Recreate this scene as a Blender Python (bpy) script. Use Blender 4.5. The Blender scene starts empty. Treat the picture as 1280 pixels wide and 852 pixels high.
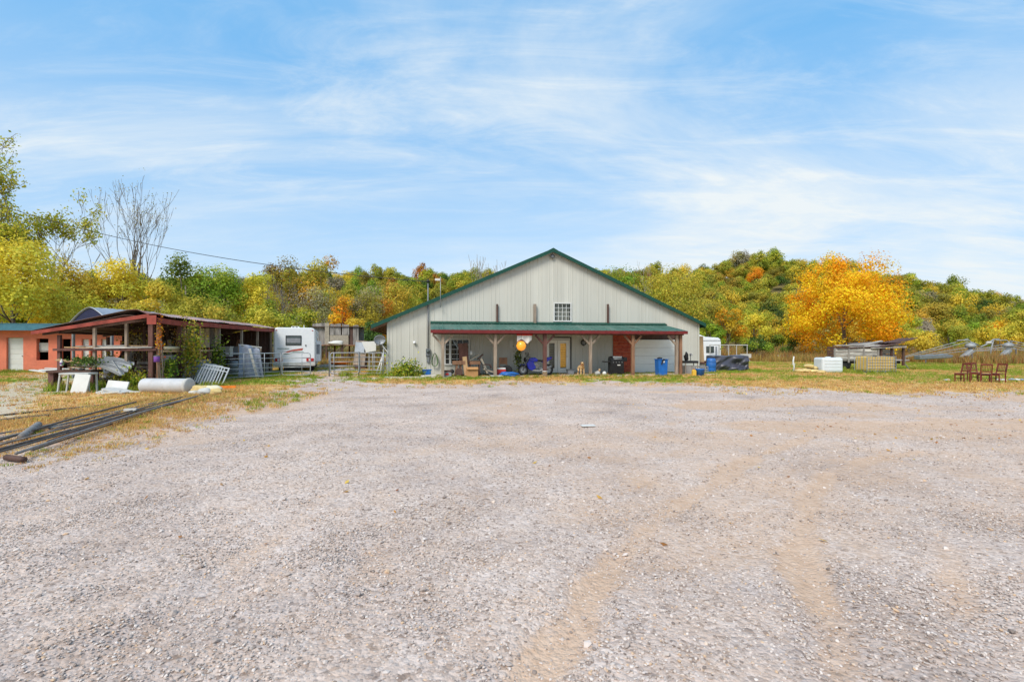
import bpy, bmesh, math, random
import numpy as np
from mathutils import Vector, Matrix, Euler

# ------------------------------------------------------------------ camera, sky, sun, exposure
SC = bpy.context.scene
COL = SC.collection
R = math.radians
F = 600.0            # focal length in photo pixels (1280 wide)
HZ = 433.0           # horizon row in the photo
CH = 1.6             # eye height

cam_d = bpy.data.cameras.new('camera')
cam = bpy.data.objects.new('camera', cam_d)
COL.objects.link(cam)
cam.location = (0, 0, CH)
cam.rotation_euler = (R(90), 0, 0)
cam_d.sensor_width = 36.0
cam_d.lens = 36.0 * F / 1280.0
cam_d.shift_y = (HZ - 426.0) / 1280.0
cam_d.clip_end = 6000
SC.camera = cam

SUN_AZ = R(-152)     # compass-like: angle from +Y clockwise (behind the camera, to the left)
SUN_EL = R(47)
world = bpy.data.worlds.new('World')
SC.world = world
world.use_nodes = True
wn, wl = world.node_tree.nodes, world.node_tree.links
wn.clear()
wo = wn.new('ShaderNodeOutputWorld')
bg = wn.new('ShaderNodeBackground')
bg.inputs['Strength'].default_value = 0.112
sky = wn.new('ShaderNodeTexSky')
sky.sky_type = 'NISHITA'
sky.sun_disc = False
sky.sun_elevation = SUN_EL
sky.sun_rotation = SUN_AZ
sky.air_density = 1.0
sky.dust_density = 0.3
sky.ozone_density = 1.6
tc = wn.new('ShaderNodeTexCoord')
sep = wn.new('ShaderNodeSeparateXYZ')
wl.new(tc.outputs['Generated'], sep.inputs[0])
def wmath(op, a, b=None, clamp=False):
    n = wn.new('ShaderNodeMath'); n.operation = op; n.use_clamp = clamp
    for i, v in enumerate((a, b)):
        if v is None: continue
        if isinstance(v, (int, float)): n.inputs[i].default_value = v
        else: wl.new(v, n.inputs[i])
    return n.outputs[0]
zz = wmath('ADD', wmath('MAXIMUM', sep.outputs[2], 0.0), 0.16)
cu = wmath('DIVIDE', sep.outputs[0], zz)
cv = wmath('DIVIDE', sep.outputs[1], zz)
def cloud_layer(rot, sx, sy, scale, detail, rough, dist, off, lo, hi):
    cmb = wn.new('ShaderNodeCombineXYZ')
    wl.new(cu, cmb.inputs[0]); wl.new(cv, cmb.inputs[1])
    mp = wn.new('ShaderNodeMapping')
    mp.inputs['Rotation'].default_value = (0, 0, R(rot))
    mp.inputs['Scale'].default_value = (sx, sy, 1)
    mp.inputs['Location'].default_value = off
    wl.new(cmb.outputs[0], mp.inputs[0])
    nz = wn.new('ShaderNodeTexNoise')
    nz.inputs['Scale'].default_value = scale
    nz.inputs['Detail'].default_value = detail
    nz.inputs['Roughness'].default_value = rough
    nz.inputs['Distortion'].default_value = dist
    wl.new(mp.outputs[0], nz.inputs['Vector'])
    rp = wn.new('ShaderNodeMapRange')
    rp.interpolation_type = 'SMOOTHSTEP'
    rp.inputs['From Min'].default_value = lo
    rp.inputs['From Max'].default_value = hi
    wl.new(nz.outputs['Fac'], rp.inputs['Value'])
    return rp.outputs[0]
c1 = cloud_layer(24, 0.50, 1.15, 0.80, 9, 0.60, 0.9, (5.1, 2.7, 0), 0.33, 0.74)
c2 = cloud_layer(30, 0.7, 2.2, 2.1, 10, 0.68, 0.7, (7.2, 4.0, 0), 0.40, 0.76)
c3 = cloud_layer(0, 0.5, 0.6, 0.50, 3, 0.5, 0.3, (11.3, 3.9, 0), 0.36, 0.62)
cl = wmath('ADD', wmath('MULTIPLY', c1, 0.66), wmath('MULTIPLY', c2, 0.32))
cl = wmath('MULTIPLY', cl, wmath('ADD', wmath('MULTIPLY', c3, 0.80), 0.34))
hz = wn.new('ShaderNodeMapRange')                      # thin veil that thickens to the horizon
hz.inputs['From Min'].default_value = 0.0
hz.inputs['From Max'].default_value = 0.5
hz.inputs['To Min'].default_value = 0.62
hz.inputs['To Max'].default_value = 0.04
wl.new(sep.outputs[2], hz.inputs['Value'])
cl = wmath('ADD', cl, hz.outputs[0], True)
hue = wn.new('ShaderNodeHueSaturation')
hue.inputs['Saturation'].default_value = 1.1
hue.inputs['Value'].default_value = 1.0
wl.new(sky.outputs[0], hue.inputs['Color'])
even = wn.new('ShaderNodeMix'); even.data_type = 'RGBA'      # flat blue mixed in to even the sky over the whole dome
even.inputs[0].default_value = 0.78
wl.new(hue.outputs[0], even.inputs[6])
even.inputs[7].default_value = (.72, 2.36, 4.3, 1)
mixc = wn.new('ShaderNodeMix'); mixc.data_type = 'RGBA'
wl.new(cl, mixc.inputs[0])
wl.new(even.outputs[2], mixc.inputs[6])
mixc.inputs[7].default_value = (3.85, 4.15, 4.3, 1)
wl.new(mixc.outputs[2], bg.inputs['Color'])
wl.new(bg.outputs[0], wo.inputs[0])

sun_d = bpy.data.lights.new('sun', 'SUN')
sun_d.energy = 2.0
sun_d.angle = R(26)
sun_d.color = (1.0, 0.93, 0.82)
sun = bpy.data.objects.new('sun', sun_d)
COL.objects.link(sun)
sd = Vector((math.sin(SUN_AZ) * math.cos(SUN_EL), math.cos(SUN_AZ) * math.cos(SUN_EL), math.sin(SUN_EL)))
sun.rotation_euler = (-sd).to_track_quat('-Z', 'Y').to_euler()
sun.location = (0, -10, 40)

SC.view_settings.view_transform = 'Standard'
SC.view_settings.look = 'None'
SC.view_settings.exposure = 0.98
SC.view_settings.gamma = 1.0
SC.view_settings.use_curve_mapping = False
SC.render.engine = 'CYCLES'
SC.cycles.use_denoising = True
SC.cycles.max_bounces = 10
SC.cycles.diffuse_bounces = 6
SC.cycles.transparent_max_bounces = 16

# ------------------------------------------------------------------ helpers
rnd = random.Random(7)
rng = np.random.default_rng(7)

def gx(px, Y): return (px - 640.0) / F * Y               # photo column at distance Y -> world X
def gz(py, Y): return CH - (py - HZ) / F * Y             # photo row at distance Y -> world Z

class MB:
    """collects shapes into one mesh"""
    def __init__(s): s.v, s.f = [], []
    def add(s, vs, fs):
        o = len(s.v)
        s.v += [tuple(p) for p in vs]
        s.f += [tuple(o + i for i in f) for f in fs]
        return s
    def bx(s, x0, x1, y0, y1, z0, z1):
        return s.add([(x0,y0,z0),(x1,y0,z0),(x1,y1,z0),(x0,y1,z0),(x0,y0,z1),(x1,y0,z1),(x1,y1,z1),(x0,y1,z1)],
                     [(3,2,1,0),(4,5,6,7),(0,1,5,4),(1,2,6,5),(2,3,7,6),(3,0,4,7)])
    def box(s, c, d, rot=(0,0,0)):
        m = Euler([R(a) for a in rot]).to_matrix()
        vs = []
        for z in (-.5,.5):
            for x, y in ((-.5,-.5),(.5,-.5),(.5,.5),(-.5,.5)):
                vs.append(Vector(c) + m @ Vector((x*d[0], y*d[1], z*d[2])))
        return s.add(vs, [(3,2,1,0),(4,5,6,7),(0,1,5,4),(1,2,6,5),(2,3,7,6),(3,0,4,7)])
    def bar(s, a, b, w, h=None):
        h = h or w
        a, b = Vector(a), Vector(b)
        d = (b - a).normalized()
        up = Vector((0,0,1)) if abs(d.z) < .95 else Vector((0,1,0))
        u = d.cross(up).normalized(); n = u.cross(d)
        vs = []
        for p in (a, b):
            for i, j in ((-.5,-.5),(.5,-.5),(.5,.5),(-.5,.5)):
                vs.append(p + u*(i*w) + n*(j*h))
        return s.add(vs, [(3,2,1,0),(4,5,6,7),(0,1,5,4),(1,2,6,5),(2,3,7,6),(3,0,4,7)])
    def tube(s, pts, r, n=8, caps=True):
        pts = [Vector(p) for p in pts]
        rs = r if isinstance(r, (list, tuple)) else [r]*len(pts)
        vs, fs = [], []
        t0 = (pts[1]-pts[0]).normalized()
        ref = Vector((0,0,1)) if abs(t0.z) < .9 else Vector((1,0,0))
        u = t0.cross(ref).normalized()
        for i, p in enumerate(pts):
            t = (pts[min(i+1,len(pts)-1)] - pts[max(i-1,0)]).normalized()
            u = (u - t*u.dot(t)).normalized(); w = t.cross(u)
            for k in range(n):
                a = 2*math.pi*k/n
                vs.append(p + (u*math.cos(a) + w*math.sin(a))*rs[i])
        for i in range(len(pts)-1):
            for k in range(n):
                fs.append((i*n+k, i*n+(k+1)%n, (i+1)*n+(k+1)%n, (i+1)*n+k))
        if caps:
            fs.append(tuple(range(n-1,-1,-1))); fs.append(tuple(range((len(pts)-1)*n, len(pts)*n)))
        return s.add(vs, fs)
    def lathe(s, prof, c=(0,0,0), n=16, axis='z'):
        vs, fs = [], []
        for r, z in prof:
            for k in range(n):
                a = 2*math.pi*k/n
                q = (r*math.cos(a), r*math.sin(a), z)
                if axis == 'x': q = (q[2], q[0], q[1])
                if axis == 'y': q = (q[0], q[2], q[1])
                vs.append((c[0]+q[0], c[1]+q[1], c[2]+q[2]))
        for i in range(len(prof)-1):
            for k in range(n):
                fs.append((i*n+k, i*n+(k+1)%n, (i+1)*n+(k+1)%n, (i+1)*n+k))
        fs.append(tuple(range(n-1,-1,-1))); fs.append(tuple(range((len(prof)-1)*n, len(prof)*n)))
        return s.add(vs, fs)
    def prism(s, poly, axis, a, b):
        n = len(poly)
        def P(p, t):
            return {'x': (t, p[0], p[1]), 'y': (p[0], t, p[1]), 'z': (p[0], p[1], t)}[axis]
        vs = [P(p, a) for p in poly] + [P(p, b) for p in poly]
        fs = [tuple(range(n-1,-1,-1)), tuple(range(n, 2*n))]
        fs += [(i, (i+1)%n, n+(i+1)%n, n+i) for i in range(n)]
        return s.add(vs, fs)
    def grid(s, fn, nu, nv, thick=0.0):
        vs = [fn(i/nu, j/nv) for j in range(nv+1) for i in range(nu+1)]
        w = nu+1
        fs = [(j*w+i, j*w+i+1, (j+1)*w+i+1, (j+1)*w+i) for j in range(nv) for i in range(nu)]
        return s.add(vs, fs)
    def blob(s, c, r, seed=0, amp=.18, nu=14, nv=9):
        rr = random.Random(seed); ph = [rr.uniform(0,6.28) for _ in range(6)]
        def fn(u, v):
            a = u*2*math.pi; b = (v-.5)*math.pi
            d = Vector((math.cos(a)*math.cos(b), math.sin(a)*math.cos(b), math.sin(b)))
            k = 1 + amp*(math.sin(3*d.x+ph[0])*math.cos(4*d.y+ph[1]) + .6*math.sin(6*d.z+ph[2]+3*d.x) + .4*math.sin(9*d.y+ph[3]))
            return (c[0]+d.x*r[0]*k, c[1]+d.y*r[1]*k, c[2]+d.z*r[2]*k)
        return s.grid(fn, nu, nv)
    def mesh(s, name):
        me = bpy.data.meshes.new(name)
        me.from_pydata(s.v, [], s.f)
        bm = bmesh.new(); bm.from_mesh(me)
        bmesh.ops.recalc_face_normals(bm, faces=bm.faces)
        bm.to_mesh(me); bm.free()
        return me
    def build(s, name, mat, parent=None, smooth=False, bevel=0, solid=0, label=None, kind=None):
        me = s.mesh(name)
        if smooth:
            for p in me.polygons: p.use_smooth = True
        me.materials.append(mat)
        return link(name, me, parent, bevel, solid, label, kind)

def link(name, me, parent=None, bevel=0, solid=0, label=None, kind=None):
    o = bpy.data.objects.new(name, me)
    COL.objects.link(o)
    if parent is not None: o.parent = parent
    if solid:
        m = o.modifiers.new('solid', 'SOLIDIFY'); m.thickness = solid; m.offset = 0
    if bevel:
        m = o.modifiers.new('bevel', 'BEVEL'); m.width = bevel; m.segments = 2; m.limit_method = 'ANGLE'; m.angle_limit = R(40)
    if label: o['label'] = label
    if kind: o['kind'] = kind
    return o

def tag(o, label, cat, group=None):
    o['label'] = label; o['category'] = cat
    if group: o['group'] = group
    return o
def thing(name, label, cat, loc=(0,0,0), rz=0, group=None):
    o = bpy.data.objects.new(name, None)
    COL.objects.link(o)
    o.empty_display_size = .2
    o.location = loc; o.rotation_euler = (0, 0, R(rz))
    return tag(o, label, cat, group)
def place(o, loc, rz=0):
    o.location = loc; o.rotation_euler = (0, 0, R(rz)); return o
CHILDREN = {}
def kids(o): return [c for c in COL.objects if c.parent == o]
def copy_tree(o, parent=None):
    c = o.copy(); COL.objects.link(c); c.parent = parent
    for k in kids(o): copy_tree(k, c)
    return c

# ------------------------------------------------------------------ materials
def mat(name, col, rough=.75, var=.18, scale=5.0, stretch=(1,1,1), bump=.15, metal=0.0, col2=None, dirt=None, dirt_amt=.35, spec=.35, bscale=None, emit=None, tint=0):
    m = bpy.data.materials.new(name); m.use_nodes = True
    n, l = m.node_tree.nodes, m.node_tree.links
    bs = n['Principled BSDF']
    bs.inputs['Roughness'].default_value = rough
    bs.inputs['Metallic'].default_value = metal
    bs.inputs['Specular IOR Level'].default_value = spec
    t = n.new('ShaderNodeTexCoord'); mp = n.new('ShaderNodeMapping')
    mp.inputs['Scale'].default_value = stretch
    oi = n.new('ShaderNodeObjectInfo')
    add = n.new('ShaderNodeVectorMath'); add.operation = 'ADD'
    sc = n.new('ShaderNodeVectorMath'); sc.operation = 'SCALE'
    l.new(oi.outputs['Random'], sc.inputs['Scale']); sc.inputs[0].default_value = (17, 11, 5)
    l.new(t.outputs['Object'], add.inputs[0]); l.new(sc.outputs[0], add.inputs[1])
    l.new(add.outputs[0], mp.inputs[0])
    nz = n.new('ShaderNodeTexNoise'); nz.inputs['Scale'].default_value = scale; nz.inputs['Detail'].default_value = 7; nz.inputs['Roughness'].default_value = .62
    l.new(mp.outputs[0], nz.inputs['Vector'])
    c = Vector(col); c2 = Vector(col2) if col2 else c
    rp = n.new('ShaderNodeValToRGB')
    rp.color_ramp.elements[0].position = .3; rp.color_ramp.elements[1].position = .7
    rp.color_ramp.elements[0].color = (*(c*(1-var)), 1)
    rp.color_ramp.elements[1].color = (*[min(1, q) for q in (c2*(1+var))], 1)
    l.new(nz.outputs['Fac'], rp.inputs[0])
    out = rp.outputs[0]
    if tint:                       # each sheet or board a little lighter or darker than the next
        mt = n.new('ShaderNodeMapRange'); mt.inputs['To Min'].default_value = 1-tint; mt.inputs['To Max'].default_value = 1+tint
        l.new(oi.outputs['Random'], mt.inputs['Value'])
        hv = n.new('ShaderNodeHueSaturation'); l.new(mt.outputs[0], hv.inputs['Value']); l.new(out, hv.inputs['Color']); out = hv.outputs[0]
    if dirt:
        nd = n.new('ShaderNodeTexNoise'); nd.inputs['Scale'].default_value = scale*.35; nd.inputs['Detail'].default_value = 8; nd.inputs['Roughness'].default_value = .7
        l.new(mp.outputs[0], nd.inputs['Vector'])
        mr = n.new('ShaderNodeMapRange'); mr.inputs['From Min'].default_value = .48; mr.inputs['From Max'].default_value = .72; mr.inputs['To Max'].default_value = dirt_amt
        l.new(nd.outputs['Fac'], mr.inputs['Value'])
        mx = n.new('ShaderNodeMix'); mx.data_type = 'RGBA'
        l.new(mr.outputs[0], mx.inputs[0]); l.new(out, mx.inputs[6]); mx.inputs[7].default_value = (*dirt, 1)
        out = mx.outputs[2]
    l.new(out, bs.inputs['Base Color'])
    if bump:
        nb = n.new('ShaderNodeTexNoise'); nb.inputs['Scale'].default_value = bscale or scale*4; nb.inputs['Detail'].default_value = 5
        l.new(mp.outputs[0], nb.inputs['Vector'])
        b = n.new('ShaderNodeBump'); b.inputs['Strength'].default_value = bump; b.inputs['Distance'].default_value = .03
        l.new(nb.outputs['Fac'], b.inputs['Height']); l.new(b.outputs[0], bs.inputs['Normal'])
    if emit:
        bs.inputs['Emission Color'].default_value = (*emit[0], 1); bs.inputs['Emission Strength'].default_value = emit[1]
    return m

GRIME = (.16,.12,.08)
M = {
 'siding': mat('siding', (.51,.505,.455), .55, .05, 1.2, (1,1,.12), .05, dirt=(.33,.31,.26), dirt_amt=.34, tint=.045),
 'green_trim': mat('green_trim', (.006,.060,.042), .45, .15),
 'green_roof': mat('green_roof', (.045,.125,.10), .5, .22, 2.5, (1,.3,1), .05, dirt=(.18,.21,.18), dirt_amt=.6),
 'red_paint': mat('red_paint', (.15,.015,.016), .6, .25, 4, (1,1,1), .2, dirt=(.12,.035,.025), dirt_amt=.5),
 'red_fascia': mat('red_fascia', (.26,.05,.036), .75, .4, 3, (1,1,1), .2, dirt=(.2,.05,.03), dirt_amt=.7),
 'red_board': mat('red_board', (.36,.028,.018), .7, .3, 5, (1,1,1), .3, col2=(.42,.09,.04), dirt=(.4,.14,.05), dirt_amt=.5),
 'block': mat('block', (.66,.185,.11), .85, .12, 3, (1,1,1), .3, dirt=(.52,.17,.11), dirt_amt=.6),
 'teal_roof': mat('teal_roof', (.05,.16,.22), .5, .2, 3),
 'white': mat('white', (.62,.62,.60), .55, .06, 3, dirt=(.45,.42,.35), dirt_amt=.3),
 'white_bright': mat('white_bright', (.86,.85,.80), .5, .03, 3, dirt=(.6,.56,.48), dirt_amt=.25),
 'white_gloss': mat('white_gloss', (.74,.76,.78), .32, .03, 2, bump=.02, dirt=(.5,.48,.44), dirt_amt=.22, spec=.5),
 'white_dull': mat('white_dull', (.47,.47,.45), .8, .12, 6, dirt=(.32,.28,.22), dirt_amt=.55),
 'cream': mat('cream', (.70,.62,.42), .6, .12, 5, dirt=(.4,.3,.15), dirt_amt=.4),
 'wood_old': mat('wood_old', (.23,.17,.125), .85, .35, 6, (1,1,.15), .4, col2=(.30,.24,.19)),
 'wood_grey': mat('wood_grey', (.19,.175,.165), .88, .4, 5, (1,1,.2), .4, col2=(.28,.26,.24)),
 'plank_grey': mat('plank_grey', (.30,.285,.27), .88, .45, 5, (.2,1,1), .4, col2=(.5,.47,.43)),
 'wood_brown': mat('wood_brown', (.18,.088,.05), .7, .3, 5, (1,1,.2), .3, col2=(.25,.135,.08)),
 'wood_tan': mat('wood_tan', (.50,.33,.18), .75, .25, 5, (1,1,.2), .3),
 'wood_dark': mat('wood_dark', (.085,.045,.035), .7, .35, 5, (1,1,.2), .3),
 'wood_redbrown': mat('wood_redbrown', (.085,.034,.027), .7, .3, 5, (1,1,.25), .3, col2=(.13,.06,.05)),
 'chair_wood': mat('chair_wood', (.085,.016,.011), .45, .3, 8, (1,1,.3), .1, col2=(.18,.04,.024)),
 'rust_roof': mat('rust_roof', (.21,.16,.15), .8, .35, 2.2, (1,.4,1), .2, col2=(.30,.25,.25), dirt=(.20,.06,.035), dirt_amt=.85, tint=.3),
 'galv': mat('galv', (.36,.38,.40), .5, .15, 4, metal=.4, bump=.05, dirt=(.3,.28,.25), dirt_amt=.3),
 'panel_grey': mat('panel_grey', (.30,.34,.39), .5, .15, 4, bump=.05, dirt=(.25,.22,.2), dirt_amt=.35),
 'galv_dark': mat('galv_dark', (.20,.215,.23), .5, .2, 4, metal=.5, bump=.05, dirt=(.2,.14,.1), dirt_amt=.4),
 'steel_pale': mat('steel_pale', (.30,.32,.335), .6, .18, 4, metal=.3, bump=.05, dirt=(.3,.25,.2), dirt_amt=.45),
 'tin_sheet': mat('tin_sheet', (.34,.37,.41), .55, .2, 1.5, metal=.35, bump=.05, dirt=(.3,.3,.32), dirt_amt=.4),
 'navy': mat('navy', (.012,.016,.055), .6, .2, 4),
 'black': mat('black', (.018,.018,.019), .5, .3, 6),
 'black_gloss': mat('black_gloss', (.012,.012,.014), .25, .2, 6, bump=.02),
 'pipe_black': mat('pipe_black', (.075,.064,.058), .5, .4, 9, dirt=(.22,.19,.16), dirt_amt=.5),
 'pipe_grey': mat('pipe_grey', (.20,.19,.185), .6, .35, 7, dirt=(.32,.22,.13), dirt_amt=.6),
 'rubber': mat('rubber', (.02,.02,.021), .85, .3, 9),
 'blue_plastic': mat('blue_plastic', (.012,.12,.42), .45, .15, 5, dirt=(.1,.14,.22), dirt_amt=.35),
 'blue_paint': mat('blue_paint', (.008,.018,.34), .22, .12, 4, bump=.02, spec=.6),
 'blue_cloth': mat('blue_cloth', (.02,.08,.30), .85, .3, 6),
 'tarp': mat('tarp', (.055,.056,.078), .33, .2, 5, bump=.1, dirt=(.14,.13,.14), dirt_amt=.4),
 'red_plastic': mat('red_plastic', (.42,.022,.02), .45, .2, 5),
 'orange_plastic': mat('orange_plastic', (.72,.20,.02), .5, .15, 5),
 'orange_globe': mat('orange_globe', (.78,.25,.015), .25, .15, 4, bump=.02, spec=.6, emit=((1.0,.36,.04), .35)),
 'yellow_plastic': mat('yellow_plastic', (.66,.42,.05), .5, .15, 5),
 'purple': mat('purple', (.18,.06,.30), .6, .2, 5),
 'cardboard': mat('cardboard', (.42,.22,.09), .85, .18, 6, bump=.1),
 'beige': mat('beige', (.32,.28,.22), .8, .2, 6),
 'grey_plastic': mat('grey_plastic', (.24,.25,.27), .6, .2, 5),
 'grey_blue': mat('grey_blue', (.24,.27,.34), .7, .25, 5, dirt=(.4,.4,.42), dirt_amt=.5),
 'stone_yellow': mat('stone_yellow', (.60,.46,.20), .85, .25, 5, dirt=(.35,.25,.12), dirt_amt=.5),
 'concrete': mat('concrete', (.52,.49,.43), .9, .2, 5, bump=.3),
 'tank_white': mat('tank_white', (.47,.48,.50), .5, .12, 2.5, dirt=(.28,.23,.17), dirt_amt=.55),
 'tote': mat('tote', (.62,.66,.69), .4, .05, 2, bump=.02, dirt=(.5,.5,.5), dirt_amt=.2),
 'tote_aged': mat('tote_aged', (.66,.44,.13), .5, .12, 3, dirt=(.6,.36,.1), dirt_amt=.5),
 'window_glass': mat('window_glass', (.05,.07,.07), .08, .3, 2, bump=0, spec=.6),
 'dark_inside': mat('dark_inside', (.03,.026,.022), .9, .4, 3),  # near black: the darkness of unlit rooms is put into the colour
 'curtain': mat('curtain', (.72,.42,.07), .8, .3, 4, (1,1,.2), emit=((.9,.50,.10), .22)),  # faint glow put into the slats stands in for lamplight behind them
 'curtain_pale': mat('curtain_pale', (.50,.51,.44), .8, .2, 4, (1,1,.2)),
 'tail_red': mat('tail_red', (.42,.012,.012), .2, .1, 5, bump=0, spec=.6),
 'swoosh': mat('swoosh', (.45,.09,.06), .35, .15, 5, bump=0),
 'decal_green': mat('decal_green', (.20,.27,.22), .4, .1, 5, bump=0),
 'fur': mat('fur', (.52,.31,.13), .9, .25, 9, bump=.4, col2=(.60,.42,.22)),
 'fur_dark': mat('fur_dark', (.03,.02,.015), .6, .2, 9),
 'bark': mat('bark', (.13,.10,.075), .95, .4, 4, (1,1,.3), .6, col2=(.2,.17,.14)),
 'bark_pale': mat('bark_pale', (.24,.20,.16), .95, .35, 4, (1,1,.3), .5, col2=(.32,.28,.23)),
 'roof_dirtyred': mat('roof_dirtyred', (.25,.09,.065), .75, .4, 2.2, (1,.4,1), .2, col2=(.34,.22,.2), tint=.3),
}
def glass_mat():
    m = bpy.data.materials.new('pane_glass'); m.use_nodes = True
    b = m.node_tree.nodes['Principled BSDF']
    b.inputs['Base Color'].default_value = (.03,.04,.04,1)
    b.inputs['Roughness'].default_value = .06
    b.inputs['Specular IOR Level'].default_value = .8
    b.inputs['Alpha'].default_value = .22
    return m
M['pane'] = glass_mat()
def leaf_mat(name='leaf', transl=.42):
    m = bpy.data.materials.new(name); m.use_nodes = True
    n, l = m.node_tree.nodes, m.node_tree.links
    n.clear()
    o = n.new('ShaderNodeOutputMaterial'); d = n.new('ShaderNodeBsdfPrincipled'); t = n.new('ShaderNodeBsdfTranslucent'); mx = n.new('ShaderNodeMixShader')
    a = n.new('ShaderNodeAttribute'); a.attribute_name = 'Col'
    oi = n.new('ShaderNodeObjectInfo'); hs = n.new('ShaderNodeHueSaturation')
    mr = n.new('ShaderNodeMapRange'); mr.inputs['To Min'].default_value = .485; mr.inputs['To Max'].default_value = .515
    mv = n.new('ShaderNodeMapRange'); mv.inputs['To Min'].default_value = .85; mv.inputs['To Max'].default_value = 1.15
    l.new(oi.outputs['Random'], mr.inputs['Value']); l.new(oi.outputs['Random'], mv.inputs['Value'])
    l.new(mr.outputs[0], hs.inputs['Hue']); l.new(mv.outputs[0], hs.inputs['Value'])
    l.new(a.outputs['Color'], hs.inputs['Color'])
    d.inputs['Roughness'].default_value = .6; d.inputs['Specular IOR Level'].default_value = .2
    l.new(hs.outputs[0], d.inputs['Base Color']); l.new(hs.outputs[0], t.inputs['Color'])
    mx.inputs[0].default_value = transl
    l.new(d.outputs[0], mx.inputs[1]); l.new(t.outputs[0], mx.inputs[2]); l.new(mx.outputs[0], o.inputs[0])
    return m
M['leaf'] = leaf_mat()
# ------------------------------------------------------------------ value noise for masks
_P = rng.random((256, 256))
def vnoise(x, y):
    x = np.asarray(x, float); y = np.asarray(y, float)
    xi = np.floor(x).astype(int); yi = np.floor(y).astype(int)
    fx = x - xi; fy = y - yi
    fx = fx*fx*(3-2*fx); fy = fy*fy*(3-2*fy)
    g = lambda a, b: _P[a & 255, b & 255]
    return (g(xi,yi)*(1-fx)+g(xi+1,yi)*fx)*(1-fy) + (g(xi,yi+1)*(1-fx)+g(xi+1,yi+1)*fx)*fy
def fbm(x, y, o=4):
    s = 0; a = .5; t = 0
    for k in range(o):
        s = s + a*vnoise(x*2**k+k*17.3, y*2**k+k*9.1); t += a; a *= .5
    return s/t
def sstep(a, b, v):
    t = np.clip((v-a)/(b-a), 0, 1); return t*t*(3-2*t)

def polydist(px, py, line):
    d = np.full(np.shape(px), 1e9)
    for (x0,y0),(x1,y1) in zip(line[:-1], line[1:]):
        dx, dy = x1-x0, y1-y0; L = dx*dx+dy*dy
        t = np.clip(((px-x0)*dx+(py-y0)*dy)/L, 0, 1)
        d = np.minimum(d, np.hypot(px-x0-t*dx, py-y0-t*dy))
    return d
def inside(px, py, poly):
    c = np.zeros(np.shape(px), bool); n = len(poly)
    for i in range(n):
        x0,y0 = poly[i]; x1,y1 = poly[(i+1)%n]
        k = ((y0 > py) != (y1 > py)) & (px < (x1-x0)*(py-y0)/((y1-y0) if y1!=y0 else 1e-9)+x0)
        c ^= k
    return c
def fp(px, py):                       # a point on the flat ground seen at photo pixel
    Y = F*CH/(py-HZ); return (gx(px,Y), Y)

YARD = [(-9.5,-30),(-9.5,0),(-8.6,5.0),fp(-10,566),fp(140,530),fp(285,501),fp(385,480),fp(398,467),(-13.2,33),(-17.5,46),(-15.3,46),(-11.0,33),fp(432,467),fp(445,479),
        fp(520,481),fp(600,479),fp(700,476),fp(850,479),fp(950,487),fp(1100,489),fp(1280,491),(40,14.5),(60,-30)]
RUTS = [([fp(1150,563),fp(1085,572),fp(1040,588),fp(1012,620),fp(1002,660),fp(1008,705),fp(1030,765),fp(1062,850),(1.6,1.6)], .17, 1.0),
        ([fp(1010,545),fp(940,570),fp(880,608),fp(810,655),fp(755,720),fp(700,800),fp(670,850),(.0,1.4)], .17, .95),
        ([fp(520,560),fp(410,620),fp(330,680),fp(250,745),fp(150,815),(-2.6,1.8)], .22, .42),
        ([fp(470,640),fp(480,720),fp(430,790)], .22, .45),
        ([fp(1130,560),fp(1160,640),fp(1200,740),fp(1240,840)], .16, .5),
        ([fp(280,545),fp(400,520),fp(480,510),fp(600,504),fp(720,502)], .12, .45),
        ([fp(470,535),fp(560,520),fp(680,507),fp(800,503)], .12, .45),
        ([fp(700,505),fp(800,508),fp(850,516),fp(840,530)], .2, .6),
        ([fp(880,500),fp(960,512),fp(1080,520),fp(1200,515)], .3, .5)]
DARKR = [([fp(350,530),fp(480,512),fp(600,505),fp(720,500)], .1), ([fp(560,535),fp(640,520),fp(760,506)], .1)]

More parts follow.
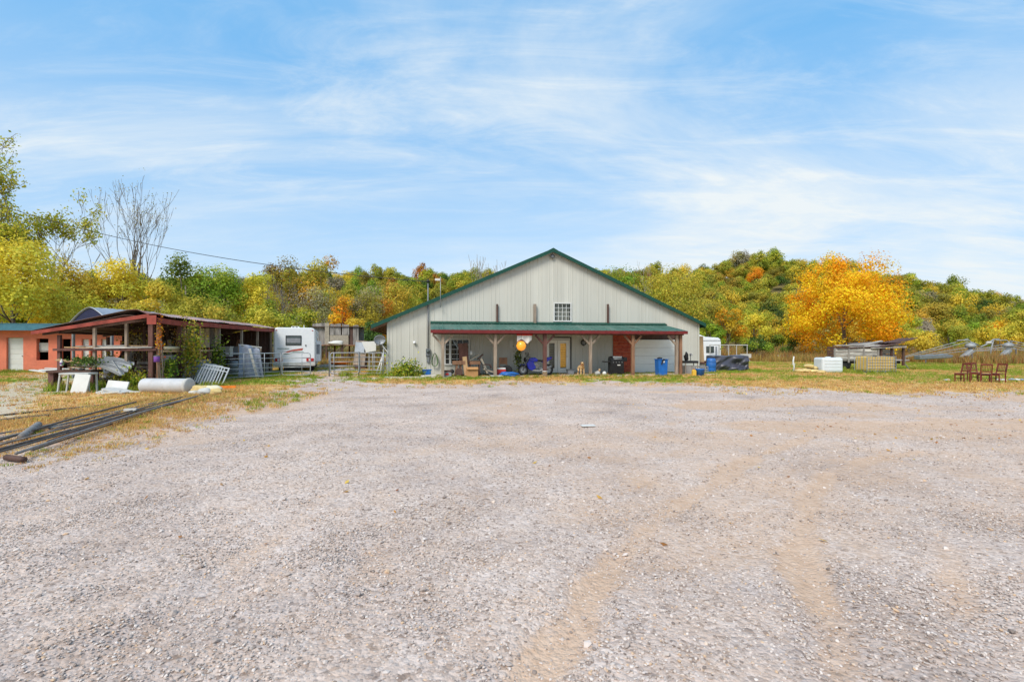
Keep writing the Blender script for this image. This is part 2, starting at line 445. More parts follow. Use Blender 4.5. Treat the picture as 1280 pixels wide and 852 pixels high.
def masks(x, y):
    ins = inside(x, y, YARD)
    dist = polydist(x, y, YARD + YARD[:1])
    sdv = np.where(ins, dist, -dist)
    n = fbm(x*.45+3, y*.45+8, 4) - .5
    n2 = fbm(x*1.9+31, y*1.9+2, 4) - .5
    gravel = sstep(-2.0, 1.3, sdv + n*4.6 + n2*3.0)
    dirt = np.zeros_like(gravel)
    for line, w, s in RUTS:
        d = polydist(x + n2*.5, y + n2*.5, line)
        dirt = np.maximum(dirt, 1.0*s*(.68+1.3*(fbm(x*.9+4, y*.9+77, 3)-.3))*(1-sstep(w*.1, w*1.55, d)))
    patch = sstep(.36, .70, fbm(x*.36+50, y*.36+11, 5)) * .54
    patch2 = sstep(.46, .64, fbm(x*.35+5, y*.7+60, 4)) * sstep(2.0, 5.5, x) * sstep(7.0, 9.5, y) * .9
    dirt = np.clip(np.maximum(dirt, np.maximum(patch, patch2)) * (1 + n2*1.1), 0, 1)
    wash = sstep(4.2, 6.5, -x + n*2.0)*(1-sstep(15, 19, y))*sstep(.30, .62, fbm(x*.8+15, y*.8+33, 4))*.85
    dirt = np.maximum(dirt, wash)
    # pale lane past the orange building
    lane = 1 - sstep(.8, 2.0, polydist(x, y, [fp(-60,520),fp(0,495),fp(55,478),fp(110,470),(-26,27)]) + n2*2)
    gn = fbm(x*.22+70, y*.22+22, 4)
    green = sstep(.40, .60, gn + .07*np.clip((y-21)/8, -1, 1) + n2*.25)
    right = sstep(6, 12, x)
    green = green*(1 - right*(1-sstep(19.5, 24.5, y + n*5))*.92)
    left = sstep(5.5, 8.5, -x)
    green = green*(1 - left*(1-sstep(14.5, 19, y + n*6))*.85)
    lush = np.exp(-((x-15.5)/4)**2-((y-31)/2.2)**2) + np.exp(-((x-31)/7)**2-((y-39)/5)**2) + np.exp(-((x+2.5)/2.6)**2-((y-24)/1.1)**2)*1.2 + np.exp(-((x+15.6)/2.6)**2-((y-17.6)/1.0)**2)*.7
    green = green*(1 - .65*np.exp(-((y-24.5-.17*x)/1.8)**2)*(np.abs(x-2.5) < 9))
    green = np.clip(green*(.8-.22*right) + lush*.72, 0, 1)
    return gravel, dirt, green, lane, sdv

# one sheet to the horizon, fine near the yard
def axis_pts(a, b, step, far_lo, far_hi):
    core = list(np.arange(a, b+1e-6, step)); out = core[:]
    s = step; v = b
    while v < far_hi: s *= 1.28; v += s; out.append(v)
    s = step; v = a
    while v > far_lo: s *= 1.28; v -= s; out.insert(0, v)
    return np.array(out)
gxs = axis_pts(-24, 26, .13, -2500, 2500)
gys = axis_pts(.8, 34, .13, -600, 3000)
GX, GY = np.meshgrid(gxs, gys)
gv, dt, gr, ln, sdv = masks(GX, GY)
GZ = -.045*dt*gv*(np.hypot(GX,GY) < 30)
GZ = GZ + .018*(fbm(GX*2.2+9, GY*2.2+4, 3)-.5)*gv*(np.hypot(GX,GY) < 30)
def ground_z(x, y): return 0.0
nx, ny = len(gxs), len(gys)
co = np.stack([GX.ravel(), GY.ravel(), GZ.ravel()], 1).astype(np.float32)
ii = np.arange(nx*ny).reshape(ny, nx)
quads = np.stack([ii[:-1,:-1].ravel(), ii[:-1,1:].ravel(), ii[1:,1:].ravel(), ii[1:,:-1].ravel()], 1)
def np_mesh(name, co, quads, k=4):
    me = bpy.data.meshes.new(name)
    nf = len(quads)
    me.vertices.add(len(co)); me.vertices.foreach_set('co', np.ascontiguousarray(co, np.float32).ravel())
    me.loops.add(nf*k); me.loops.foreach_set('vertex_index', np.ascontiguousarray(quads, np.int32).ravel())
    me.polygons.add(nf); me.polygons.foreach_set('loop_start', np.arange(0, nf*k, k, dtype=np.int32)); me.polygons.foreach_set('loop_total', np.full(nf, k, np.int32))
    me.update(calc_edges=True)
    return me
gme = np_mesh('ground', co, quads)
gme.polygons.foreach_set('use_smooth', np.ones(len(quads), bool))
for nm, a in (('gravel', gv), ('dirt', dt), ('green', gr), ('lane', ln)):
    at = gme.attributes.new(nm, 'FLOAT', 'POINT'); at.data.foreach_set('value', a.ravel().astype(np.float32))

def ground_mat():
    m = bpy.data.materials.new('ground'); m.use_nodes = True
    n, l = m.node_tree.nodes, m.node_tree.links
    bs = n['Principled BSDF']; bs.inputs['Roughness'].default_value = .95; bs.inputs['Specular IOR Level'].default_value = .15
    geo = n.new('ShaderNodeNewGeometry'); pos = geo.outputs['Position']
    def att(nm):
        a = n.new('ShaderNodeAttribute'); a.attribute_name = nm; return a.outputs['Fac']
    def noise(scale, detail=5, rough=.6, stretch=None):
        v = pos
        if stretch:
            mp = n.new('ShaderNodeMapping'); mp.inputs['Scale'].default_value = stretch; l.new(pos, mp.inputs[0]); v = mp.outputs[0]
        z = n.new('ShaderNodeTexNoise'); z.inputs['Scale'].default_value = scale; z.inputs['Detail'].default_value = detail; z.inputs['Roughness'].default_value = rough
        l.new(v, z.inputs['Vector']); return z.outputs['Fac']
    def ramp(v, stops):
        r = n.new('ShaderNodeValToRGB'); e = r.color_ramp.elements
        while len(e) < len(stops): e.new(.5)
        for i, (p, c) in enumerate(stops): e[i].position = p; e[i].color = (*c, 1)
        l.new(v, r.inputs[0]); return r.outputs[0]
    def mix(f, a, b):
        x = n.new('ShaderNodeMix'); x.data_type = 'RGBA'; l.new(f, x.inputs[0]); l.new(a, x.inputs[6]); l.new(b, x.inputs[7]); return x.outputs[2]
    def mth(op, a, b, clamp=False):
        x = n.new('ShaderNodeMath'); x.operation = op; x.use_clamp = clamp
        for i, v in enumerate((a, b)):
            if isinstance(v, (int, float)): x.inputs[i].default_value = v
            else: l.new(v, x.inputs[i])
        return x.outputs[0]
    def vor(scale):
        x = n.new('ShaderNodeTexVoronoi'); x.inputs['Scale'].default_value = scale; x.inputs['Randomness'].default_value = 1
        l.new(pos, x.inputs['Vector']); return x
    v1, v2 = vor(26), vor(58)
    sp = n.new('ShaderNodeSeparateColor'); l.new(v1.outputs['Color'], sp.inputs[0])
    sp2 = n.new('ShaderNodeSeparateColor'); l.new(v2.outputs['Color'], sp2.inputs[0])
    stops = [(0,(.29,.225,.19)),(.2,(.51,.42,.368)),(.65,(.62,.52,.46)),(1,(.73,.63,.57))]
    g1 = ramp(sp.outputs[0], stops); g2 = ramp(sp2.outputs[1], stops)
    grav = mix(ramp(noise(7, 3), [(.45,(0,0,0)),(.55,(1,1,1))]), g1, g2)
    tone = ramp(noise(.55, 6, .65), [(.25,(.48,.46,.47)),(.42,(.78,.755,.76)),(.55,(.95,.925,.92)),(.75,(1.03,1.01,1.005))])
    mu = n.new('ShaderNodeMix'); mu.data_type = 'RGBA'; mu.blend_type = 'MULTIPLY'; mu.inputs[0].default_value = 1
    l.new(grav, mu.inputs[6]); l.new(tone, mu.inputs[7]); grav = mu.outputs[2]
    dirt = ramp(noise(9, 8, .7), [(.25,(.42,.27,.175)),(.5,(.55,.375,.26)),(.75,(.64,.475,.36))])
    straw = ramp(noise(14, 8, .75), [(.25,(.36,.21,.08)),(.45,(.60,.37,.15)),(.6,(.68,.46,.21)),(.8,(.76,.60,.36))])
    straw2 = ramp(noise(.7, 5, .6), [(.35,(.58,.27,.10)),(.65,(.56,.40,.13))])
    straw = mix(ramp(noise(1.3, 6, .7), [(.4,(0,0,0)),(.62,(.75,.75,.75))]), straw, straw2)
    gree = ramp(noise(11, 8, .75), [(.25,(.14,.18,.02)),(.5,(.27,.32,.035)),(.75,(.44,.43,.07))])
    fine = noise(6.5, 7, .7)
    gmask = ramp(mth('ADD', att('green'), mth('MULTIPLY', mth('SUBTRACT', fine, .5), 1.3)), [(.38,(0,0,0)),(.62,(1,1,1))])
    veg = mix(gmask, straw, gree)
    lane = ramp(mth('ADD', att('lane'), mth('MULTIPLY', mth('SUBTRACT', fine, .5), 1.2)), [(.4,(0,0,0)),(.75,(.85,.85,.85))])
    pale = ramp(noise(12, 6, .7), [(.3,(.40,.33,.23)),(.7,(.62,.56,.46))])
    veg = mix(lane, veg, pale)
    dm = ramp(mth('ADD', att('dirt'), mth('MULTIPLY', mth('SUBTRACT', noise(16, 6, .7), .5), 1.1)), [(.32,(0,0,0)),(.78,(.84,.84,.84))])
    sift = ramp(noise(2.6, 7, .75), [(.42,(0,0,0)),(.74,(.6,.6,.6))])
    yard = mix(dm, mix(sift, grav, dirt), dirt)
    vm = ramp(mth('ADD', att('gravel'), mth('MULTIPLY', mth('SUBTRACT', noise(4.2, 8, .75), .5), 1.5)), [(.36,(0,0,0)),(.60,(1,1,1))])
    l.new(mix(vm, veg, yard), bs.inputs['Base Color'])
    h = mth('ADD', mth('MULTIPLY', v1.outputs['Distance'], -1.0), mth('MULTIPLY', v2.outputs['Distance'], -.5))
    h = mth('ADD', h, mth('MULTIPLY', noise(30, 6, .7), .8))
    b = n.new('ShaderNodeBump'); b.inputs['Strength'].default_value = .62; b.inputs['Distance'].default_value = .018
    l.new(h, b.inputs['Height']); l.new(b.outputs[0], bs.inputs['Normal'])
    return m
M['ground'] = ground_mat()
gme.materials.append(M['ground'])
ground = link('ground', gme); ground['kind'] = 'structure'; ground['label'] = 'pale gravel yard with tan wheel tracks and dry grass edges'

# ------------------------------------------------------------------ scatter of uncountable small stuff
def scatter(name, pts, scl, rot, idx, protos, label):
    me = bpy.data.meshes.new(name)
    n = len(pts)
    me.vertices.add(n); me.vertices.foreach_set('co', np.ascontiguousarray(pts, np.float32).ravel())
    a = me.attributes.new('scl', 'FLOAT', 'POINT'); a.data.foreach_set('value', np.asarray(scl, np.float32))
    a = me.attributes.new('rot', 'FLOAT_VECTOR', 'POINT'); a.data.foreach_set('vector', np.ascontiguousarray(rot, np.float32).ravel())
    a = me.attributes.new('idx', 'INT', 'POINT'); a.data.foreach_set('value', np.asarray(idx, np.int32))
    me.update()
    o = bpy.data.objects.new(name, me); COL.objects.link(o)
    ng = bpy.data.node_groups.new(name, 'GeometryNodeTree')
    ng.interface.new_socket('Geometry', in_out='INPUT', socket_type='NodeSocketGeometry')
    ng.interface.new_socket('Geometry', in_out='OUTPUT', socket_type='NodeSocketGeometry')
    N, L = ng.nodes, ng.links
    gi, go = N.new('NodeGroupInput'), N.new('NodeGroupOutput')
    iop = N.new('GeometryNodeInstanceOnPoints')
    jn = N.new('GeometryNodeJoinGeometry')
    for p in reversed(protos):
        oi = N.new('GeometryNodeObjectInfo'); oi.inputs['Object'].default_value = p; oi.inputs['As Instance'].default_value = False
        oi.transform_space = 'ORIGINAL'
        g2i = N.new('GeometryNodeGeometryToInstance')
        L.new(oi.outputs['Geometry'], g2i.inputs[0]); L.new(g2i.outputs[0], jn.inputs[0])
    def na(nm, ty):
        x = N.new('GeometryNodeInputNamedAttribute'); x.data_type = ty; x.inputs['Name'].default_value = nm; return x.outputs['Attribute']
    L.new(gi.outputs[0], iop.inputs['Points']); L.new(jn.outputs[0], iop.inputs['Instance'])
    iop.inputs['Pick Instance'].default_value = True
    L.new(na('idx','INT'), iop.inputs['Instance Index'])
    e2r = N.new('FunctionNodeEulerToRotation'); L.new(na('rot','FLOAT_VECTOR'), e2r.inputs[0]); L.new(e2r.outputs[0], iop.inputs['Rotation'])
    L.new(na('scl','FLOAT'), iop.inputs['Scale'])
    L.new(iop.outputs[0], go.inputs[0])
    md = o.modifiers.new('scatter', 'NODES'); md.node_group = ng
    o['kind'] = 'stuff'; o['label'] = label
    return o
def proto(name, me, m=None):
    if m is not None and not me.materials: me.materials.append(m)
    return bpy.data.objects.new(name, me)          # never linked: only a source for the scatter

def stone_mat():
    m = bpy.data.materials.new('stone'); m.use_nodes = True
    n, l = m.node_tree.nodes, m.node_tree.links
    bs = n['Principled BSDF']; bs.inputs['Roughness'].default_value = .9; bs.inputs['Specular IOR Level'].default_value = .2
    oi = n.new('ShaderNodeObjectInfo'); r = n.new('ShaderNodeValToRGB'); e = r.color_ramp.elements
    st = [(0,(.19,.15,.13)),(.14,(.36,.295,.26)),(.5,(.50,.42,.37)),(.8,(.60,.515,.465)),(.92,(.66,.59,.545)),(.96,(.56,.39,.26))]
    while len(e) < len(st): e.new(.5)
    for i, (p, c) in enumerate(st): e[i].position = p; e[i].color = (*c, 1)
    l.new(oi.outputs['Random'], r.inputs[0]); l.new(r.outputs[0], bs.inputs['Base Color'])
    return m
M['stone'] = stone_mat()
stones = []
for k in range(5):
    bm = bmesh.new(); bmesh.ops.create_icosphere(bm, subdivisions=1, radius=.5)
    rr = random.Random(k+3)
    for v in bm.verts:
        v.co *= rr.uniform(.72, 1.2); v.co.z *= rr.uniform(.45,.7); v.co.x *= 1.2
    me = bpy.data.meshes.new('stone'); bm.to_mesh(me); bm.free()
    stones.append(proto('stone', me, M['stone']))
def fov_pts(n, y0, y1, margin=1.14):
    y = np.sqrt(rng.random(n)*(y1*y1-y0*y0)+y0*y0)
    x = (rng.random(n)*2-1)*y*margin
    return x, y
P_, S_ = [], []
for n, y0, y1, s0, s1 in ((70000, 1.9, 5, .006, .021), (56000, 5, 10, .009, .025), (30000, 10, 17, .014, .030)):
    x, y = fov_pts(n, y0, y1)
    a, b, _, _, _ = masks(x, y)
    clump = sstep(.25, .6, fbm(x*1.3+90, y*1.3+40, 4))
    edge = np.exp(-((b-.3)/.12)**2)
    keep = rng.random(n) < a*(1-.62*b)*(.34+.6*clump+.4*edge)
    x, y = x[keep], y[keep]; zg = (-.045*a*b)[keep]
    s = s0 + (s1-s0)*rng.random(len(x))**2.2
    P_.append(np.stack([x, y, zg + s*.14], 1)); S_.append(s)
x, y = fov_pts(900, 2, 9); keep = masks(x, y)[0] > .5
s = .022+.028*rng.random(900)**3; P_.append(np.stack([x, y, s*.15 - .045*masks(x, y)[0]*masks(x, y)[1]], 1)[keep]); S_.append(s[keep])
P_ = np.concatenate(P_); S_ = np.concatenate(S_)
rot = np.stack([rng.normal(0,.35,len(P_)), rng.normal(0,.35,len(P_)), rng.random(len(P_))*6.28], 1)
scatter('gravel_stones', P_, S_, rot, rng.integers(0,5,len(P_)), stones, 'loose grey crushed stone covering the yard')

# grass tufts
def tuft(seed, n, h, spread, cols, w=.006, lean=.5):
    rr = random.Random(seed); vs = []; fs = []; cs = []
    for k in range(n):
        a = rr.uniform(0, 6.28); q = spread*math.sqrt(rr.random()); x, y = q*math.cos(a), q*math.sin(a)
        b = rr.uniform(0, 6.28); hh = h*rr.uniform(.45, 1); le = hh*lean*rr.random(); d = rr.uniform(0, 6.28)
        ux, uy = math.cos(b)*w, math.sin(b)*w
        o = len(vs)
        vs += [(x-ux,y-uy,0),(x+ux,y+uy,0),(x+ux*.8+le*.35*math.cos(d),y+uy*.8+le*.35*math.sin(d),hh*.55),(x-ux*.8+le*.35*math.cos(d),y-uy*.8+le*.35*math.sin(d),hh*.55),(x+le*math.cos(d),y+le*math.sin(d),hh)]
        fs += [(o,o+1,o+2,o+3),(o+3,o+2,o+4)]
        c = Vector(rr.choice(cols))*rr.uniform(.7, 1.25)
        cs += [(*c,1)]*5
    me = bpy.data.meshes.new('tuft'); me.from_pydata(vs, [], fs)
    at = me.color_attributes.new('Col', 'FLOAT_COLOR', 'POINT')
    at.data.foreach_set('color', np.array(cs, np.float32).ravel())
    return proto('tuft', me, M['leaf'])
STRAW = [(.66,.43,.16),(.74,.53,.24),(.54,.31,.10),(.70,.36,.12),(.60,.46,.15)]
GREEN = [(.26,.36,.03),(.34,.42,.04),(.46,.46,.07),(.18,.26,.025)]
st_t = [tuft(i, 26, .09, .16, STRAW, .007, .9) for i in range(3)]
gr_t = [tuft(10+i, 26, .11, .15, GREEN, .007, .7) for i in range(3)]
x, y = fov_pts(90000, 4.5, 48)
x = np.concatenate([x, -11+6.5*rng.random(26000)]); y = np.concatenate([y, 4.6+12*rng.random(26000)])
a, b, g, ln_, sv = masks(x, y)
base = (1-a)*(1-.75*ln_)
k = rng.random(len(x)) < base*.62 + a*.05*(sv < 2.2)
x, y, g = x[k], y[k], g[k]
isg = rng.random(len(x)) < np.clip(g*1.1-.05, .04, .93)
for nm, sel, pr, lab in (('dry_grass', ~isg, st_t, 'short straw coloured dry grass around the yard'), ('green_grass', isg, gr_t, 'short green grass growing around the yard')):
    n = int(sel.sum()); s = (.5 + .8*rng.random(n)**1.5)*(.45+.55*sstep(6, 15, y[sel]))
    scatter(nm, np.stack([x[sel], y[sel], np.zeros(n)], 1), s, np.stack([rng.normal(0,.1,n), rng.normal(0,.1,n), rng.random(n)*6.28], 1), rng.integers(0,3,n), pr, lab)
# fallen leaves
def leaflet(c):
    me = bpy.data.meshes.new('leaflet'); me.from_pydata([(-.5,0,.08),(0,-.3,0),(.5,0,.10),(0,.3,.02)], [], [(0,1,2),(0,2,3)])
    at = me.color_attributes.new('Col', 'FLOAT_COLOR', 'POINT'); at.data.foreach_set('color', np.array([(*c,1)]*4, np.float32).ravel())
    return proto('leaflet', me, M['leaf'])
lf = [leaflet(c) for c in ((.55,.24,.06),(.66,.38,.09),(.34,.15,.05),(.72,.50,.12),(.46,.26,.10))]
x, y = fov_pts(60000, 3, 40); a, b, g, _, sv = masks(x, y)
k = rng.random(len(x)) < (1-a)*.5 + a*.10*sstep(2,8,x)*sstep(6,10,y) + a*.02 + .25*(np.abs(sv) < 1.5)
x, y, a, b = x[k], y[k], a[k], b[k]; n = len(x)
scatter('fallen_leaves', np.stack([x, y, .03*(1-a)+.012-.045*a*b], 1), .035+.05*rng.random(n), np.stack([rng.normal(0,.3,n), rng.normal(0,.3,n), rng.random(n)*6.28], 1), rng.integers(0,5,n), lf, 'fallen orange and brown leaves scattered over the grass and yard')
# tall weeds in the field and round the sheds
WEED = [(.40,.20,.07),(.52,.24,.07),(.32,.20,.09),(.54,.38,.14),(.30,.29,.07)]
wd = [tuft(30+i, 46, .95, .4, WEED, .014, .45) for i in range(3)]
pw = []
def weeds(n, x0, x1, y0, y1, s0, s1):
    for _ in range(n): pw.append((rnd.uniform(x0,x1), rnd.uniform(y0,y1), rnd.uniform(s0,s1)))
weeds(600, 26, 62, 49, 62, .55, 1.2); weeds(420, 41, 62, 43, 50, .6, 1.25); weeds(260, 24, 44, 52, 60, .8, 1.5)
weeds(700, 40, 150, 62, 100, .6, 1.5); weeds(700, 22, 75, 64, 92, 1.0, 2.4); weeds(260, -70, -15, 46, 60, .8, 1.8); weeds(120, -24, -10, 36, 44, .5, 1.0); weeds(60, -40, -24, 33, 38, .4, .9)
pw = np.array(pw)
scatter('tall_weeds', np.c_[pw[:,:2], np.zeros(len(pw))], pw[:,2], np.c_[np.zeros((len(pw),2)), rng.random(len(pw))*6.28], rng.integers(0,3,len(pw)), wd, 'tall rusty weeds and dry brush at the field edge')
wg = [tuft(40+i, 34, .42, .22, GREEN+[(.30,.25,.06)], .012, .6) for i in range(3)]
pw = []
def at_px(n, p0, p1, Y, s0, s1, j=.35):
    for _ in range(n): pw.append((gx(rnd.uniform(p0,p1), Y)+rnd.uniform(-.1,.1), Y+rnd.uniform(-j,j), rnd.uniform(s0,s1)))
at_px(26, 62, 125, 17.4, .5, 1.1); at_px(40, 120, 175, 18.2, .5, 1.4, .8); at_px(24, 150, 245, 17.2, .3, .8); at_px(30, 225, 285, 18.6, .3, .9, .8)
at_px(50, 487, 527, 25.9, .5, 1.15, .4); at_px(60, 530, 690, 24.3, .2, .5, .3); at_px(60, 690, 850, 25.2, .2, .6, .3); at_px(26, 850, 900, 28.2, .3, .6, .8)
at_px(30, 1060, 1120, 29.0, .4, 1.0, .3); at_px(20, 1040, 1150, 33, .4, 1.0, 1); at_px(40, 0, 60, 29.8, .3, .7, .6); at_px(30, 275, 390, 25, .3, .7, .8); at_px(24, 415, 484, 26.5, .4, .9, .8)
pw = np.array(pw)
scatter('green_weeds', np.c_[pw[:,:2], np.zeros(len(pw))], pw[:,2], np.c_[np.zeros((len(pw),2)), rng.random(len(pw))*6.28], rng.integers(0,3,len(pw)), wg, 'green weeds growing at the foot of walls and posts')

# ------------------------------------------------------------------ hills
def ridge(X):
    return np.interp(X, [-700,-400,-160,-60,20,80,112,140,188,215,245,330,500,900], [16,22,25,27.5,29,29,37,33,23,15,8,2,2,2])
def hill_h(x, y):
    y0 = 92 + 28*sstep(20, 140, x)
    t = sstep(0, 1, (y-y0)/(236-y0))
    back = 1 - .45*sstep(250, 480, y)
    return ridge(x)*t*back + 2.2*(fbm(x*.03, y*.03, 3)-.5)*t - .6*(1-t) 
hx = np.linspace(-700, 900, 161); hy = np.linspace(80, 900, 83)
HX, HY = np.meshgrid(hx, hy); HH = hill_h(HX, HY)
ii = np.arange(HX.size).reshape(HX.shape)
hme = np_mesh('hill', np.stack([HX.ravel(), HY.ravel(), HH.ravel()], 1), np.stack([ii[:-1,:-1].ravel(), ii[:-1,1:].ravel(), ii[1:,1:].ravel(), ii[1:,:-1].ravel()], 1))
hme.polygons.foreach_set('use_smooth', np.ones(len(hme.polygons), bool))
hme.materials.append(mat('forest_floor', (.16,.13,.05), .95, .35, .3, bump=.3))
hill = link('hill', hme); hill['kind'] = 'structure'; hill['label'] = 'low wooded hill behind the yard'

# ------------------------------------------------------------------ trees
PAL = {
 'yellow': [(.76,.52,.05),(.64,.48,.05),(.80,.56,.06),(.50,.40,.06)],
 'ygreen': [(.46,.44,.05),(.56,.48,.05),(.34,.38,.045),(.62,.48,.06)],
 'green':  [(0.210,0.330,0.030),(0.300,0.405,0.033),(0.150,0.240,0.027),(0.420,0.450,0.038)],
 'olive':  [(0.360,0.330,0.045),(0.480,0.390,0.045),(0.240,0.240,0.038),(0.540,0.375,0.045)],
 'orange': [(0.860,0.315,0.015),(0.860,0.450,0.018),(0.860,0.225,0.018),(0.860,0.570,0.022)],
 'golden': [(.86,.48,.015),(.86,.34,.012),(.84,.58,.02),(.66,.24,.015)],
 'gold2': [(.82,.62,.02),(.50,.42,.02),(.84,.56,.02),(.86,.30,.012)],
 'rust':   [(0.540,0.195,0.030),(0.660,0.270,0.030),(0.420,0.180,0.038),(0.450,0.300,0.045)],
 'grey':   [(0.405,0.345,0.255),(0.300,0.255,0.210),(0.450,0.405,0.270),(0.330,0.315,0.195)],
 'dark':   [(0.068,0.128,0.027),(0.105,0.165,0.030),(0.053,0.090,0.022),(0.150,0.195,0.033)],
}
def leaf_mesh(name, pts, nrm, size, cols):
    n = len(pts)
    r = rng.normal(size=(n,3)); u = np.cross(nrm, r); u /= np.linalg.norm(u, axis=1, keepdims=True)+1e-9
    w = np.cross(nrm, u)
    s = size*(.6+.8*rng.random((n,1)))
    a = pts - u*s*.5; c = pts + u*s*.5 + nrm*s*.12
    b = pts + w*s*.36 - nrm*s*.06; d = pts - w*s*.36 - nrm*s*.06
    co = np.stack([a,b,c,d], 1).reshape(-1,3)
    me = np_mesh(name, co, np.arange(n*4).reshape(-1,4))
    at = me.color_attributes.new('Col', 'FLOAT_COLOR', 'POINT')
    cc = np.concatenate([cols, np.ones((n,1))], 1).astype(np.float32)
    at.data.foreach_set('color', np.repeat(cc, 4, axis=0).ravel())
    me.materials.append(M['leaf'])
    return me
def crown_pts(n, rx, ry, rz, lobes, lobe_r=(.26,.44), low=-.65):
    d = rng.normal(size=(lobes*4,3)); d /= np.linalg.norm(d, axis=1, keepdims=True); d = d[d[:,2] > low][:lobes]
    L = len(d)
    cen = d*np.array([rx,ry,rz])*(.40+.42*rng.random((L,1)))
    lowm = cen[:,2] < -.12*rz
    hr = np.hypot(cen[:,0]/rx, cen[:,1]/ry)+1e-6; want = .44+.30*rng.random(L)
    f = np.where(lowm & (hr < want), want/hr, 1.0); cen[:,0] *= f; cen[:,1] *= f
    lr = (lobe_r[0]+(lobe_r[1]-lobe_r[0])*rng.random(L))*(rx+rz)*.5
    k = rng.integers(0, L, n)
    o = rng.normal(size=(n,3)); o /= np.linalg.norm(o, axis=1, keepdims=True)
    rad = (1 - .55*rng.random((n,1))**1.6)
    wob = 1 + .25*np.sin(o[:,:1]*5+k[:,None])*np.cos(o[:,1:2]*6+k[:,None]*2)
    p = cen[k] + o*lr[k][:,None]*rad*wob*np.array([1,1,.82])
    nr = o*.9 + d[k]*.5 + rng.normal(size=(n,3))*.5; nr[:,2] += .3
    nr /= np.linalg.norm(nr, axis=1, keepdims=True)
    return p, nr, k, cen
def crown_mesh(name, rx, ry, rz, n, size, pal, lobes=26, mixpal=None, bright=1.0, lobew=.62, **kw):
    p, nr, k, cen = crown_pts(n, rx, ry, rz, lobes, **kw)
    P1 = np.array(PAL[pal]); P2 = np.array(PAL[mixpal]) if mixpal else P1
    L = len(cen); lobecol = np.where((rng.random(L) < .38)[:,None], P2[rng.integers(0,4,L)], P1[rng.integers(0,4,L)])
    any_ = P1[rng.integers(0,4,n)]
    col = (lobecol[k]*lobew + any_*(1-lobew))*bright
    col = col*(.75+.5*rng.random((n,1)))
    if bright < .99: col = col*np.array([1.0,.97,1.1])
    return leaf_mesh(name, p, nr, size, np.clip(col,0,.88)), cen
def trunk_mesh(name, h0, crown_c, cen, r, m, limbs=9, sides=6, seed=0):
    rr = random.Random(seed); b = MB()
    top = Vector(crown_c) + Vector((0,0,.15*abs(h0)))
    pts = [Vector((rr.uniform(-.1,.1)*t, rr.uniform(-.1,.1)*t, 0)).lerp(top, 0) + Vector((top.x*t*t, top.y*t*t, top.z*t)) for t in (0,.25,.5,.75,1)]
    b.tube(pts, [r*1.35, r, r*.85, r*.6, r*.3], sides)
    order = list(range(len(cen))); rr.shuffle(order)
    for i in order[:limbs]:
        e = Vector(crown_c) + Vector(cen[i])*1.05
        t = min(.95, max(.3, (e.z*.62)/max(top.z,.1)))
        s = Vector((top.x*t*t, top.y*t*t, top.z*t*.85))
        mid = s.lerp(e, .5) + Vector((0,0,-.12*(e-s).length))
        b.tube([s, mid, e], [r*.42, r*.28, r*.1], 5)
    me = b.mesh(name); me.materials.append(m)
    for q in me.polygons: q.use_smooth = True
    return me

def branch(b, p, d, L, r, lev, rr, tips, spread=.55, up=.12, kidsn=(2,3), minr=.012, sides=5, gnarl=.22):
    pts = [p]; rs = [r]; q = p.copy(); dd = d.copy(); n = 4 if lev > 1 else 3
    for i in range(n):
        dd = (dd + Vector((rr.uniform(-1,1), rr.uniform(-1,1), rr.uniform(-.6,1)))*gnarl + Vector((0,0,up))).normalized()
        q = q + dd*L/n; pts.append(q.copy()); rs.append(max(minr, r*(1-.45*(i+1)/n)))
    b.tube(pts, rs, sides if r > .05 else 4, caps=False)
    tips.append((q.copy(), dd.copy(), lev))
    if lev <= 0: return
    k = rr.randint(*kidsn)
    for j in range(k):
        t = 1.0 if j == 0 else rr.uniform(.35, .95)
        i = min(n-1, int(t*n)); s = pts[i].lerp(pts[i+1], t*n-i) if t < 1 else pts[-1]
        ax = Vector((rr.gauss(0,1), rr.gauss(0,1), rr.gauss(0,1))).cross(dd).normalized()
        nd = (dd + ax*spread*rr.uniform(.6, 1.4)).normalized() if j else (dd + ax*spread*.35).normalized()
        branch(b, s, nd, L*rr.uniform(.62,.85), max(minr, rs[i if t < 1 else -1]*rr.uniform(.62,.85)), lev-1, rr, tips, spread, up, kidsn, minr, sides, gnarl)

def leafy_tree(label, px, Y, top_y, width_px, pal, mixpal=None, n=7000, size=.22, base=.25, lobes=26, group=None, name='leafy_tree', depth=1.0, low=-.65, trunk='bark', lobe_r=(.22,.38), lobew=.62, bright=1.08):
    ht = gz(top_y, Y); rx = width_px/F*Y*.5
    z0 = ht*base; rz = (ht - z0)*.5
    root = thing(name, label, 'tree', (gx(px,Y), Y, 0), rnd.uniform(0,30), group)
    cme, cen = crown_mesh('crown', rx*.9, rx*.9*depth, rz*1.02, n, size, pal, lobes, mixpal, low=low, lobe_r=lobe_r, lobew=lobew, bright=bright)
    c = link('crown', cme, root); c.location = (0,0,z0+rz)
    t = link('trunk', trunk_mesh('trunk', ht, (0,0,z0+rz*.9), cen, max(.06, ht*.016), M[trunk], 10, seed=int(px)), root)
    return root
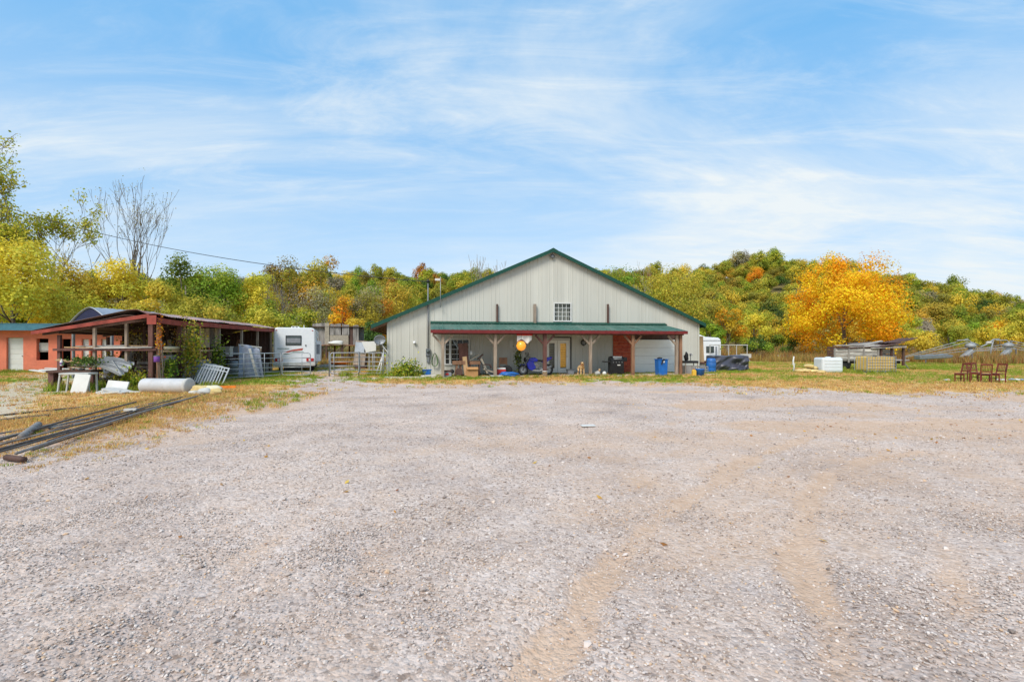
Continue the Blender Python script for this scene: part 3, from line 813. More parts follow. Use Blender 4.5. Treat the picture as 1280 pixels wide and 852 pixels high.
# far trees on the hillside: shared shapes, the 300 that show largest as objects, the rest one wood
far = []
for i, (pal, mx) in enumerate((('ygreen','green'),('green','olive'),('olive','ygreen'),('yellow','ygreen'),('rust','olive'),('dark','green'),('grey','olive'),('orange','yellow'),('ygreen','yellow'),('green','dark'))):
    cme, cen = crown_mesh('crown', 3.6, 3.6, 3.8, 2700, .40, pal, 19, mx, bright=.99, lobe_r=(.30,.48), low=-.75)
    tme = trunk_mesh('trunk', 8, (0,0,5.0), cen, .16, M['bark'], 6, 5, seed=i)
    far.append((cme, tme, pal))
FARLAB = {'ygreen':'yellow green tree in the wood on the far hillside','green':'green tree in the wood on the far hillside','olive':'olive brown tree in the wood on the far hillside','yellow':'bright yellow tree in the wood on the far hillside',
 'rust':'rust coloured tree in the wood on the far hillside','dark':'dark evergreen tree in the wood on the far hillside','grey':'grey leafless tree in the wood on the far hillside','orange':'orange tree in the wood on the far hillside'}
W = np.array([.30,.15,.26,.08,.03,.045,.05,.012,.09,.02]); W = W/W.sum()
cand = []
sp_ = 6.6
for yy in np.arange(96, 262, sp_):
    for xx in np.arange(-1.13*yy, 1.13*yy, sp_):
        x = xx + rnd.uniform(-2.4,2.4); y = yy + rnd.uniform(-2.4,2.4)
        if x > 30 and y < 96 + 28*min(1,max(0,(x-20)/120)): continue
        z = float(hill_h(x, y)); s = rnd.choice((rnd.uniform(.55,.8), rnd.uniform(.75,1.1), rnd.uniform(.8,1.15), rnd.uniform(1.0,1.3)))
        px = 640 + F*x/y; ty = HZ - F*(z + 9*s - CH)/y
        roof = 311 + (690-px)*.40 if px < 690 else 311 + (px-690)*.49
        if 485 < px < 872 and ty > roof - 2: continue
        if px < 335 and ty > 345 and y < 200: continue
        if 985 < px < 1122 and ty > 345 and y > 215: continue
        cand.append((x, y, z-.3, s, int(rng.choice(10, p=W))))
cand.sort(key=lambda c: -c[3]/c[1])
COLW = {'ygreen':'yellow green','green':'green','olive':'olive brown','yellow':'bright yellow','rust':'rust coloured','dark':'dark evergreen','grey':'grey leafless','orange':'orange'}
def region(px):
    for lim, w in ((60,'at the left edge'),(150,'above the orange building'),(250,'above the shed corner'),(335,'above the shed side'),(400,'above the motorhome'),(470,'above the raised deck'),(690,'over the left roof slope'),(800,'over the right roof slope'),(880,'above the right eave'),(980,'left of the golden maple'),(1130,'behind the golden maple'),(1190,'just right of the golden maple'),(1240,'above the steel machines')):
        if px < lim: return w
    return 'at the right edge'
def tier(y): return 'at the foot' if y < 128 else 'low on the slope' if y < 155 else 'on the middle slope' if y < 190 else 'near the top'
for i, (x, y, z, s, k) in enumerate(cand[:300]):
    cme, tme, pal = far[k]
    lab = '%s tree %s of the hill, %s' % (COLW[pal], tier(y), region(640+F*x/y))
    root = thing('hillside_tree', lab, 'tree', (x, y, z), rnd.uniform(0,360), 'trees of the far hillside wood')
    sv = rnd.uniform(.8,1.3)
    root.scale = (s, s, s*sv)
    c = link('crown', cme, root); c.location = (0,0,5.2)
    link('trunk', tme, root)
rest = cand[300:]
pro = []
for cme, tme, pal in far:
    c2 = cme.copy(); c2.transform(Matrix.Translation((0,0,5.2)))
    pro.append(proto('wood_tree', c2))
rest = np.array(rest)
n = len(rest)
scatter('hillside_wood', rest[:,:3], rest[:,3], np.stack([np.zeros(n), np.zeros(n), rng.random(n)*6.28], 1), rest[:,4].astype(int), pro, 'autumn wood covering the far hillside')

# trees behind the sheds, left
leafy_tree('yellow leafed tree at the left edge, lower crown over the orange building', 16, 36, 286, 150, 'yellow', 'ygreen', 13000, .2, .08, 30)
leafy_tree('yellow green tree behind the orange building roof', 92, 44, 322, 105, 'ygreen', 'yellow', 9000, .2, .08, 26)
leafy_tree('yellow tree under the tall bare tree', 150, 46, 318, 95, 'yellow', 'ygreen', 8000, .2, .08, 26)
leafy_tree('tree with a dark green top behind the open shed', 232, 48, 306, 78, 'green', 'dark', 6500, .21, .10, 24)
leafy_tree('yellow green bush tree between the bare tree and dark green top', 200, 44, 338, 90, 'ygreen', 'yellow', 8000, .2, .05, 26)
leafy_tree('feathery light green tree behind the shed roof', 278, 50, 313, 82, 'green', 'ygreen', 8000, .2, .08, 22)
leafy_tree('bright yellow tree left of the grey twiggy tree', 318, 52, 332, 66, 'yellow', 'ygreen', 7000, .2, .08, 22)
leafy_tree('tall olive tree above the motorhome', 352, 58, 313, 66, 'olive', 'grey', 5000, .22, .2, 22)
leafy_tree('brownish olive tree with ragged top right of the tall olive tree', 402, 60, 314, 84, 'olive', 'rust', 7000, .22, .12, 24)
leafy_tree('low yellow green bush tree behind the motorhome roof', 330, 46, 366, 86, 'ygreen', 'green', 7000, .2, .03, 24)
leafy_tree('small bright green tree just right of the motorhome roof', 384, 48, 378, 46, 'green', 'ygreen', 4000, .18, .05, 18)
leafy_tree('small orange tree above the raised wooden deck', 428, 54, 362, 34, 'orange', 'rust', 3200, .19, .05, 14)
leafy_tree('small yellow tree beside the orange tree above the deck', 446, 52, 388, 36, 'yellow', 'ygreen', 3000, .18, .05, 14)
leafy_tree('grey leafless bushy tree left of the orange tree', 396, 56, 345, 60, 'grey', 'olive', 3200, .17, .1, 20)
leafy_tree('pale olive tree behind the deck shack', 452, 66, 350, 66, 'olive', 'grey', 6000, .23, .05, 22)
leafy_tree('dark green bush at the left corner of the metal building', 462, 50, 396, 40, 'dark', 'green', 3500, .18, .02, 16)
leafy_tree('yellow olive tree rising over the left roof slope', 500, 74, 349, 80, 'ygreen', 'olive', 6500, .25, .05, 24)
leafy_tree('rust toned tree at the left eave of the metal building', 476, 70, 358, 46, 'rust', 'olive', 4500, .24, .05, 20)
leafy_tree('green bush behind the left end of the open shed', 120, 42, 372, 120, 'ygreen', 'green', 9000, .19, .02, 26)
leafy_tree('low yellow green thicket behind the shed roof ridge', 262, 42, 366, 120, 'ygreen', 'yellow', 9000, .19, .02, 26)
leafy_tree('green tree at the far left behind the orange building door', 45, 42, 345, 95, 'green', 'ygreen', 8000, .2, .03, 24)
# right
leafy_tree('dark olive green tree rising just right of the roof ridge', 778, 66, 312, 58, 'green', 'olive', 4200, .22, .1, 20)
leafy_tree('round yellow green tree over the right roof slope', 850, 60, 328, 116, 'ygreen', 'olive', 11000, .21, .08, 30)
leafy_tree('olive tree between the ridge tree and round tree', 812, 68, 336, 66, 'olive', 'green', 5500, .23, .1, 22)
leafy_tree('small orange tree behind the white camper', 909, 58, 366, 44, 'olive', 'orange', 4200, .2, .05, 18)
leafy_tree('lime coloured bush tree left of the big orange tree', 942, 62, 378, 62, 'ygreen', 'yellow', 5500, .2, .03, 20)
leafy_tree('dark green shrub behind the covered pile', 946, 54, 410, 44, 'dark', 'green', 3500, .16, .0, 16)
leafy_tree('green bush at the right eave of the metal building', 886, 54, 396, 52, 'green', 'dark', 4500, .18, .0, 18)
big = leafy_tree('large golden orange maple standing alone in the field', 1055, 55, 303, 172, 'golden', 'gold2', 40000, .20, -.15, 190, low=-.78, lobe_r=(.12,.21), lobew=.58, bright=1.14)
leafy_tree('lime green tree just right of the big orange maple', 1136, 66, 390, 44, 'ygreen', 'green', 3600, .2, .03, 16)
leafy_tree('low yellow bush behind the plank covered trailer', 1148, 62, 408, 60, 'yellow', 'ygreen', 4500, .18, .0, 18)
leafy_tree('grey leafless tree right of the orange maple', 1156, 84, 392, 34, 'grey', 'grey', 2600, .2, .05, 14)
leafy_tree('yellow green field tree left of the steel machine', 1186, 86, 398, 56, 'ygreen', 'green', 4500, .26, .02, 18)
leafy_tree('broad yellow field tree above the steel machine', 1250, 88, 400, 76, 'yellow', 'ygreen', 5500, .27, .02, 22)
leafy_tree('green field tree between the two yellow field trees', 1216, 92, 402, 44, 'green', 'ygreen', 3600, .27, .02, 16)
leafy_tree('yellow green field tree at the right edge', 1292, 84, 396, 60, 'ygreen', 'green', 4500, .26, .02, 18)
leafy_tree('dark bush left of the orange maple trunk', 978, 58, 412, 40, 'dark', 'green', 2600, .16, .0, 14)

# bare and sparse trees
def bare_tree(label, px, Y, top_y, seed, lev=5, spread=.5, leaves=0, pal='olive', r=None, size=.14, trunk_frac=.28, up=.1, kidsn=(2,3), lean=(0,0), m='bark_pale', lowleaf=None):
    ht = gz(top_y, Y); rr = random.Random(seed)
    root = thing('bare_tree', label, 'tree', (gx(px,Y), Y, 0), 0)
    b = MB(); tips = []
    branch(b, Vector((0,0,0)), Vector((lean[0],lean[1],1)).normalized(), ht*trunk_frac, r or ht*.018, lev, rr, tips, spread, up, kidsn, .016, 6, .14)
    zm = max(t[0].z for t in tips); k = ht/zm
    b.v = [(x*k, y*k, z*k) for x,y,z in b.v]
    me = b.mesh('trunk'); me.materials.append(M[m]); link('trunk', me, root)
    if leaves:
        P = []; 
        tt = [t for t in tips if t[2] <= 1]
        for i in range(leaves):
            t = rr.choice(tt)[0]*k
            z = t.z/ht
            if lowleaf and rr.random() > max(.12, 1.25 - z*lowleaf): continue
            P.append(t + Vector((rr.gauss(0,1), rr.gauss(0,1), rr.gauss(0,.8)))*.28)
        P = np.array([tuple(p) for p in P]); n = len(P)
        nr = rng.normal(size=(n,3)); nr /= np.linalg.norm(nr, axis=1, keepdims=True)
        col = np.array(PAL[pal])[rng.integers(0,4,n)]*(.7+.5*rng.random((n,1)))
        link('crown', leaf_mesh('crown', P, nr, size, col), root)
    return root
def vase_tree(label, px, Y, top_y, seed, limbs=9, spread=42, leaves=500):
    ht = gz(top_y, Y); rr = random.Random(seed)
    root = thing('bare_tree', label, 'tree', (gx(px,Y), Y, 0), 0)
    b = MB(); tips = []; h0 = ht*.40
    b.tube([(0,0,0),(.1,0,h0*.35),(-.05,0,h0*.7),(.1,0,h0)], [.34,.27,.23,.2], 8)
    for i in range(limbs):
        th = R(spread*(i+.5)/limbs); ph = i*2.4 + rr.uniform(-.3,.3)
        z = h0*(1.0 - .35*i/limbs)
        d = Vector((math.sin(th)*math.cos(ph), math.sin(th)*math.sin(ph)*.8, math.cos(th)))
        branch(b, Vector((.05,0,z)), d, ht*rr.uniform(.16,.20), .095*rr.uniform(.8,1.1), 5, rr, tips, .40, .07, (2,2), .013, 6, .12)
    zm = max(t[0].z for t in tips); k = ht/zm
    b.v = [(x, y, z*k) for x,y,z in b.v]
    me = b.mesh('trunk'); me.materials.append(M['bark']); link('trunk', me, root)
    tt = [t[0] for t in tips if t[2] <= 1]
    P = np.array([tuple(Vector((p.x,p.y,p.z*k)) + Vector((rr.gauss(0,.25),rr.gauss(0,.25),rr.gauss(0,.25)))) for p in rr.choices(tt, k=leaves)])
    nr = rng.normal(size=P.shape); nr /= np.linalg.norm(nr, axis=1, keepdims=True)
    link('crown', leaf_mesh('crown', P, nr, .13, np.array(PAL['olive'])[rng.integers(0,4,len(P))]), root)
    return root
vase_tree('tall leafless tree with fanned branches behind the open shed', 166, 52, 220, 3)
bare_tree('tall half bare tree with yellow leaves at the left edge', -24, 41, 140, 5, 7, .58, 20000, 'ygreen', .36, .21, .26, .05, (2,3), (.10,0), 'bark', 1.15)
bare_tree('thin leafless tree top showing over the left roof slope', 602, 70, 318, 21, 5, .5, 0, 'grey', .16, .14, .3, .1, (2,3))
bare_tree('thin leafless tree showing over the right roof slope', 812, 72, 321, 33, 5, .5, 0, 'grey', .16, .14, .3, .1, (2,3))
bare_tree('dark trunked grey tree behind the motorhome', 356, 50, 338, 17, 5, .5, 260, 'grey', .3, .14, .36, .1, (2,3), (0,0), 'bark')
bare_tree('low spreading leafless tree beside the tall bare tree', 108, 50, 300, 44, 5, .7, 260, 'yellow', .14, .14, .28, .06, (2,3))
# ------------------------------------------------------------------ the metal building
HA = 9.9; HOX, HOY = -6.85, 26.5
_c, _s = math.cos(R(HA)), math.sin(R(HA))
def hs(px, d=0.0):              # photo column -> metres along the front wall, on a plane d in front of it
    k = (px-640)/F; ox = HOX + d*_s; oy = HOY - d*_c
    return (k*oy - ox)/(_c - k*_s)
def hw(s, d=0.0, z=0.0):        # wall coordinates -> world
    return (HOX + s*_c + d*_s, HOY + s*_s - d*_c, z)
def hz_(px, py, d=0.0):
    return gz(py, hw(hs(px,d), d)[1])
WID = hs(873); DEP = 26.0; EAVE = 3.05; PEAK = 7.18
def roofz(s): return EAVE + (PEAK-EAVE)*(1-abs(s-WID/2)/(WID/2))
house = thing('metal_building', 'large off white metal building with green roof trim and front porch', 'building', (HOX,HOY,0), HA)

def siding_panel(x0, x1, zb, zt, y=0.0):
    """ribbed sheet; ribs every 0.23 m, top follows the gable"""
    xs = [x0]; prof = [0.0]
    k = math.floor(x0/.229)
    while True:
        k += 1; c = k*.229
        if c+.03 > x1-.002: break
        if c-.03 < x0+.002: continue
        for dx, h in ((-.028,0),(-.014,.015),(.014,.015),(.028,0)): xs.append(c+dx); prof.append(h)
    xs.append(x1); prof.append(0.0)
    b = MB(); vs = []
    mid = WID/2
    pts = []
    for i, x in enumerate(xs):
        pts.append((x, prof[i]))
        if i+1 < len(xs) and x < mid < xs[i+1]: pts.append((mid, prof[i]+(prof[i+1]-prof[i])*(mid-x)/(xs[i+1]-x)))
    for x, h in pts:
        t = zt if zt is not None else roofz(x)-.02
        vs += [(x, y-h, zb), (x, y-h, t)]
    fs = [(2*i, 2*i+2, 2*i+3, 2*i+1) for i in range(len(pts)-1)]
    b.add(vs, fs)
    o = b.build('siding_panel', M['siding'], house, solid=.006)
    return o
WIN = (hs(556.5), hs(586), .60, 2.02)
FD = (hs(681.5), hs(712), .06, 2.05)
GD = (hs(792), hs(847), .02, 2.06)
RB = (hs(766), hs(790))
UW = (hs(692.5), hs(713), 3.08, 4.14)
def strip(x0, x1):
    mid = (x0+x1)/2
    holes = [h for h in (WIN, FD, GD, UW) if h[0]-.01 < mid < h[1]+.01]
    z = 0.03
    for h in sorted(holes, key=lambda h: h[2]):
        if h[2] - z > .1: siding_panel(x0, x1, z, h[2])
        z = h[3]
    siding_panel(x0, x1, z, None)
edges = sorted(set([0.0, WID] + [round(v,3) for h in (WIN,FD,GD,UW) for v in h[:2]] + [round(.916*k,3) for k in range(1, int(WID/.916)+1)]))
keep = [edges[0]]
hard = {round(v,3) for h in (WIN,FD,GD,UW) for v in h[:2]} | {0.0, WID}
for e in edges[1:]:
    if e - keep[-1] < .25:
        if e in hard:
            if keep[-1] in hard: keep.append(e)
            else: keep[-1] = e
        continue
    keep.append(e)
for a, b_ in zip(keep[:-1], keep[1:]): strip(a, b_)
# shell behind the sheets: other walls, floor, ceiling, frame
b = MB(); b.bx(-.0, .12, .05, DEP, 0, EAVE); b.build('side_wall', M['siding'], house)
b = MB(); b.bx(WID-.12, WID, .05, DEP, 0, EAVE); b.build('side_wall', M['siding'], house)
b = MB(); b.prism([(0,0),(WID,0),(WID,EAVE),(WID/2,PEAK),(0,EAVE)], 'y', DEP-.1, DEP); b.build('rear_wall', M['siding'], house)
b = MB(); b.bx(-.05, WID+.05, -2.45, DEP, -.12, .025); b.build('slab', M['concrete'], house)
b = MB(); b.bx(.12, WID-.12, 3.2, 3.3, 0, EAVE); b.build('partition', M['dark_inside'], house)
# roof
def roof_sheet(x0, x1, z0, z1, nm='roof'):
    L = math.hypot(x1-x0, z1-z0); b = MB()
    th = .07
    b.prism([(x0,z0),(x1,z1),(x1,z1+th),(x0,z0+th)], 'y', -.28, DEP+.2)
    r = b.build(nm, M['green_trim'], house)
    return r
OVL, OVR = .86, .32
sl = (PEAK-EAVE)/(WID/2)
rl = roof_sheet(-OVL, WID/2, EAVE-OVL*sl, PEAK, 'roof_slope')
rr_ = roof_sheet(WID+OVR, WID/2, EAVE-OVR*sl, PEAK, 'roof_slope')
for x0, ov in ((0, -OVL), (WID, OVR)):
    b = MB(); xe = x0+ov; ze = EAVE-abs(ov)*sl
    b.prism([(xe, ze-.10),(WID/2, PEAK-.10),(WID/2, PEAK+.11),(xe, ze+.11)], 'y', -.315, -.283)
    b.build('rake_trim', M['green_trim'], house)
b = MB(); b.prism([(WID/2-.28,PEAK-.05),(WID/2,PEAK+.10),(WID/2+.28,PEAK-.05),(WID/2+.28,PEAK-.01),(WID/2,PEAK+.14),(WID/2-.28,PEAK-.01)], 'y', -.32, DEP+.2)
b.build('ridge_cap', M['green_trim'], house)
# left overhang: brown fascia, soffit boards and rafters
ze = EAVE-OVL*sl
b = MB(); b.bx(-OVL-.03, -OVL, -.27, DEP, ze-.20, ze+.02); b.build('fascia', M['wood_redbrown'], house)
for k in range(9):
    y = -.2 + k*1.2
    b = MB(); b.prism([(-OVL, ze-.19),(-.02, EAVE-.22),(-.02, EAVE-.03),(-OVL, ze-.01)], 'y', y, y+.07); b.build('rafter', M['wood_brown'], house)
b = MB(); b.bx(WID+OVR, WID+OVR+.03, -.27, DEP, EAVE-OVR*sl-.14, EAVE-OVR*sl+.03); b.build('gutter', M['green_trim'], house)
# corner trim
for x in (0.0, WID):
    b = MB(); b.bx(x-.05, x+.05, -.035, .0-.026, .03, EAVE-.05); b.build('corner_trim', M['siding'], house)

# front window
def window(parent, x0, x1, z0, z1, cols, rows, y=-.02, mull=None, curtain=None):
    w = thing_part('window', parent)
    fr = MB(); t = .07
    fr.bx(x0-t, x1+t, y-.045, y, z1, z1+t).bx(x0-t, x1+t, y-.06, y, z0-t, z0).bx(x0-t, x0, y-.045, y, z0, z1).bx(x1, x1+t, y-.045, y, z0, z1)
    fr.build('frame', M['white'], w)
    if mull:
        mb = MB(); mb.bx(mull-.05, mull+.05, y-.04, y+.02, z0, z1); mb.build('mullion', M['white'], w)
    g = MB(); g.bx(x0, x1, y+.02, y+.028, z0, z1); g.build('pane', M['pane'], w)
    gb = MB()
    for i in range(1, cols): x = x0+(x1-x0)*i/cols; gb.bx(x-.012, x+.012, y-.004, y+.014, z0, z1)
    for j in range(1, rows): z = z0+(z1-z0)*j/rows; gb.bx(x0, x1, y-.0035, y+.0135, z-.012, z+.012)
    if cols > 1: gb.build('glazing_bars', M['white'], w)
    c = MB(); nf = max(6, int((x1-x0)*14))
    c.grid(lambda u, v: (x0+u*(x1-x0), y+.22+.03*math.sin(u*nf*2.2), z0-.1+v*(z1-z0+.2)), nf*4, 1)
    c.build('curtain', M[curtain or 'curtain_pale'], w)
    return w
def thing_part(name, parent):
    o = bpy.data.objects.new(name, None); COL.objects.link(o); o.parent = parent; o.empty_display_size = .1
    return o
window(house, WIN[0]+.02, WIN[1]-.02, WIN[2]+.04, WIN[3]-.04, 4, 5, -.03, hs(562.5), 'dark_inside')  # dark sheet behind the glass stands in for the unlit room, no curtain
window(house, UW[0]+.02, UW[1]-.02, UW[2]+.05, UW[3]-.03, 4, 4, -.03)

# french doors
fx0, fx1 = FD[0], FD[1]; mid = hs(696.5)
b = MB(); b.bx(fx0-.02, fx1+.02, -.055, -.005, 1.98, 2.10).bx(fx0-.02, fx0+.06, -.055, -.005, .03, 1.98).bx(fx1-.06, fx1+.02, -.055, -.005, .03, 1.98)
b.build('door_frame', M['white'], house)
b = MB(); b.bx(fx1+.022, fx1+.10, -.05, -.03, .03, 2.14).bx(mid-.2, fx1+.10, -.05, -.03, 2.105, 2.16); b.build('screen_edge', M['black'], house)
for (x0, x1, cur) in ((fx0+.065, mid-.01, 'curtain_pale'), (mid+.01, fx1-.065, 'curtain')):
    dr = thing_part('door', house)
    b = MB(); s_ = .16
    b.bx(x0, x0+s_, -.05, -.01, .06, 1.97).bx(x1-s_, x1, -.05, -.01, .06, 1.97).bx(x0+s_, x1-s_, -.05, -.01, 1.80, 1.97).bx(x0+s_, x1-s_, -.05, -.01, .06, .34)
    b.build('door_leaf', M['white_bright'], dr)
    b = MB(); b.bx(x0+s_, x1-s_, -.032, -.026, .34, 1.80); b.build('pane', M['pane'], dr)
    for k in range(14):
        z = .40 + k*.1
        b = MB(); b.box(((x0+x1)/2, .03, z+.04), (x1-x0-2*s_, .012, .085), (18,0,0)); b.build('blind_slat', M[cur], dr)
    b = MB(); b.tube([((x1-.07) if cur=='curtain' else x0+.09, -.05, 1.02), ((x1-.07) if cur=='curtain' else x0+.09, -.10, 1.02), ((x1-.17) if cur=='curtain' else x0+.19, -.10, 1.02)], .012, 6)
    b.build('handle', M['galv'], dr)

# garage door: four sections
gd = thing_part('garage_door', house)
for k in range(4):
    z0 = .05 + k*.495
    sec = MB(); sec.bx(GD[0]+.03, GD[1]-.03, -.03, .01, z0, z0+.488); so = sec.build('section', M['white_bright'], gd, bevel=.008)
    for j in range(2):
        b = MB(); b.bx(GD[0]+.06, GD[1]-.06, -.043, -.0305, z0+.03+j*.235, z0+.225+j*.235); b.build('raised_panel', M['white_bright'], so, bevel=.012)
b = MB(); b.bx(GD[0]-.06, GD[0]+.03, -.06, .0, .03, 2.06).bx(GD[1]-.03, GD[1]+.06, -.06, .0, .03, 2.06); b.build('door_jamb', M['white_dull'], house)
b = MB(); b.bx(GD[0]-.06, GD[1]+.06, -.07, -.03, 2.06, 2.3); b.build('gap_strip', M['wood_dark'], house)  # dark strip standing in for the dark gap above the door
# red boarded wall between siding and garage door
for k in range(11):
    z = .06 + k*.203
    b = MB(); b.bx(RB[0], RB[1]-.02, -.066-.006*(k%2), -.036, z, z+.197); b.build('red_board', M['red_board'], house)

# porch
porch = thing_part('porch', house)
PX0, PX1 = hs(538), hs(831); PF = 2.62
PZF, PZB = 2.46, 2.90
L = math.hypot(PF, PZB-PZF)
def porch_sheet(x0, x1):
    xs = []; x = x0
    k = math.floor(x0/.229)
    pts = [(x0, 0)]
    while True:
        k += 1; c = k*.229
        if c+.03 > x1: break
        if c-.03 < x0: continue
        pts += [(c-.03,0),(c-.014,.024),(c+.014,.024),(c+.03,0)]
    pts.append((x1, 0))
    b = MB(); vs = []
    for x, h in pts: vs += [(x, -PF, PZF+h), (x, -.03, PZB+h)]
    b.add(vs, [(2*i, 2*i+2, 2*i+3, 2*i+1) for i in range(len(pts)-1)])
    b.build('roof_sheet', M['green_roof'], porch, solid=.006)
e = PX0
while e < PX1-.05:
    porch_sheet(e, min(e+.916, PX1)); e += .916
b = MB(); b.prism([(-.02,PZB-.06),(-.30,PZB-.055+.05),(-.30,PZB+.03),(-.04,PZB+.13),(-.02,PZB+.13)], 'x', PX0, hs(831)); b.build('flashing', M['green_trim'], porch)
b = MB(); b.bx(PX0, PX1, -PF-.03, -PF+.005, PZF-.17, PZF-.005); b.build('fascia', M['red_paint'], porch)
for x in (PX0, PX1):
    b = MB(); sgn = 1 if x == PX0 else -1
    b.prism([(-PF+.01,PZF-.16),(-.04,PZB-.16),(-.04,PZB-.01),(-PF+.01,PZF-.01)], 'x', x+sgn*.005, x+sgn*.035); b.build('end_trim', M['red_paint'], porch)
b = MB(); b.bx(PX0+.1, PX1-.1, -2.40, -2.28, PZF-.23, PZF-.06); b.build('beam', M['wood_redbrown'], porch)
for k in range(12):
    x = PX0+.3 + k*(PX1-PX0-.6)/11
    b = MB(); b.prism([(-PF+.03,PZF-.12),(-.04,PZB-.14),(-.04,PZB-.02),(-PF+.03,PZF-.01)], 'x', x-.02, x+.02); b.build('rafter', M['wood_brown'], porch)
for px, m, w in ((553.5,'wood_old',.15),(619,'wood_old',.17),(681,'wood_redbrown',.19),(738,'wood_old',.15),(791,'wood_brown',.17),(845.5,'wood_old',.15),(850.5,'wood_brown',.16)):
    s_ = hs(px, 2.34); zt = PZF-.23
    post = thing_part('post', porch)
    b = MB(); b.bx(s_-w/2, s_+w/2, -2.34-w/2, -2.34+w/2, .026, zt); b.build('post_timber', M[m], post, bevel=.01)
    for sg in ((-1,1) if px not in (845.5,850.5) else ((-1,) if px == 845.5 else ())):
        b = MB(); b.bar((s_+sg*.04, -2.34, zt-.52), (s_+sg*.52, -2.34, zt-.02), .09, .10); b.build('brace', M[m], post)
b = MB(); s_ = hs(620, 2.34); b.bx(s_-.3, s_+.34, -2.7, -2.1, .027, .10); b.build('footing', M['white_dull'], porch, bevel=.02)
# stub posts above the porch roof
for px, w in ((621.5,.10),(668.5,.15),(760,.10)):
    s_ = hs(px, .12); b = MB(); b.bx(s_-w/2, s_+w/2, -.06-w, -.06, PZB-.08, hz_(px, 380, .12)); b.build('stub_post', M['wood_dark'] if px != 668.5 else M['wood_old'], house)
# service mast, meter, antenna, lights
s_ = hs(535, .1)
mast = thing('service_mast', 'grey electric service mast with meter box on the front wall', 'service mast', hw(s_, 0, 0), HA)
b = MB(); b.tube([(0,-.10,.72),(0,-.10,hz_(535,354,.1))], .035, 8); b.build('conduit', M['galv_dark'], mast, True)
zt = hz_(535,352,.1); b = MB(); b.lathe([(.04,zt-.05),(.085,zt-.03),(.085,zt+.05),(.03,zt+.13)], (0,-.10,0), 10); b.build('weatherhead', M['black'], mast, True)
b = MB(); b.bx(-.12,.12,-.17,-.024,1.08,1.48); mt = b.build('meter_box', M['galv_dark'], mast, bevel=.01)
b = MB(); b.lathe([(.085,-.26),(.09,-.20),(.09,-.165)], (0,0,1.33), 12, 'y'); b.build('meter_glass', M['window_glass'], mt, True)
b = MB(); b.bx(-.07,.07,-.13,-.024,.72,1.02); b.build('breaker_box', M['grey_plastic'], mast, bevel=.01)
s_ = hs(550.5, .2)
ant = thing('roof_antenna', 'thin antenna pole with small white box on the left roof edge', 'antenna', hw(s_, .33, roofz(s_)-.05), HA)
zt = hz_(550,346,.3) - (roofz(s_)-.05)
b = MB(); b.tube([(0,0,-.5),(0,0,zt)], .018, 6); b.build('pole', M['galv'], ant, True)
b = MB(); b.bx(-.30,-.02,-.05,.05,zt-.22,zt-.10); b.build('box', M['white'], ant, bevel=.01)
b = MB(); b.bar((0,.02,-.45),(0,.12,-.45),.05); b.build('bracket', M['galv_dark'], ant)
def wall_light(px, py, label, m, sc=1.0):
    s_ = hs(px, .1); t = thing('wall_light', label, 'lamp', hw(s_, .02, hz_(px,py,.1)), HA)
    b = MB(); b.lathe([(.05*sc,-.02),(.05*sc,.03)], (0,0,0), 10, 'y'); b.build('base', M[m], t)
    b = MB(); b.lathe([(.03*sc,-.16),(.085*sc,-.14),(.07*sc,-.05),(.03*sc,-.02)], (0,-.0,0), 10, 'y'); b.build('lamp_head', M['white_gloss'] if m == 'white' else M[m], t, True)
wall_light(518, 428, 'small white flood light on the left front wall', 'white')
wall_light(690.5, 320.5, 'small dark flood light under the gable peak', 'galv_dark', 1.5)
# lantern right of the doors
s_ = hs(729.5, .1); t = thing('wall_lantern', 'black round wall lantern right of the french doors', 'lantern', hw(s_, .02, hz_(729.5,428,.1)), HA)
b = MB(); b.tube([(.0+.15*math.cos(a*math.pi/8), -.07, .15*math.sin(a*math.pi/8)) for a in range(17)], .028, 6); b.build('ring', M['black'], t, True)
b = MB(); b.lathe([(.03,-.11),(.07,-.07),(.07,.05),(.03,.09)], (0,-.07,0), 8); b.build('lamp_glass', M['grey_plastic'], t)
b = MB(); b.bx(-.04,.04,-.05,-.02,-.2,.2); b.build('back_plate', M['black'], t)

# ---- things on and by the porch (local frame of the front wall)
def hthing(name, label, cat, px, d, z=.026, rz=0, group=None):
    return thing(name, label, cat, hw(hs(px,d), d, z), HA+rz, group)

# broken brown cabinet with standing panel
t = hthing('wooden_cabinet', 'broken brown wooden cabinet piled in front of the porch window', 'cabinet', 580, 1.7)
b = MB(); b.bx(-.62,.05,-.25,.25,.62,.82); b.build('drawer_case', M['wood_brown'], t, bevel=.01)
b = MB(); b.box((-.02,.12,1.18),(.50,.05,1.15),(6,-4,0)); b.build('red_side_panel', M['wood_redbrown'], t)
b = MB(); b.box((.06,-.2,.55),(.22,.06,1.0),(0,-6,8)); b.build('front_panel', M['wood_tan'], t)
b = MB(); b.box((-.42,0,.33),(.10,.4,.62),(0,8,0)); b.build('leg', M['wood_brown'], t)
b = MB(); b.box((-.16,.05,.33),(.10,.4,.62),(0,-8,0)); b.build('leg', M['wood_brown'], t)
b = MB(); b.lathe([(.19,-.05),(.19,.05)], (-.28,-.3,.26), 16, 'y'); b.build('round_lid', M['wood_dark'], t)
t = hthing('metal_pole', 'grey metal pole leaning across the porch window', 'pole', 577, 1.3)
b = MB(); b.tube([(.30,0,.80),(-.42,.15,1.88)], .05, 8); b.build('tube', M['galv'], t, True)
t = hthing('cardboard_box', 'brown cardboard box on the porch under the open desk', 'box', 590, 2.0)
b = MB(); b.bx(-.30,.30,-.25,.25,0,.46); b.build('body', M['cardboard'], t, bevel=.006)
b = MB(); b.box((0,-.28,.44),(.6,.02,.16),(-40,0,0)); b.build('flap', M['cardboard'], t)
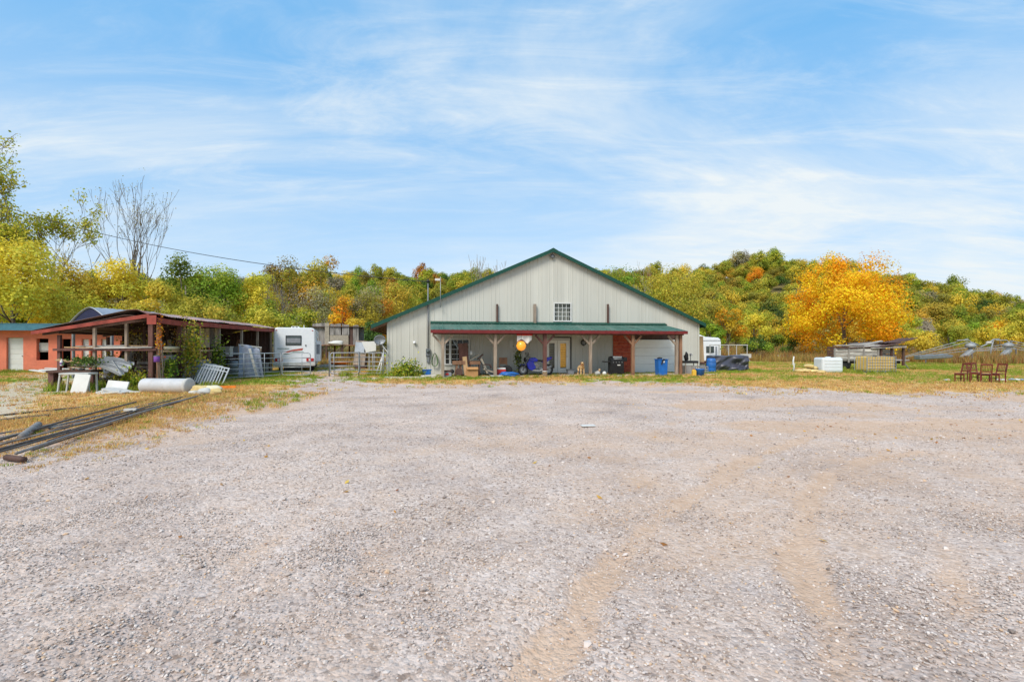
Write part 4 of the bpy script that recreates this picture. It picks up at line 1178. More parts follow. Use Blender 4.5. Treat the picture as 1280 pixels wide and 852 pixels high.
t = hthing('tilted_desk', 'open brown school desk with slanted lid on the porch', 'desk', 594, 1.5)
b = MB(); b.bx(-.32,.26,-.22,.25,.62,.80); b.build('desk_box', M['wood_brown'], t, bevel=.008)
b = MB(); b.box((-.06,.1,.98),(.62,.5,.03),(0,-32,0)); b.build('lid', M['beige'], t)
b = MB(); b.box((.28,.05,1.02),(.42,.5,.03),(0,-42,0)); b.build('underside', M['wood_dark'], t)
for sx in (-.28,.22):
    b = MB(); b.bx(sx-.03,sx+.03,-.2,.22,0,.62); b.build('leg', M['wood_dark'], t)
t = hthing('plastic_cup', 'white plastic jar standing on the slanted desk lid', 'cup', 589, 1.45, 1.12)
b = MB(); b.lathe([(.06,0),(.075,.05),(.075,.16),(.05,.18),(.05,.22)], (0,0,.03), 12); b.build('jar', M['white'], t, True)
t = hthing('folded_chair', 'beige reclined folding chair right of the desk', 'chair', 606, 1.6)
b = MB(); b.box((-.05,0,.55),(.10,.5,.85),(0,-24,0)); b.build('backrest', M['beige'], t)
b = MB(); b.box((.22,0,.28),(.62,.5,.07),(0,18,0)); b.build('seat', M['beige'], t)
for sy in (-.25,.25):
    b = MB(); b.tube([(-.3,sy,.9),(.25,sy,.05),(.62,sy,.03)], .02, 6); b.build('leg', M['galv_dark'], t)
    b = MB(); b.tube([(-.1,sy,.62),(.28,sy,.60),(.36,sy,.42)], .025, 6); b.build('armrest', M['wood_dark'], t)
t = hthing('small_tool_chest', 'small dark tool chest at the left porch post', 'chest', 558.5, 2.0)
b = MB(); b.bx(-.22,.24,-.18,.18,0,.26); b.build('body', M['grey_plastic'], t, bevel=.01)
b = MB(); b.bx(-.24,.26,-.2,.2,.262,.34); b.build('lid', M['wood_dark'], t, bevel=.01)
b = MB(); b.bx(-.08,.08,-.205,-.182,.10,.2); b.build('red_label', M['red_plastic'], t)
t = hthing('shop_light', 'black work lamp beside the small tool chest', 'lamp', 565, 2.1)
b = MB(); b.lathe([(.10,0),(.10,.03),(.02,.05),(.02,.2)], (0,0,0), 10); b.build('base', M['black'], t)
b = MB(); b.lathe([(.05,-.1),(.12,-.06),(.12,.05),(.06,.1)], (0,0,.28), 10, 'y'); b.build('head', M['black'], t, True)
t = hthing('blue_bin', 'small blue plastic bin at the foot of the front wall', 'bin', 533.5, .8, 0)
b = MB(); b.prism([(-.20,0),(.20,0),(.24,.32),(-.24,.32)], 'y', -.2, .2); b.build('body', M['blue_plastic'], t, bevel=.02)
b = MB(); b.bx(-.26,.26,-.22,.22,.322,.36); b.build('rim', M['blue_plastic'], t, bevel=.01)
t = hthing('hose_hank', 'green garden hose hung in a teardrop on the front wall', 'hose', 543.5, .10, .5)
for k in range(3):
    b = MB(); w = .13+.02*k; b.tube([(w*math.sin(a*math.pi/10)*(1-.35*math.cos(a*math.pi/10)), -.03-.03*k, .36-.36*math.cos(a*math.pi/10+math.pi)) for a in range(21)], .018, 6); b.build('hose_loop', mat('hose_green%d'%k, (.10,.17,.07), .6), t, True)
b = MB(); b.bx(-.03,.03,-.14,-.02,.70,.76); b.build('hook', M['galv_dark'], t)
t = hthing('concrete_slab', 'pale broken concrete slab lying by the blue bin', 'slab', 536, 1.6, 0)
b = MB(); b.box((0,0,.05),(.75,.5,.09),(2,-3,12)); b.build('slab_body', M['concrete'], t, bevel=.02)
t = hthing('chair_with_wooden_back', 'wooden chair back standing behind the red cooler', 'chair', 629, 1.4)
b = MB(); b.bx(-.22,.22,-.02,.02,.62,.98); b.build('backrest', M['wood_brown'], t, bevel=.01)
for sx in (-.2,.2):
    b = MB(); b.bx(sx-.02,sx+.02,-.02,.02,0,.62); b.build('leg', M['wood_brown'], t)
    b = MB(); b.bx(sx-.02,sx+.02,-.42,-.38,0,.42); b.build('leg', M['wood_brown'], t)
b = MB(); b.bx(-.23,.23,-.44,.02,.42,.46); b.build('seat', M['wood_brown'], t)
t = hthing('cooler', 'small red cooler with white lid on the porch', 'cooler', 626.5, 2.0)
b = MB(); b.bx(-.26,.24,-.17,.17,0,.36); b.build('body', M['red_plastic'], t, bevel=.03)
b = MB(); b.bx(-.22,.22,-.16,.16,.363,.45); b.build('lid', M['white'], t, bevel=.02)
b = MB(); b.tube([(-.25,0,.3),(-.25,-.01,.5),(.25,-.01,.5),(.25,0,.3)], .012, 6); b.build('handle', M['black'], t)
t = hthing('car_tyre', 'black tyre leaning beside the red cooler', 'tyre', 634, 1.75)
b = MB(); b.lathe([(.16,-.09),(.26,-.09),(.29,-.05),(.29,.05),(.26,.09),(.16,.09)], (0,0,.29), 18, 'y'); b.build('tyre_body', M['rubber'], t, True)
b = MB(); b.lathe([(.05,-.05),(.158,-.04),(.158,.04),(.05,.05)], (0,0,.29), 14, 'y'); b.build('rim', M['galv_dark'], t, True)
t = hthing('blue_tarp_bundle', 'crumpled blue tarp bundle on the porch edge', 'tarp', 637, 2.3)
b = MB(); b.blob((0,0,.12), (.46,.24,.13), 5, .22, 22, 12); b.build('cloth', M['blue_plastic'], t, True)
t = hthing('pale_paper_sign', 'small white paper hanging on the porch wall', 'paper', 639, .08, hz_(639,434,.08))
b = MB(); b.prism([(-.09,.0),(.02,-.04),(.09,-.06),(.09,.42),(-.09,.42)], 'y', -.012, -.004); b.build('sheet', M['white'], t)
t = hthing('hanging_banner', 'torn white and red banner hanging under the porch roof edge', 'banner', 655, 2.30, 1.62)
b = MB(); b.grid(lambda u, v: (-.40+.8*u, -.14+.03*math.sin(u*14), .62-(v*(.52-.24*abs(math.sin(u*4+.4))))), 24, 8); b.build('white_cloth', M['white'], t, True, solid=.004)
b = MB(); b.grid(lambda u, v: (-.43+.86*u, -.17+.03*math.sin(u*14), .66-.10*v), 24, 2); b.build('red_band', M['red_plastic'], t, True, solid=.004)
t = hthing('orange_globe', 'glossy orange globe lantern hanging in front of the banner', 'lantern', 651.5, 2.5, 1.44)
b = MB(); b.lathe([(.02,-.26),(.13,-.225),(.21,-.15),(.26,0),(.21,.15),(.13,.225),(.03,.26)], (0,0,.2), 20); b.build('globe', M['orange_globe'], t, True)
b = MB(); b.lathe([(.09,.24),(.09,.32),(.03,.34)], (0,0,.2), 12); b.build('cap', M['wood_redbrown'], t)
b = MB(); b.tube([(0,0,.5),(0,0,.85)], .008, 5); b.build('cord', M['black'], t)
t = hthing('hanging_plant', 'dark trailing plant stand left of the motorcycle', 'plant', 647.5, 1.9)
b = MB(); b.tube([(0,0,0),(0,0,1.15)], .015, 6); b.build('stem', M['black'], t)
p_ = rng.normal(size=(240,3))*np.array([.10,.10,.24])+np.array([0,0,1.0]); n_ = rng.normal(size=(240,3)); n_ /= np.linalg.norm(n_,axis=1,keepdims=True)
link('foliage', leaf_mesh('foliage', p_, n_, .11, np.array(PAL['dark'])[rng.integers(0,4,240)]*.6), t)
b = MB(); b.lathe([(.14,0),(.16,.02),(.02,.04)], (0,0,0), 12); b.build('base', M['black'], t)

# motorcycle, side on, front wheel to the left
t = hthing('motorcycle', 'blue sport motorcycle parked behind the porch post', 'motorcycle', 669, 1.55)
def wheel(x, r, w):
    wp = thing_part('wheel', t)
    ring = [(r-.09,-w*.5),(r-.03,-w*.5),(r,-w*.2),(r,w*.2),(r-.03,w*.5),(r-.09,w*.5),(r-.09,-w*.5)]
    b = MB(); b.lathe(ring, (x,0,r), 24, 'y'); b.f = b.f[:-2]; b.build('tyre', M['rubber'], wp, True)
    b = MB(); b.lathe([(r-.12,-.03),(r-.088,-.04),(r-.088,.04),(r-.12,.03),(r-.12,-.03)], (x,0,r), 24, 'y'); b.f = b.f[:-2]
    b.build('rim', M['galv_dark'], wp, True)
    b = MB()
    b.lathe([(.05,-.06),(.05,.06)], (x,0,r), 10, 'y')
    for k in range(5):
        a = k*2*math.pi/5; b.bar((x,0,r), (x+(r-.1)*math.cos(a),0,r+(r-.1)*math.sin(a)), .035, .03)
    b.build('spokes', M['galv_dark'], wp)
    b = MB(); b.lathe([(.14,-.052),(.14,-.046)], (x,0,r), 18, 'y'); b.build('brake_disc', M['galv'], wp)
wheel(-.69, .30, .13); wheel(.70, .31, .18)
for sy in (-.09,.09):
    b = MB(); b.tube([(-.69,sy,.30),(-.42,sy,.92)], .026, 8); b.build('fork', M['galv_dark'], t, True)
b = MB(); b.prism([(-.92,.50),(-.80,.63),(-.55,.62),(-.50,.52),(-.62,.58),(-.78,.58)], 'y', -.07, .07); b.build('front_mudguard', M['blue_paint'], t, bevel=.02)
b = MB(); b.prism([(-.42,.80),(-.30,.96),(-.02,.98),(.14,.86),(.10,.74),(-.28,.70)], 'y', -.15, .15); b.build('fuel_tank', M['blue_paint'], t, bevel=.05)
b = MB(); b.prism([(-.52,.66),(-.34,.84),(-.12,.72),(.02,.42),(-.18,.26),(-.40,.34)], 'y', -.19, .19); b.build('side_fairing', M['blue_paint'], t, bevel=.04)
b = MB(); b.prism([(-.34,.36),(.10,.36),(.26,.52),(.10,.68),(-.20,.66)], 'y', -.15, .15); b.build('engine', M['galv_dark'], t, bevel=.02)
b = MB(); b.prism([(.08,.76),(.12,.86),(.40,.84),(.62,.94),(.60,.86),(.40,.75)], 'y', -.12, .12); b.build('seat', M['black'], t, bevel=.03)
b = MB(); b.prism([(.34,.70),(.42,.82),(.70,.99),(.94,1.02),(.92,.92),(.66,.74)], 'y', -.11, .11); b.build('tail_fairing', M['blue_paint'], t, bevel=.03)
b = MB(); b.bx(.90,.95,-.06,.06,.90,.97); b.build('tail_light', M['tail_red'], t)
b = MB(); b.bar((.10,0,.42),(.70,0,.31), .09, .06); b.build('swingarm', M['galv'], t)
b = MB(); b.tube([(-.2,-.15,.28),(.2,-.17,.25),(.45,-.18,.34),(.86,-.19,.50)], [.03,.03,.05,.055], 10); b.build('exhaust', M['galv'], t, True)
b = MB(); b.lathe([(.05,-.07),(.12,-.03),(.12,.05)], (-.58,0,.86), 12, 'x'); b.build('headlight', M['black_gloss'], t, True)
b = MB(); b.tube([(-.34,-.36,1.02),(-.44,-.18,1.0),(-.46,0,.98),(-.44,.18,1.0),(-.34,.36,1.02)], .016, 8); b.build('handlebar', M['black'], t, True)
for sy in (-.3,.3):
    b = MB(); b.tube([(-.44,sy*.7,1.0),(-.46,sy,1.16)], .008, 5); b.box((-.46,sy,1.20),(.03,.15,.09)); b.build('mirror', M['black'], t)
b = MB(); b.prism([(-.56,.96),(-.40,1.16),(-.36,1.15),(-.44,.97)], 'y', -.12, .12); b.build('windscreen', M['window_glass'], t)
b = MB(); b.tube([(.0,-.14,.30),(.10,-.30,.0)], .014, 6); b.build('kickstand', M['black'], t)

t = hthing('white_bucket', 'white plastic bucket at the foot of the middle porch post', 'bucket', 681, 2.62, .0)
b = MB(); b.lathe([(.11,0),(.135,.28),(.145,.28),(.145,.31)], (0,0,0), 16); b.build('bucket_body', M['white'], t, True)
b = MB(); b.tube([(.14*math.cos(a*math.pi/8), -.03, .29-.10*math.sin(a*math.pi/8)) for a in range(9)], .006, 5); b.build('handle', M['galv'], t)
t = hthing('grey_tub', 'low grey tub right of the french doors', 'tub', 713, .9)
b = MB(); b.prism([(-.17,0),(.17,0),(.20,.24),(-.20,.24)], 'y', -.15, .15); b.build('tub_body', M['grey_plastic'], t, bevel=.02)
b = MB(); b.bx(-.23,.23,-.18,.18,.242,.29); b.build('lid', M['galv_dark'], t, bevel=.01)
t = hthing('cloth_bundle', 'pale cloth bundle at the left of the grill', 'bundle', 746.5, 2.0)
b = MB(); b.blob((0,0,.10), (.18,.15,.12), 8, .2); b.build('cloth', M['white_dull'], t, True)
b = MB(); b.blob((.13,0,.27), (.07,.07,.09), 9, .15, 10, 7); b.build('brown_top', M['wood_tan'], t, True)
t = hthing('white_ball', 'white ball on the porch floor left of the grill', 'ball', 755.5, 2.3)
b = MB(); b.lathe([(.01,-.115),(.07,-.09),(.105,-.04),(.115,0),(.105,.04),(.07,.09),(.01,.115)], (0,0,.115), 14); b.build('ball_shell', M['white'], t, True)
t = hthing('pale_stone', 'pale stone lying on the grass before the grill', 'stone', 774.5, 3.4, 0)
b = MB(); b.blob((0,0,.04), (.14,.10,.055), 12, .15); b.build('stone_body', M['white_dull'], t, True)

# gas grill
t = hthing('gas_grill', 'black gas grill with closed lid in front of the red wall', 'grill', 769, 1.7)
b = MB(); b.bx(-.34,.42,-.24,.24,.06,.72); b.build('cabinet', M['black'], t, bevel=.015)
b = MB(); b.bx(-.33,.035,-.262,-.243,.10,.66).bx(.045,.41,-.262,-.243,.10,.66); b.build('doors', M['black_gloss'], t)
b = MB(); b.prism([(-.26,.722),(.26,.722),(.27,.86),(.16,1.02),(-.10,1.04),(-.25,.90)], 'x', -.34, .42); b.build('lid', M['black_gloss'], t, bevel=.03)
b = MB(); b.bx(-.22,.30,-.245,-.20,.935,1.03); b.build('lid_panel', M['galv'], t, bevel=.01)
b = MB(); b.tube([(-.2,-.29,.88),(.28,-.29,.88)], .016, 8); b.build('lid_handle', M['galv'], t, True)
b = MB(); b.bx(-.70,-.345,-.22,.22,.70,.76); b.build('side_shelf', M['black'], t, bevel=.01)
b = MB(); b.bx(.425,.62,-.22,.22,.74,.98); b.build('side_burner', M['black'], t, bevel=.02)
b = MB(); b.bx(.02,.20,-.268,-.263,.52,.57); b.build('name_plate', M['white'], t)
for k in range(4):
    b = MB(); b.lathe([(.03,-.29),(.03,-.262)], (-.22+k*.17,0,.70), 10, 'y'); b.build('knob', M['galv_dark'], t)
for sx in (-.28,.36):
    for sy in (-.18,.18):
        b = MB(); b.lathe([(.035,-.015),(.035,.015)], (sx,sy,.035), 10, 'x'); b.build('caster', M['rubber'], t)

# blue bin with a torn black bag
t = hthing('blue_drum_bin', 'square blue plastic bin with torn black bag before the garage door', 'bin', 826.5, 3.0, 0)
b = MB(); b.prism([(-.24,0),(.24,0),(.28,.92),(-.28,.92)], 'y', -.24, .24); b.build('bin_body', M['blue_plastic'], t, bevel=.04)
b = MB(); b.bx(-.30,.30,-.27,.27,.88,.925); b.build('rim', M['blue_plastic'], t, bevel=.015)
b = MB(); b.grid(lambda u, v: (-.06+.24*u-.10*v, -.285-.01*math.sin(u*9), .93-.30*v*(.5+.5*math.sin(u*4+1))), 10, 6); b.build('black_bag', M['black'], t, solid=.006)
b = MB(); b.blob((-.12,-.05,.95), (.13,.12,.07), 3, .3); b.build('bag_top', M['black'], t, True)
b = MB(); b.box((.02,-.285,.78),(.06,.01,.10),(0,20,0)); b.build('white_patch', M['white'], t)

# black sink stand right of the porch
t = hthing('camp_sink', 'black outdoor sink tray with tap on legs at the right porch corner', 'sink', 862, 1.6, 0)
b = MB(); b.bx(-.42,.42,-.25,.25,.64,.78); b.build('basin', M['black'], t, bevel=.02)
for sx in (-.38,.38):
    for sy in (-.21,.21):
        b = MB(); b.bx(sx-.02,sx+.02,sy-.02,sy+.02,0,.64); b.build('leg', M['wood_old'], t)
b = MB(); b.blob((-.18,.05,.98), (.13,.12,.24), 4, .25); b.build('black_bag', M['black'], t, True)
b = MB(); b.tube([(.14,.15,.78),(.14,.15,1.12),(.14,.02,1.18),(.14,-.05,1.10)], .02, 8); b.build('tap', M['galv'], t, True)
b = MB(); b.lathe([(.05,0),(.05,.12),(.03,.16)], (.14,.15,1.05), 10); b.build('tap_head', M['grey_plastic'], t, True)
t = hthing('wood_crate', 'pale wooden box under the black sink', 'crate', 861, 1.6, 0)
b = MB(); b.bx(-.32,.30,-.16,.16,0,.50); b.build('crate_body', M['wood_grey'], t, bevel=.01)

# dog
t = hthing('dog', 'tan dog standing on the porch edge facing the yard', 'dog', 727, 2.25)
def skin(name, V, E, Rr, m, parent, sub=2):
    me = bpy.data.meshes.new(name); me.from_pydata(V, E, [])
    o = bpy.data.objects.new(name, me); COL.objects.link(o); o.parent = parent
    me.materials.append(m)
    md = o.modifiers.new('skin', 'SKIN'); md.use_smooth_shade = True
    lay = me.skin_vertices[0] if me.skin_vertices else None
    for i, r_ in enumerate(Rr):
        q = me.skin_vertices[0].data[i]; q.radius = r_ if isinstance(r_, tuple) else (r_, r_); q.use_root = (i == 0)
    md2 = o.modifiers.new('sub', 'SUBSURF'); md2.levels = sub; md2.render_levels = sub
    return o
DV = [(0,.30,.50),(0,.10,.47),(0,-.12,.50),(-.02,-.22,.58),(-.06,-.30,.70),(-.09,-.40,.69),(-.11,-.48,.665),
      (.08,-.13,.38),(.085,-.15,.20),(.085,-.14,.03),(.088,-.19,.02),
      (-.08,-.13,.38),(-.085,-.13,.20),(-.085,-.14,.03),(-.088,-.19,.02),
      (.09,.30,.40),(.10,.22,.26),(.10,.34,.14),(.10,.31,.03),(.10,.26,.02),
      (-.09,.30,.40),(-.10,.22,.26),(-.10,.34,.14),(-.10,.31,.03),(-.10,.26,.02),
      (.02,.44,.52),(.09,.55,.42),(.13,.58,.28)]
DE = [(0,1),(1,2),(2,3),(3,4),(4,5),(5,6),(2,7),(7,8),(8,9),(9,10),(2,11),(11,12),(12,13),(13,14),(0,15),(15,16),(16,17),(17,18),(18,19),(0,20),(20,21),(21,22),(22,23),(23,24),(0,25),(25,26),(26,27)]
DR = [.115,.105,.135,.09,.082,.058,.036,.05,.034,.03,.026,.05,.034,.03,.026,.065,.045,.03,.028,.025,.065,.045,.03,.028,.025,.035,.025,.014]
skin('body', DV, DE, DR, M['fur'], t)
for sx in (-1,1):
    b = MB(); cx = -.06+sx*.07
    b.prism([(cx-.025,.745),(cx+.03*sx+.0,.73),(cx+sx*.055,.64),(cx+sx*.02,.66)] if sx > 0 else [(cx+.025,.745),(cx-.03,.73),(cx-.055,.64),(cx-.02,.66)], 'y', -.30, -.27); b.build('ear', M['wood_brown'], t, bevel=.005)
    b = MB(); b.blob((-.09+sx*.032,-.435,.715), (.009,.009,.009), 1, 0, 8, 6); b.build('eye', M['fur_dark'], t, True)
b = MB(); b.blob((-.115,-.515,.675), (.02,.015,.015), 1, 0, 8, 6); b.build('nose', M['fur_dark'], t, True)
b = MB(); b.tube([(-.03+.085*math.cos(a*math.pi/6), -.235+.06*math.sin(a*math.pi/6), .60+.03*math.sin(a*math.pi/6)) for a in range(13)], .014, 6); b.build('collar', M['red_plastic'], t, True)

# ground clutter right of the house
t = hthing('yellow_jug', 'yellow plastic jug left of the blue tub', 'jug', 867.5, 3.0, 0)
b = MB(); b.prism([(-.10,0),(.10,0),(.11,.26),(.05,.34),(-.05,.34),(-.11,.26)], 'y', -.08, .08); b.build('jug_body', M['yellow_plastic'], t, bevel=.02)
b = MB(); b.lathe([(.03,.34),(.03,.39)], (0,0,0), 8); b.build('cap', M['red_plastic'], t)
t = hthing('blue_tub', 'round blue tub on the grass at the right building corner', 'tub', 875, 3.0, 0)
b = MB(); b.lathe([(.20,0),(.24,.32),(.26,.34),(.26,.37),(.22,.36),(.19,.05)], (0,0,0), 20); b.build('tub_body', M['blue_plastic'], t, True)
t = hthing('milk_crate', 'grey plastic crate behind the blue tub', 'crate', 877, 1.4, 0)
b = MB()
for z in (.0,.13,.26,.40): b.bx(-.26,.26,-.26,-.24,z,z+.05).bx(-.26,.26,.24,.26,z,z+.05).bx(-.26,-.24,-.24,.24,z,z+.05).bx(.24,.26,-.24,.24,z,z+.05)
for x in (-.26,-.09,.07,.24): b.bx(x,x+.02,-.262,-.238,0,.45).bx(x,x+.02,.238,.262,0,.45)
b.bx(-.25,.25,-.25,.25,0,.02); b.build('lattice', M['grey_plastic'], t, kind='stuff')
t = hthing('upright_board', 'tall tan board standing on end beside the white camper', 'board', 876.5, -.6, 0)
b = MB(); b.prism([(-.20,.62),(.20,.62),(.16,1.3),(.12,2.25),(-.10,2.25),(-.18,1.4)], 'y', -.02, .03); b.build('board_face', M['wood_tan'], t)
b = MB(); b.bx(-.26,.28,-.16,.2,.52,.615); b.build('base_block', M['wood_redbrown'], t)
b = MB(); b.bx(-.2,.2,-.12,.14,0,.52); b.build('stand', M['wood_grey'], t)
t = hthing('blue_barrel', 'blue plastic barrel left of the covered pile', 'barrel', 889, .2, 0)
b = MB(); b.lathe([(.22,0),(.26,.06),(.28,.25),(.265,.28),(.28,.31),(.285,.58),(.27,.61),(.28,.64),(.25,.84),(.2,.88)], (0,0,0), 20); b.build('barrel_body', M['blue_plastic'], t, True)
b = MB(); b.lathe([(.03,.88),(.03,.92)], (.1,-.05,0), 8); b.build('bung', M['black'], t)
# ------------------------------------------------------------------ orange block building, far left
OA = 12.0; OOX, OOY = -34.6, 30.2
_oc, _os = math.cos(R(OA)), math.sin(R(OA))
def os_(px, d=0.0):
    k = (px-640)/F; ox = OOX+d*_os; oy = OOY-d*_oc
    return (k*oy-ox)/(_oc-k*_os)
ob = thing('block_building', 'low orange block building with blue green flat roof edge', 'building', (OOX,OOY,0), OA)
OW = os_(215)
holes = [(os_(8), os_(29), 0, 2.18, 'door'), (os_(45.5), os_(60.5), .72, 2.12, 'bay'), (os_(75), os_(88.5), .0, 2.1, 'open'), (os_(102), os_(111), 0, 2.1, 'door'), (os_(113), os_(118), 0, 2.1, 'open'), (os_(126), os_(136), 0, 2.1, 'door'), (os_(150), os_(160), .8, 2.0, 'open')]
OH = 2.72
segs = []; x = 0.0
wall = thing_part('front_wall', ob)
def brickmat():
    m = M['block'].copy(); n, l = m.node_tree.nodes, m.node_tree.links
    bs = n['Principled BSDF']; br = n.new('ShaderNodeTexBrick'); tcn = n.new('ShaderNodeTexCoord'); mp = n.new('ShaderNodeMapping')
    mp.inputs['Rotation'].default_value = (R(90),0,0)
    l.new(tcn.outputs['Object'], mp.inputs[0]); l.new(mp.outputs[0], br.inputs['Vector'])
    br.inputs['Scale'].default_value = 1; br.inputs['Brick Width'].default_value = .4; br.inputs['Row Height'].default_value = .2; br.inputs['Mortar Size'].default_value = .012
    br.inputs['Color1'].default_value = (1,1,1,1); br.inputs['Color2'].default_value = (.93,.93,.93,1); br.inputs['Mortar'].default_value = (.5,.5,.5,1)
    b = n.new('ShaderNodeBump'); b.inputs['Strength'].default_value = .5; b.inputs['Distance'].default_value = .02
    l.new(br.outputs['Color'], b.inputs['Height']); l.new(b.outputs[0], bs.inputs['Normal'])
    return m
M['block_wall'] = brickmat()
for h in holes + [(OW, OW, 0, 0, '')]:
    if h[0] > x: b = MB(); b.bx(x, h[0], 0, .3, 0, OH); b.build('wall_pier', M['block_wall'], wall)
    if h[4]:
        b = MB(); b.bx(h[0], h[1], .002, .3, h[3], OH); b.build('lintel_course', M['block_wall'], wall)
        if h[2] > 0: b = MB(); b.bx(h[0], h[1], .002, .3, 0, h[2]); b.build('sill_course', M['block_wall'], wall)
    x = h[1]
for h in holes:
    w = h[1]-h[0]
    if h[4] == 'door':
        d = thing_part('door', ob)
        b = MB(); b.bx(h[0]+.04, h[1]-.04, .17, .21, .03, h[3]-.04); b.build('door_leaf', M['white'], d)
        b = MB(); b.bx(h[0], h[0]+.04, .15, .24, 0, h[3]).bx(h[1]-.04, h[1], .15, .24, 0, h[3]).bx(h[0]+.04, h[1]-.04, .15, .24, h[3]-.04, h[3]); b.build('frame', M['white_dull'], d)
        for k in range(6): b = MB(); b.bx(h[0]+.08, h[1]-.08, .158, .169, .12+k*.335, .40+k*.335); b.build('door_panel', M['white'], d)
        b = MB(); b.lathe([(.03,.10),(.035,.13),(.02,.168)], (h[1]-.14,0,1.0), 8, 'y'); b.build('door_knob', M['galv'], d)
    elif h[4] == 'bay':
        b = MB(); b.bx(h[0]+.02, h[1]-.02, .20, .23, 1.35, 1.85); b.build('white_sheet', M['white_dull'], ob)
        b = MB(); b.bx(h[0]+.02, h[1]-.02, .16, .2, 1.25, 1.34); b.build('rail', M['wood_grey'], ob)
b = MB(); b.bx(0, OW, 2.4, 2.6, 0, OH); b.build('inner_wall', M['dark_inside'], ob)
b = MB(); b.bx(0, .3, .3, 8, 0, OH); b.build('side_wall', M['block_wall'], ob)
b = MB(); b.bx(OW-.3, OW, .3, 8, 0, OH); b.build('side_wall', M['block_wall'], ob)
b = MB(); b.bx(-.4, OW+.4, -.55, 8.4, OH+.02, OH+.12); b.build('roof_deck', M['wood_grey'], ob)
b = MB(); b.bx(-.45, OW+.45, -.60, -.555, OH-.10, OH+.30); b.build('fascia', M['teal_roof'], ob)
b = MB(); b.prism([(-.62,OH+.30),(8.4,OH+.42),(8.4,OH+.48),(-.62,OH+.35)], 'x', -.5, OW+.5); b.build('roof', M['teal_roof'], ob)
t = thing('white_rubble', 'pile of white boards at the foot of the orange wall', 'boards', (gx(60,29.2),29.2,0), 10)
for k in range(4): b = MB(); b.box((-.4+.25*k,.1*k,.10+.05*k),(1.2,.3,.05),(0,rnd.uniform(-8,8),rnd.uniform(-20,20))); b.build('board', M['white'], t)

# ------------------------------------------------------------------ open red shed
SA = 7.0; SX, SY = -13.7, 18.5
_sc, _ss = math.cos(R(SA)), math.sin(R(SA))
shed = thing('open_shed', 'open pole shed with rusty roof and red fascia boards', 'shed', (SX,SY,0), SA)
def sw(x, y, z=0): return (SX+x*_sc-y*_ss, SY+x*_ss+y*_sc, z)
LX = -3.85; SD = 11.8
def shz(x): return 2.74 + .10*max(0, min(1, -x/.9)) if x > -.9 else 2.84 + (x+.9)*(2.84-2.16)/(-LX-.9)
# roof sheets across the width, each a corrugated strip
nsh = 13
for k in range(nsh):
    y0 = -.35 + k*(SD+.6)/nsh; y1 = y0 + (SD+.6)/nsh + .05
    for side in (0, 1):
        if side == 0: xa, za, xb, zb = -.85, 2.98, .28, 2.74
        else: xa, za, xb, zb = LX-.25, 2.18, -.80, 2.97
        lift = rnd.uniform(-.01,.04); curl = .10 if (k == 0 and side == 0) else .0
        b = MB()
        b.grid(lambda u, v: (xa+(xb-xa)*u, y0+(y1-y0)*v, za+(zb-za)*u + lift*k%2*0 + .012*math.sin(v*math.pi*2*6) + lift*(1 if side == 0 else .3)*u + curl*(1-v)*math.sin(u*5)**2 + .004*(k%2)), 6, 36)
        b.build('roof_sheet', M['rust_roof'] if (k+side)%3 else M['roof_dirtyred'], shed, solid=.004)
# dark boards added under the sheets to deepen the shade inside the shed
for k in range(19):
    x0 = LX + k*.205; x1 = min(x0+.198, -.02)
    b = MB(); b.add([(x0,-.30,shz(x0)-.06),(x1,-.30,shz(x1)-.06),(x1,SD,shz(x1)-.06),(x0,SD,shz(x0)-.06),(x0,-.30,shz(x0)-.03),(x1,-.30,shz(x1)-.03),(x1,SD,shz(x1)-.03),(x0,SD,shz(x0)-.03)],[(3,2,1,0),(4,5,6,7),(0,1,5,4),(1,2,6,5),(2,3,7,6),(3,0,4,7)]); b.build('shade_board', M['wood_dark'], shed)
# fascias
b = MB(); b.prism([(LX-.2,2.04),(-.05,2.70),(-.05,2.84),(LX-.2,2.16)], 'y', -.38, -.345); b.build('fascia_board', M['red_fascia'], shed)
for k in range(3):
    y0, y1 = [(-.30,3.6),(3.63,7.7),(7.73,SD+.2)][k]
    b = MB(); b.grid(lambda u, v: (.20+.0*u, y0+(y1-y0)*u, 2.50 + .20*v - (.05*math.sin(u*math.pi) if k == 0 else .012*math.sin(u*5))), 14, 1); b.build('fascia_board', M['red_fascia'], shed, solid=.035)
b = MB(); b.bx(-.10,.22,-.42,-.385,2.44,2.78); b.build('corner_board', M['red_fascia'], shed)
# posts
def spost(x, y, w, m, zt=None, z0=0):
    w = w*.78
    b = MB(); b.bx(x-w/2, x+w/2, y-w/2, y+w/2, z0, zt or (min(2.6, shz(x)-.25))); b.build('post', M[m], shed)
for x, y, w, m in ((-3.30,-.1,.13,'wood_redbrown'),(-2.10,-.1,.12,'wood_old'),(-1.0,-.1,.11,'wood_old'),(-.12,-.1,.20,'wood_redbrown'),(.10,-.05,.14,'wood_brown'),(.08,1.45,.17,'wood_redbrown'),(.10,1.75,.07,'wood_tan'),(.10,3.0,.07,'wood_tan'),(.08,4.8,.13,'wood_old'),(.08,7.3,.13,'wood_old'),(.08,9.4,.13,'wood_old'),(.08,11.5,.14,'wood_old'),
                   (-1.55,1.9,.10,'wood_dark'),(-3.4,2.6,.12,'wood_dark'),(-3.4,5.5,.12,'wood_dark'),(-1.8,4.0,.1,'wood_dark')): spost(x, y, w, m)
# beams under roof
for y in (-.1, 3.0, 6.0, 9.0, 11.6):
    b = MB(); b.prism([(LX,2.02),(-.05,2.62),(-.05,2.78),(LX,2.16)], 'y', y-.05, y+.05); b.build('rafter', M['wood_dark'], shed)
for x in (-3.3,-2.2,-1.1): b = MB(); z = shz(x)-.2; b.bx(x-.05,x+.05,-.2,SD,z,z+.1); b.build('purlin', M['wood_dark'], shed)
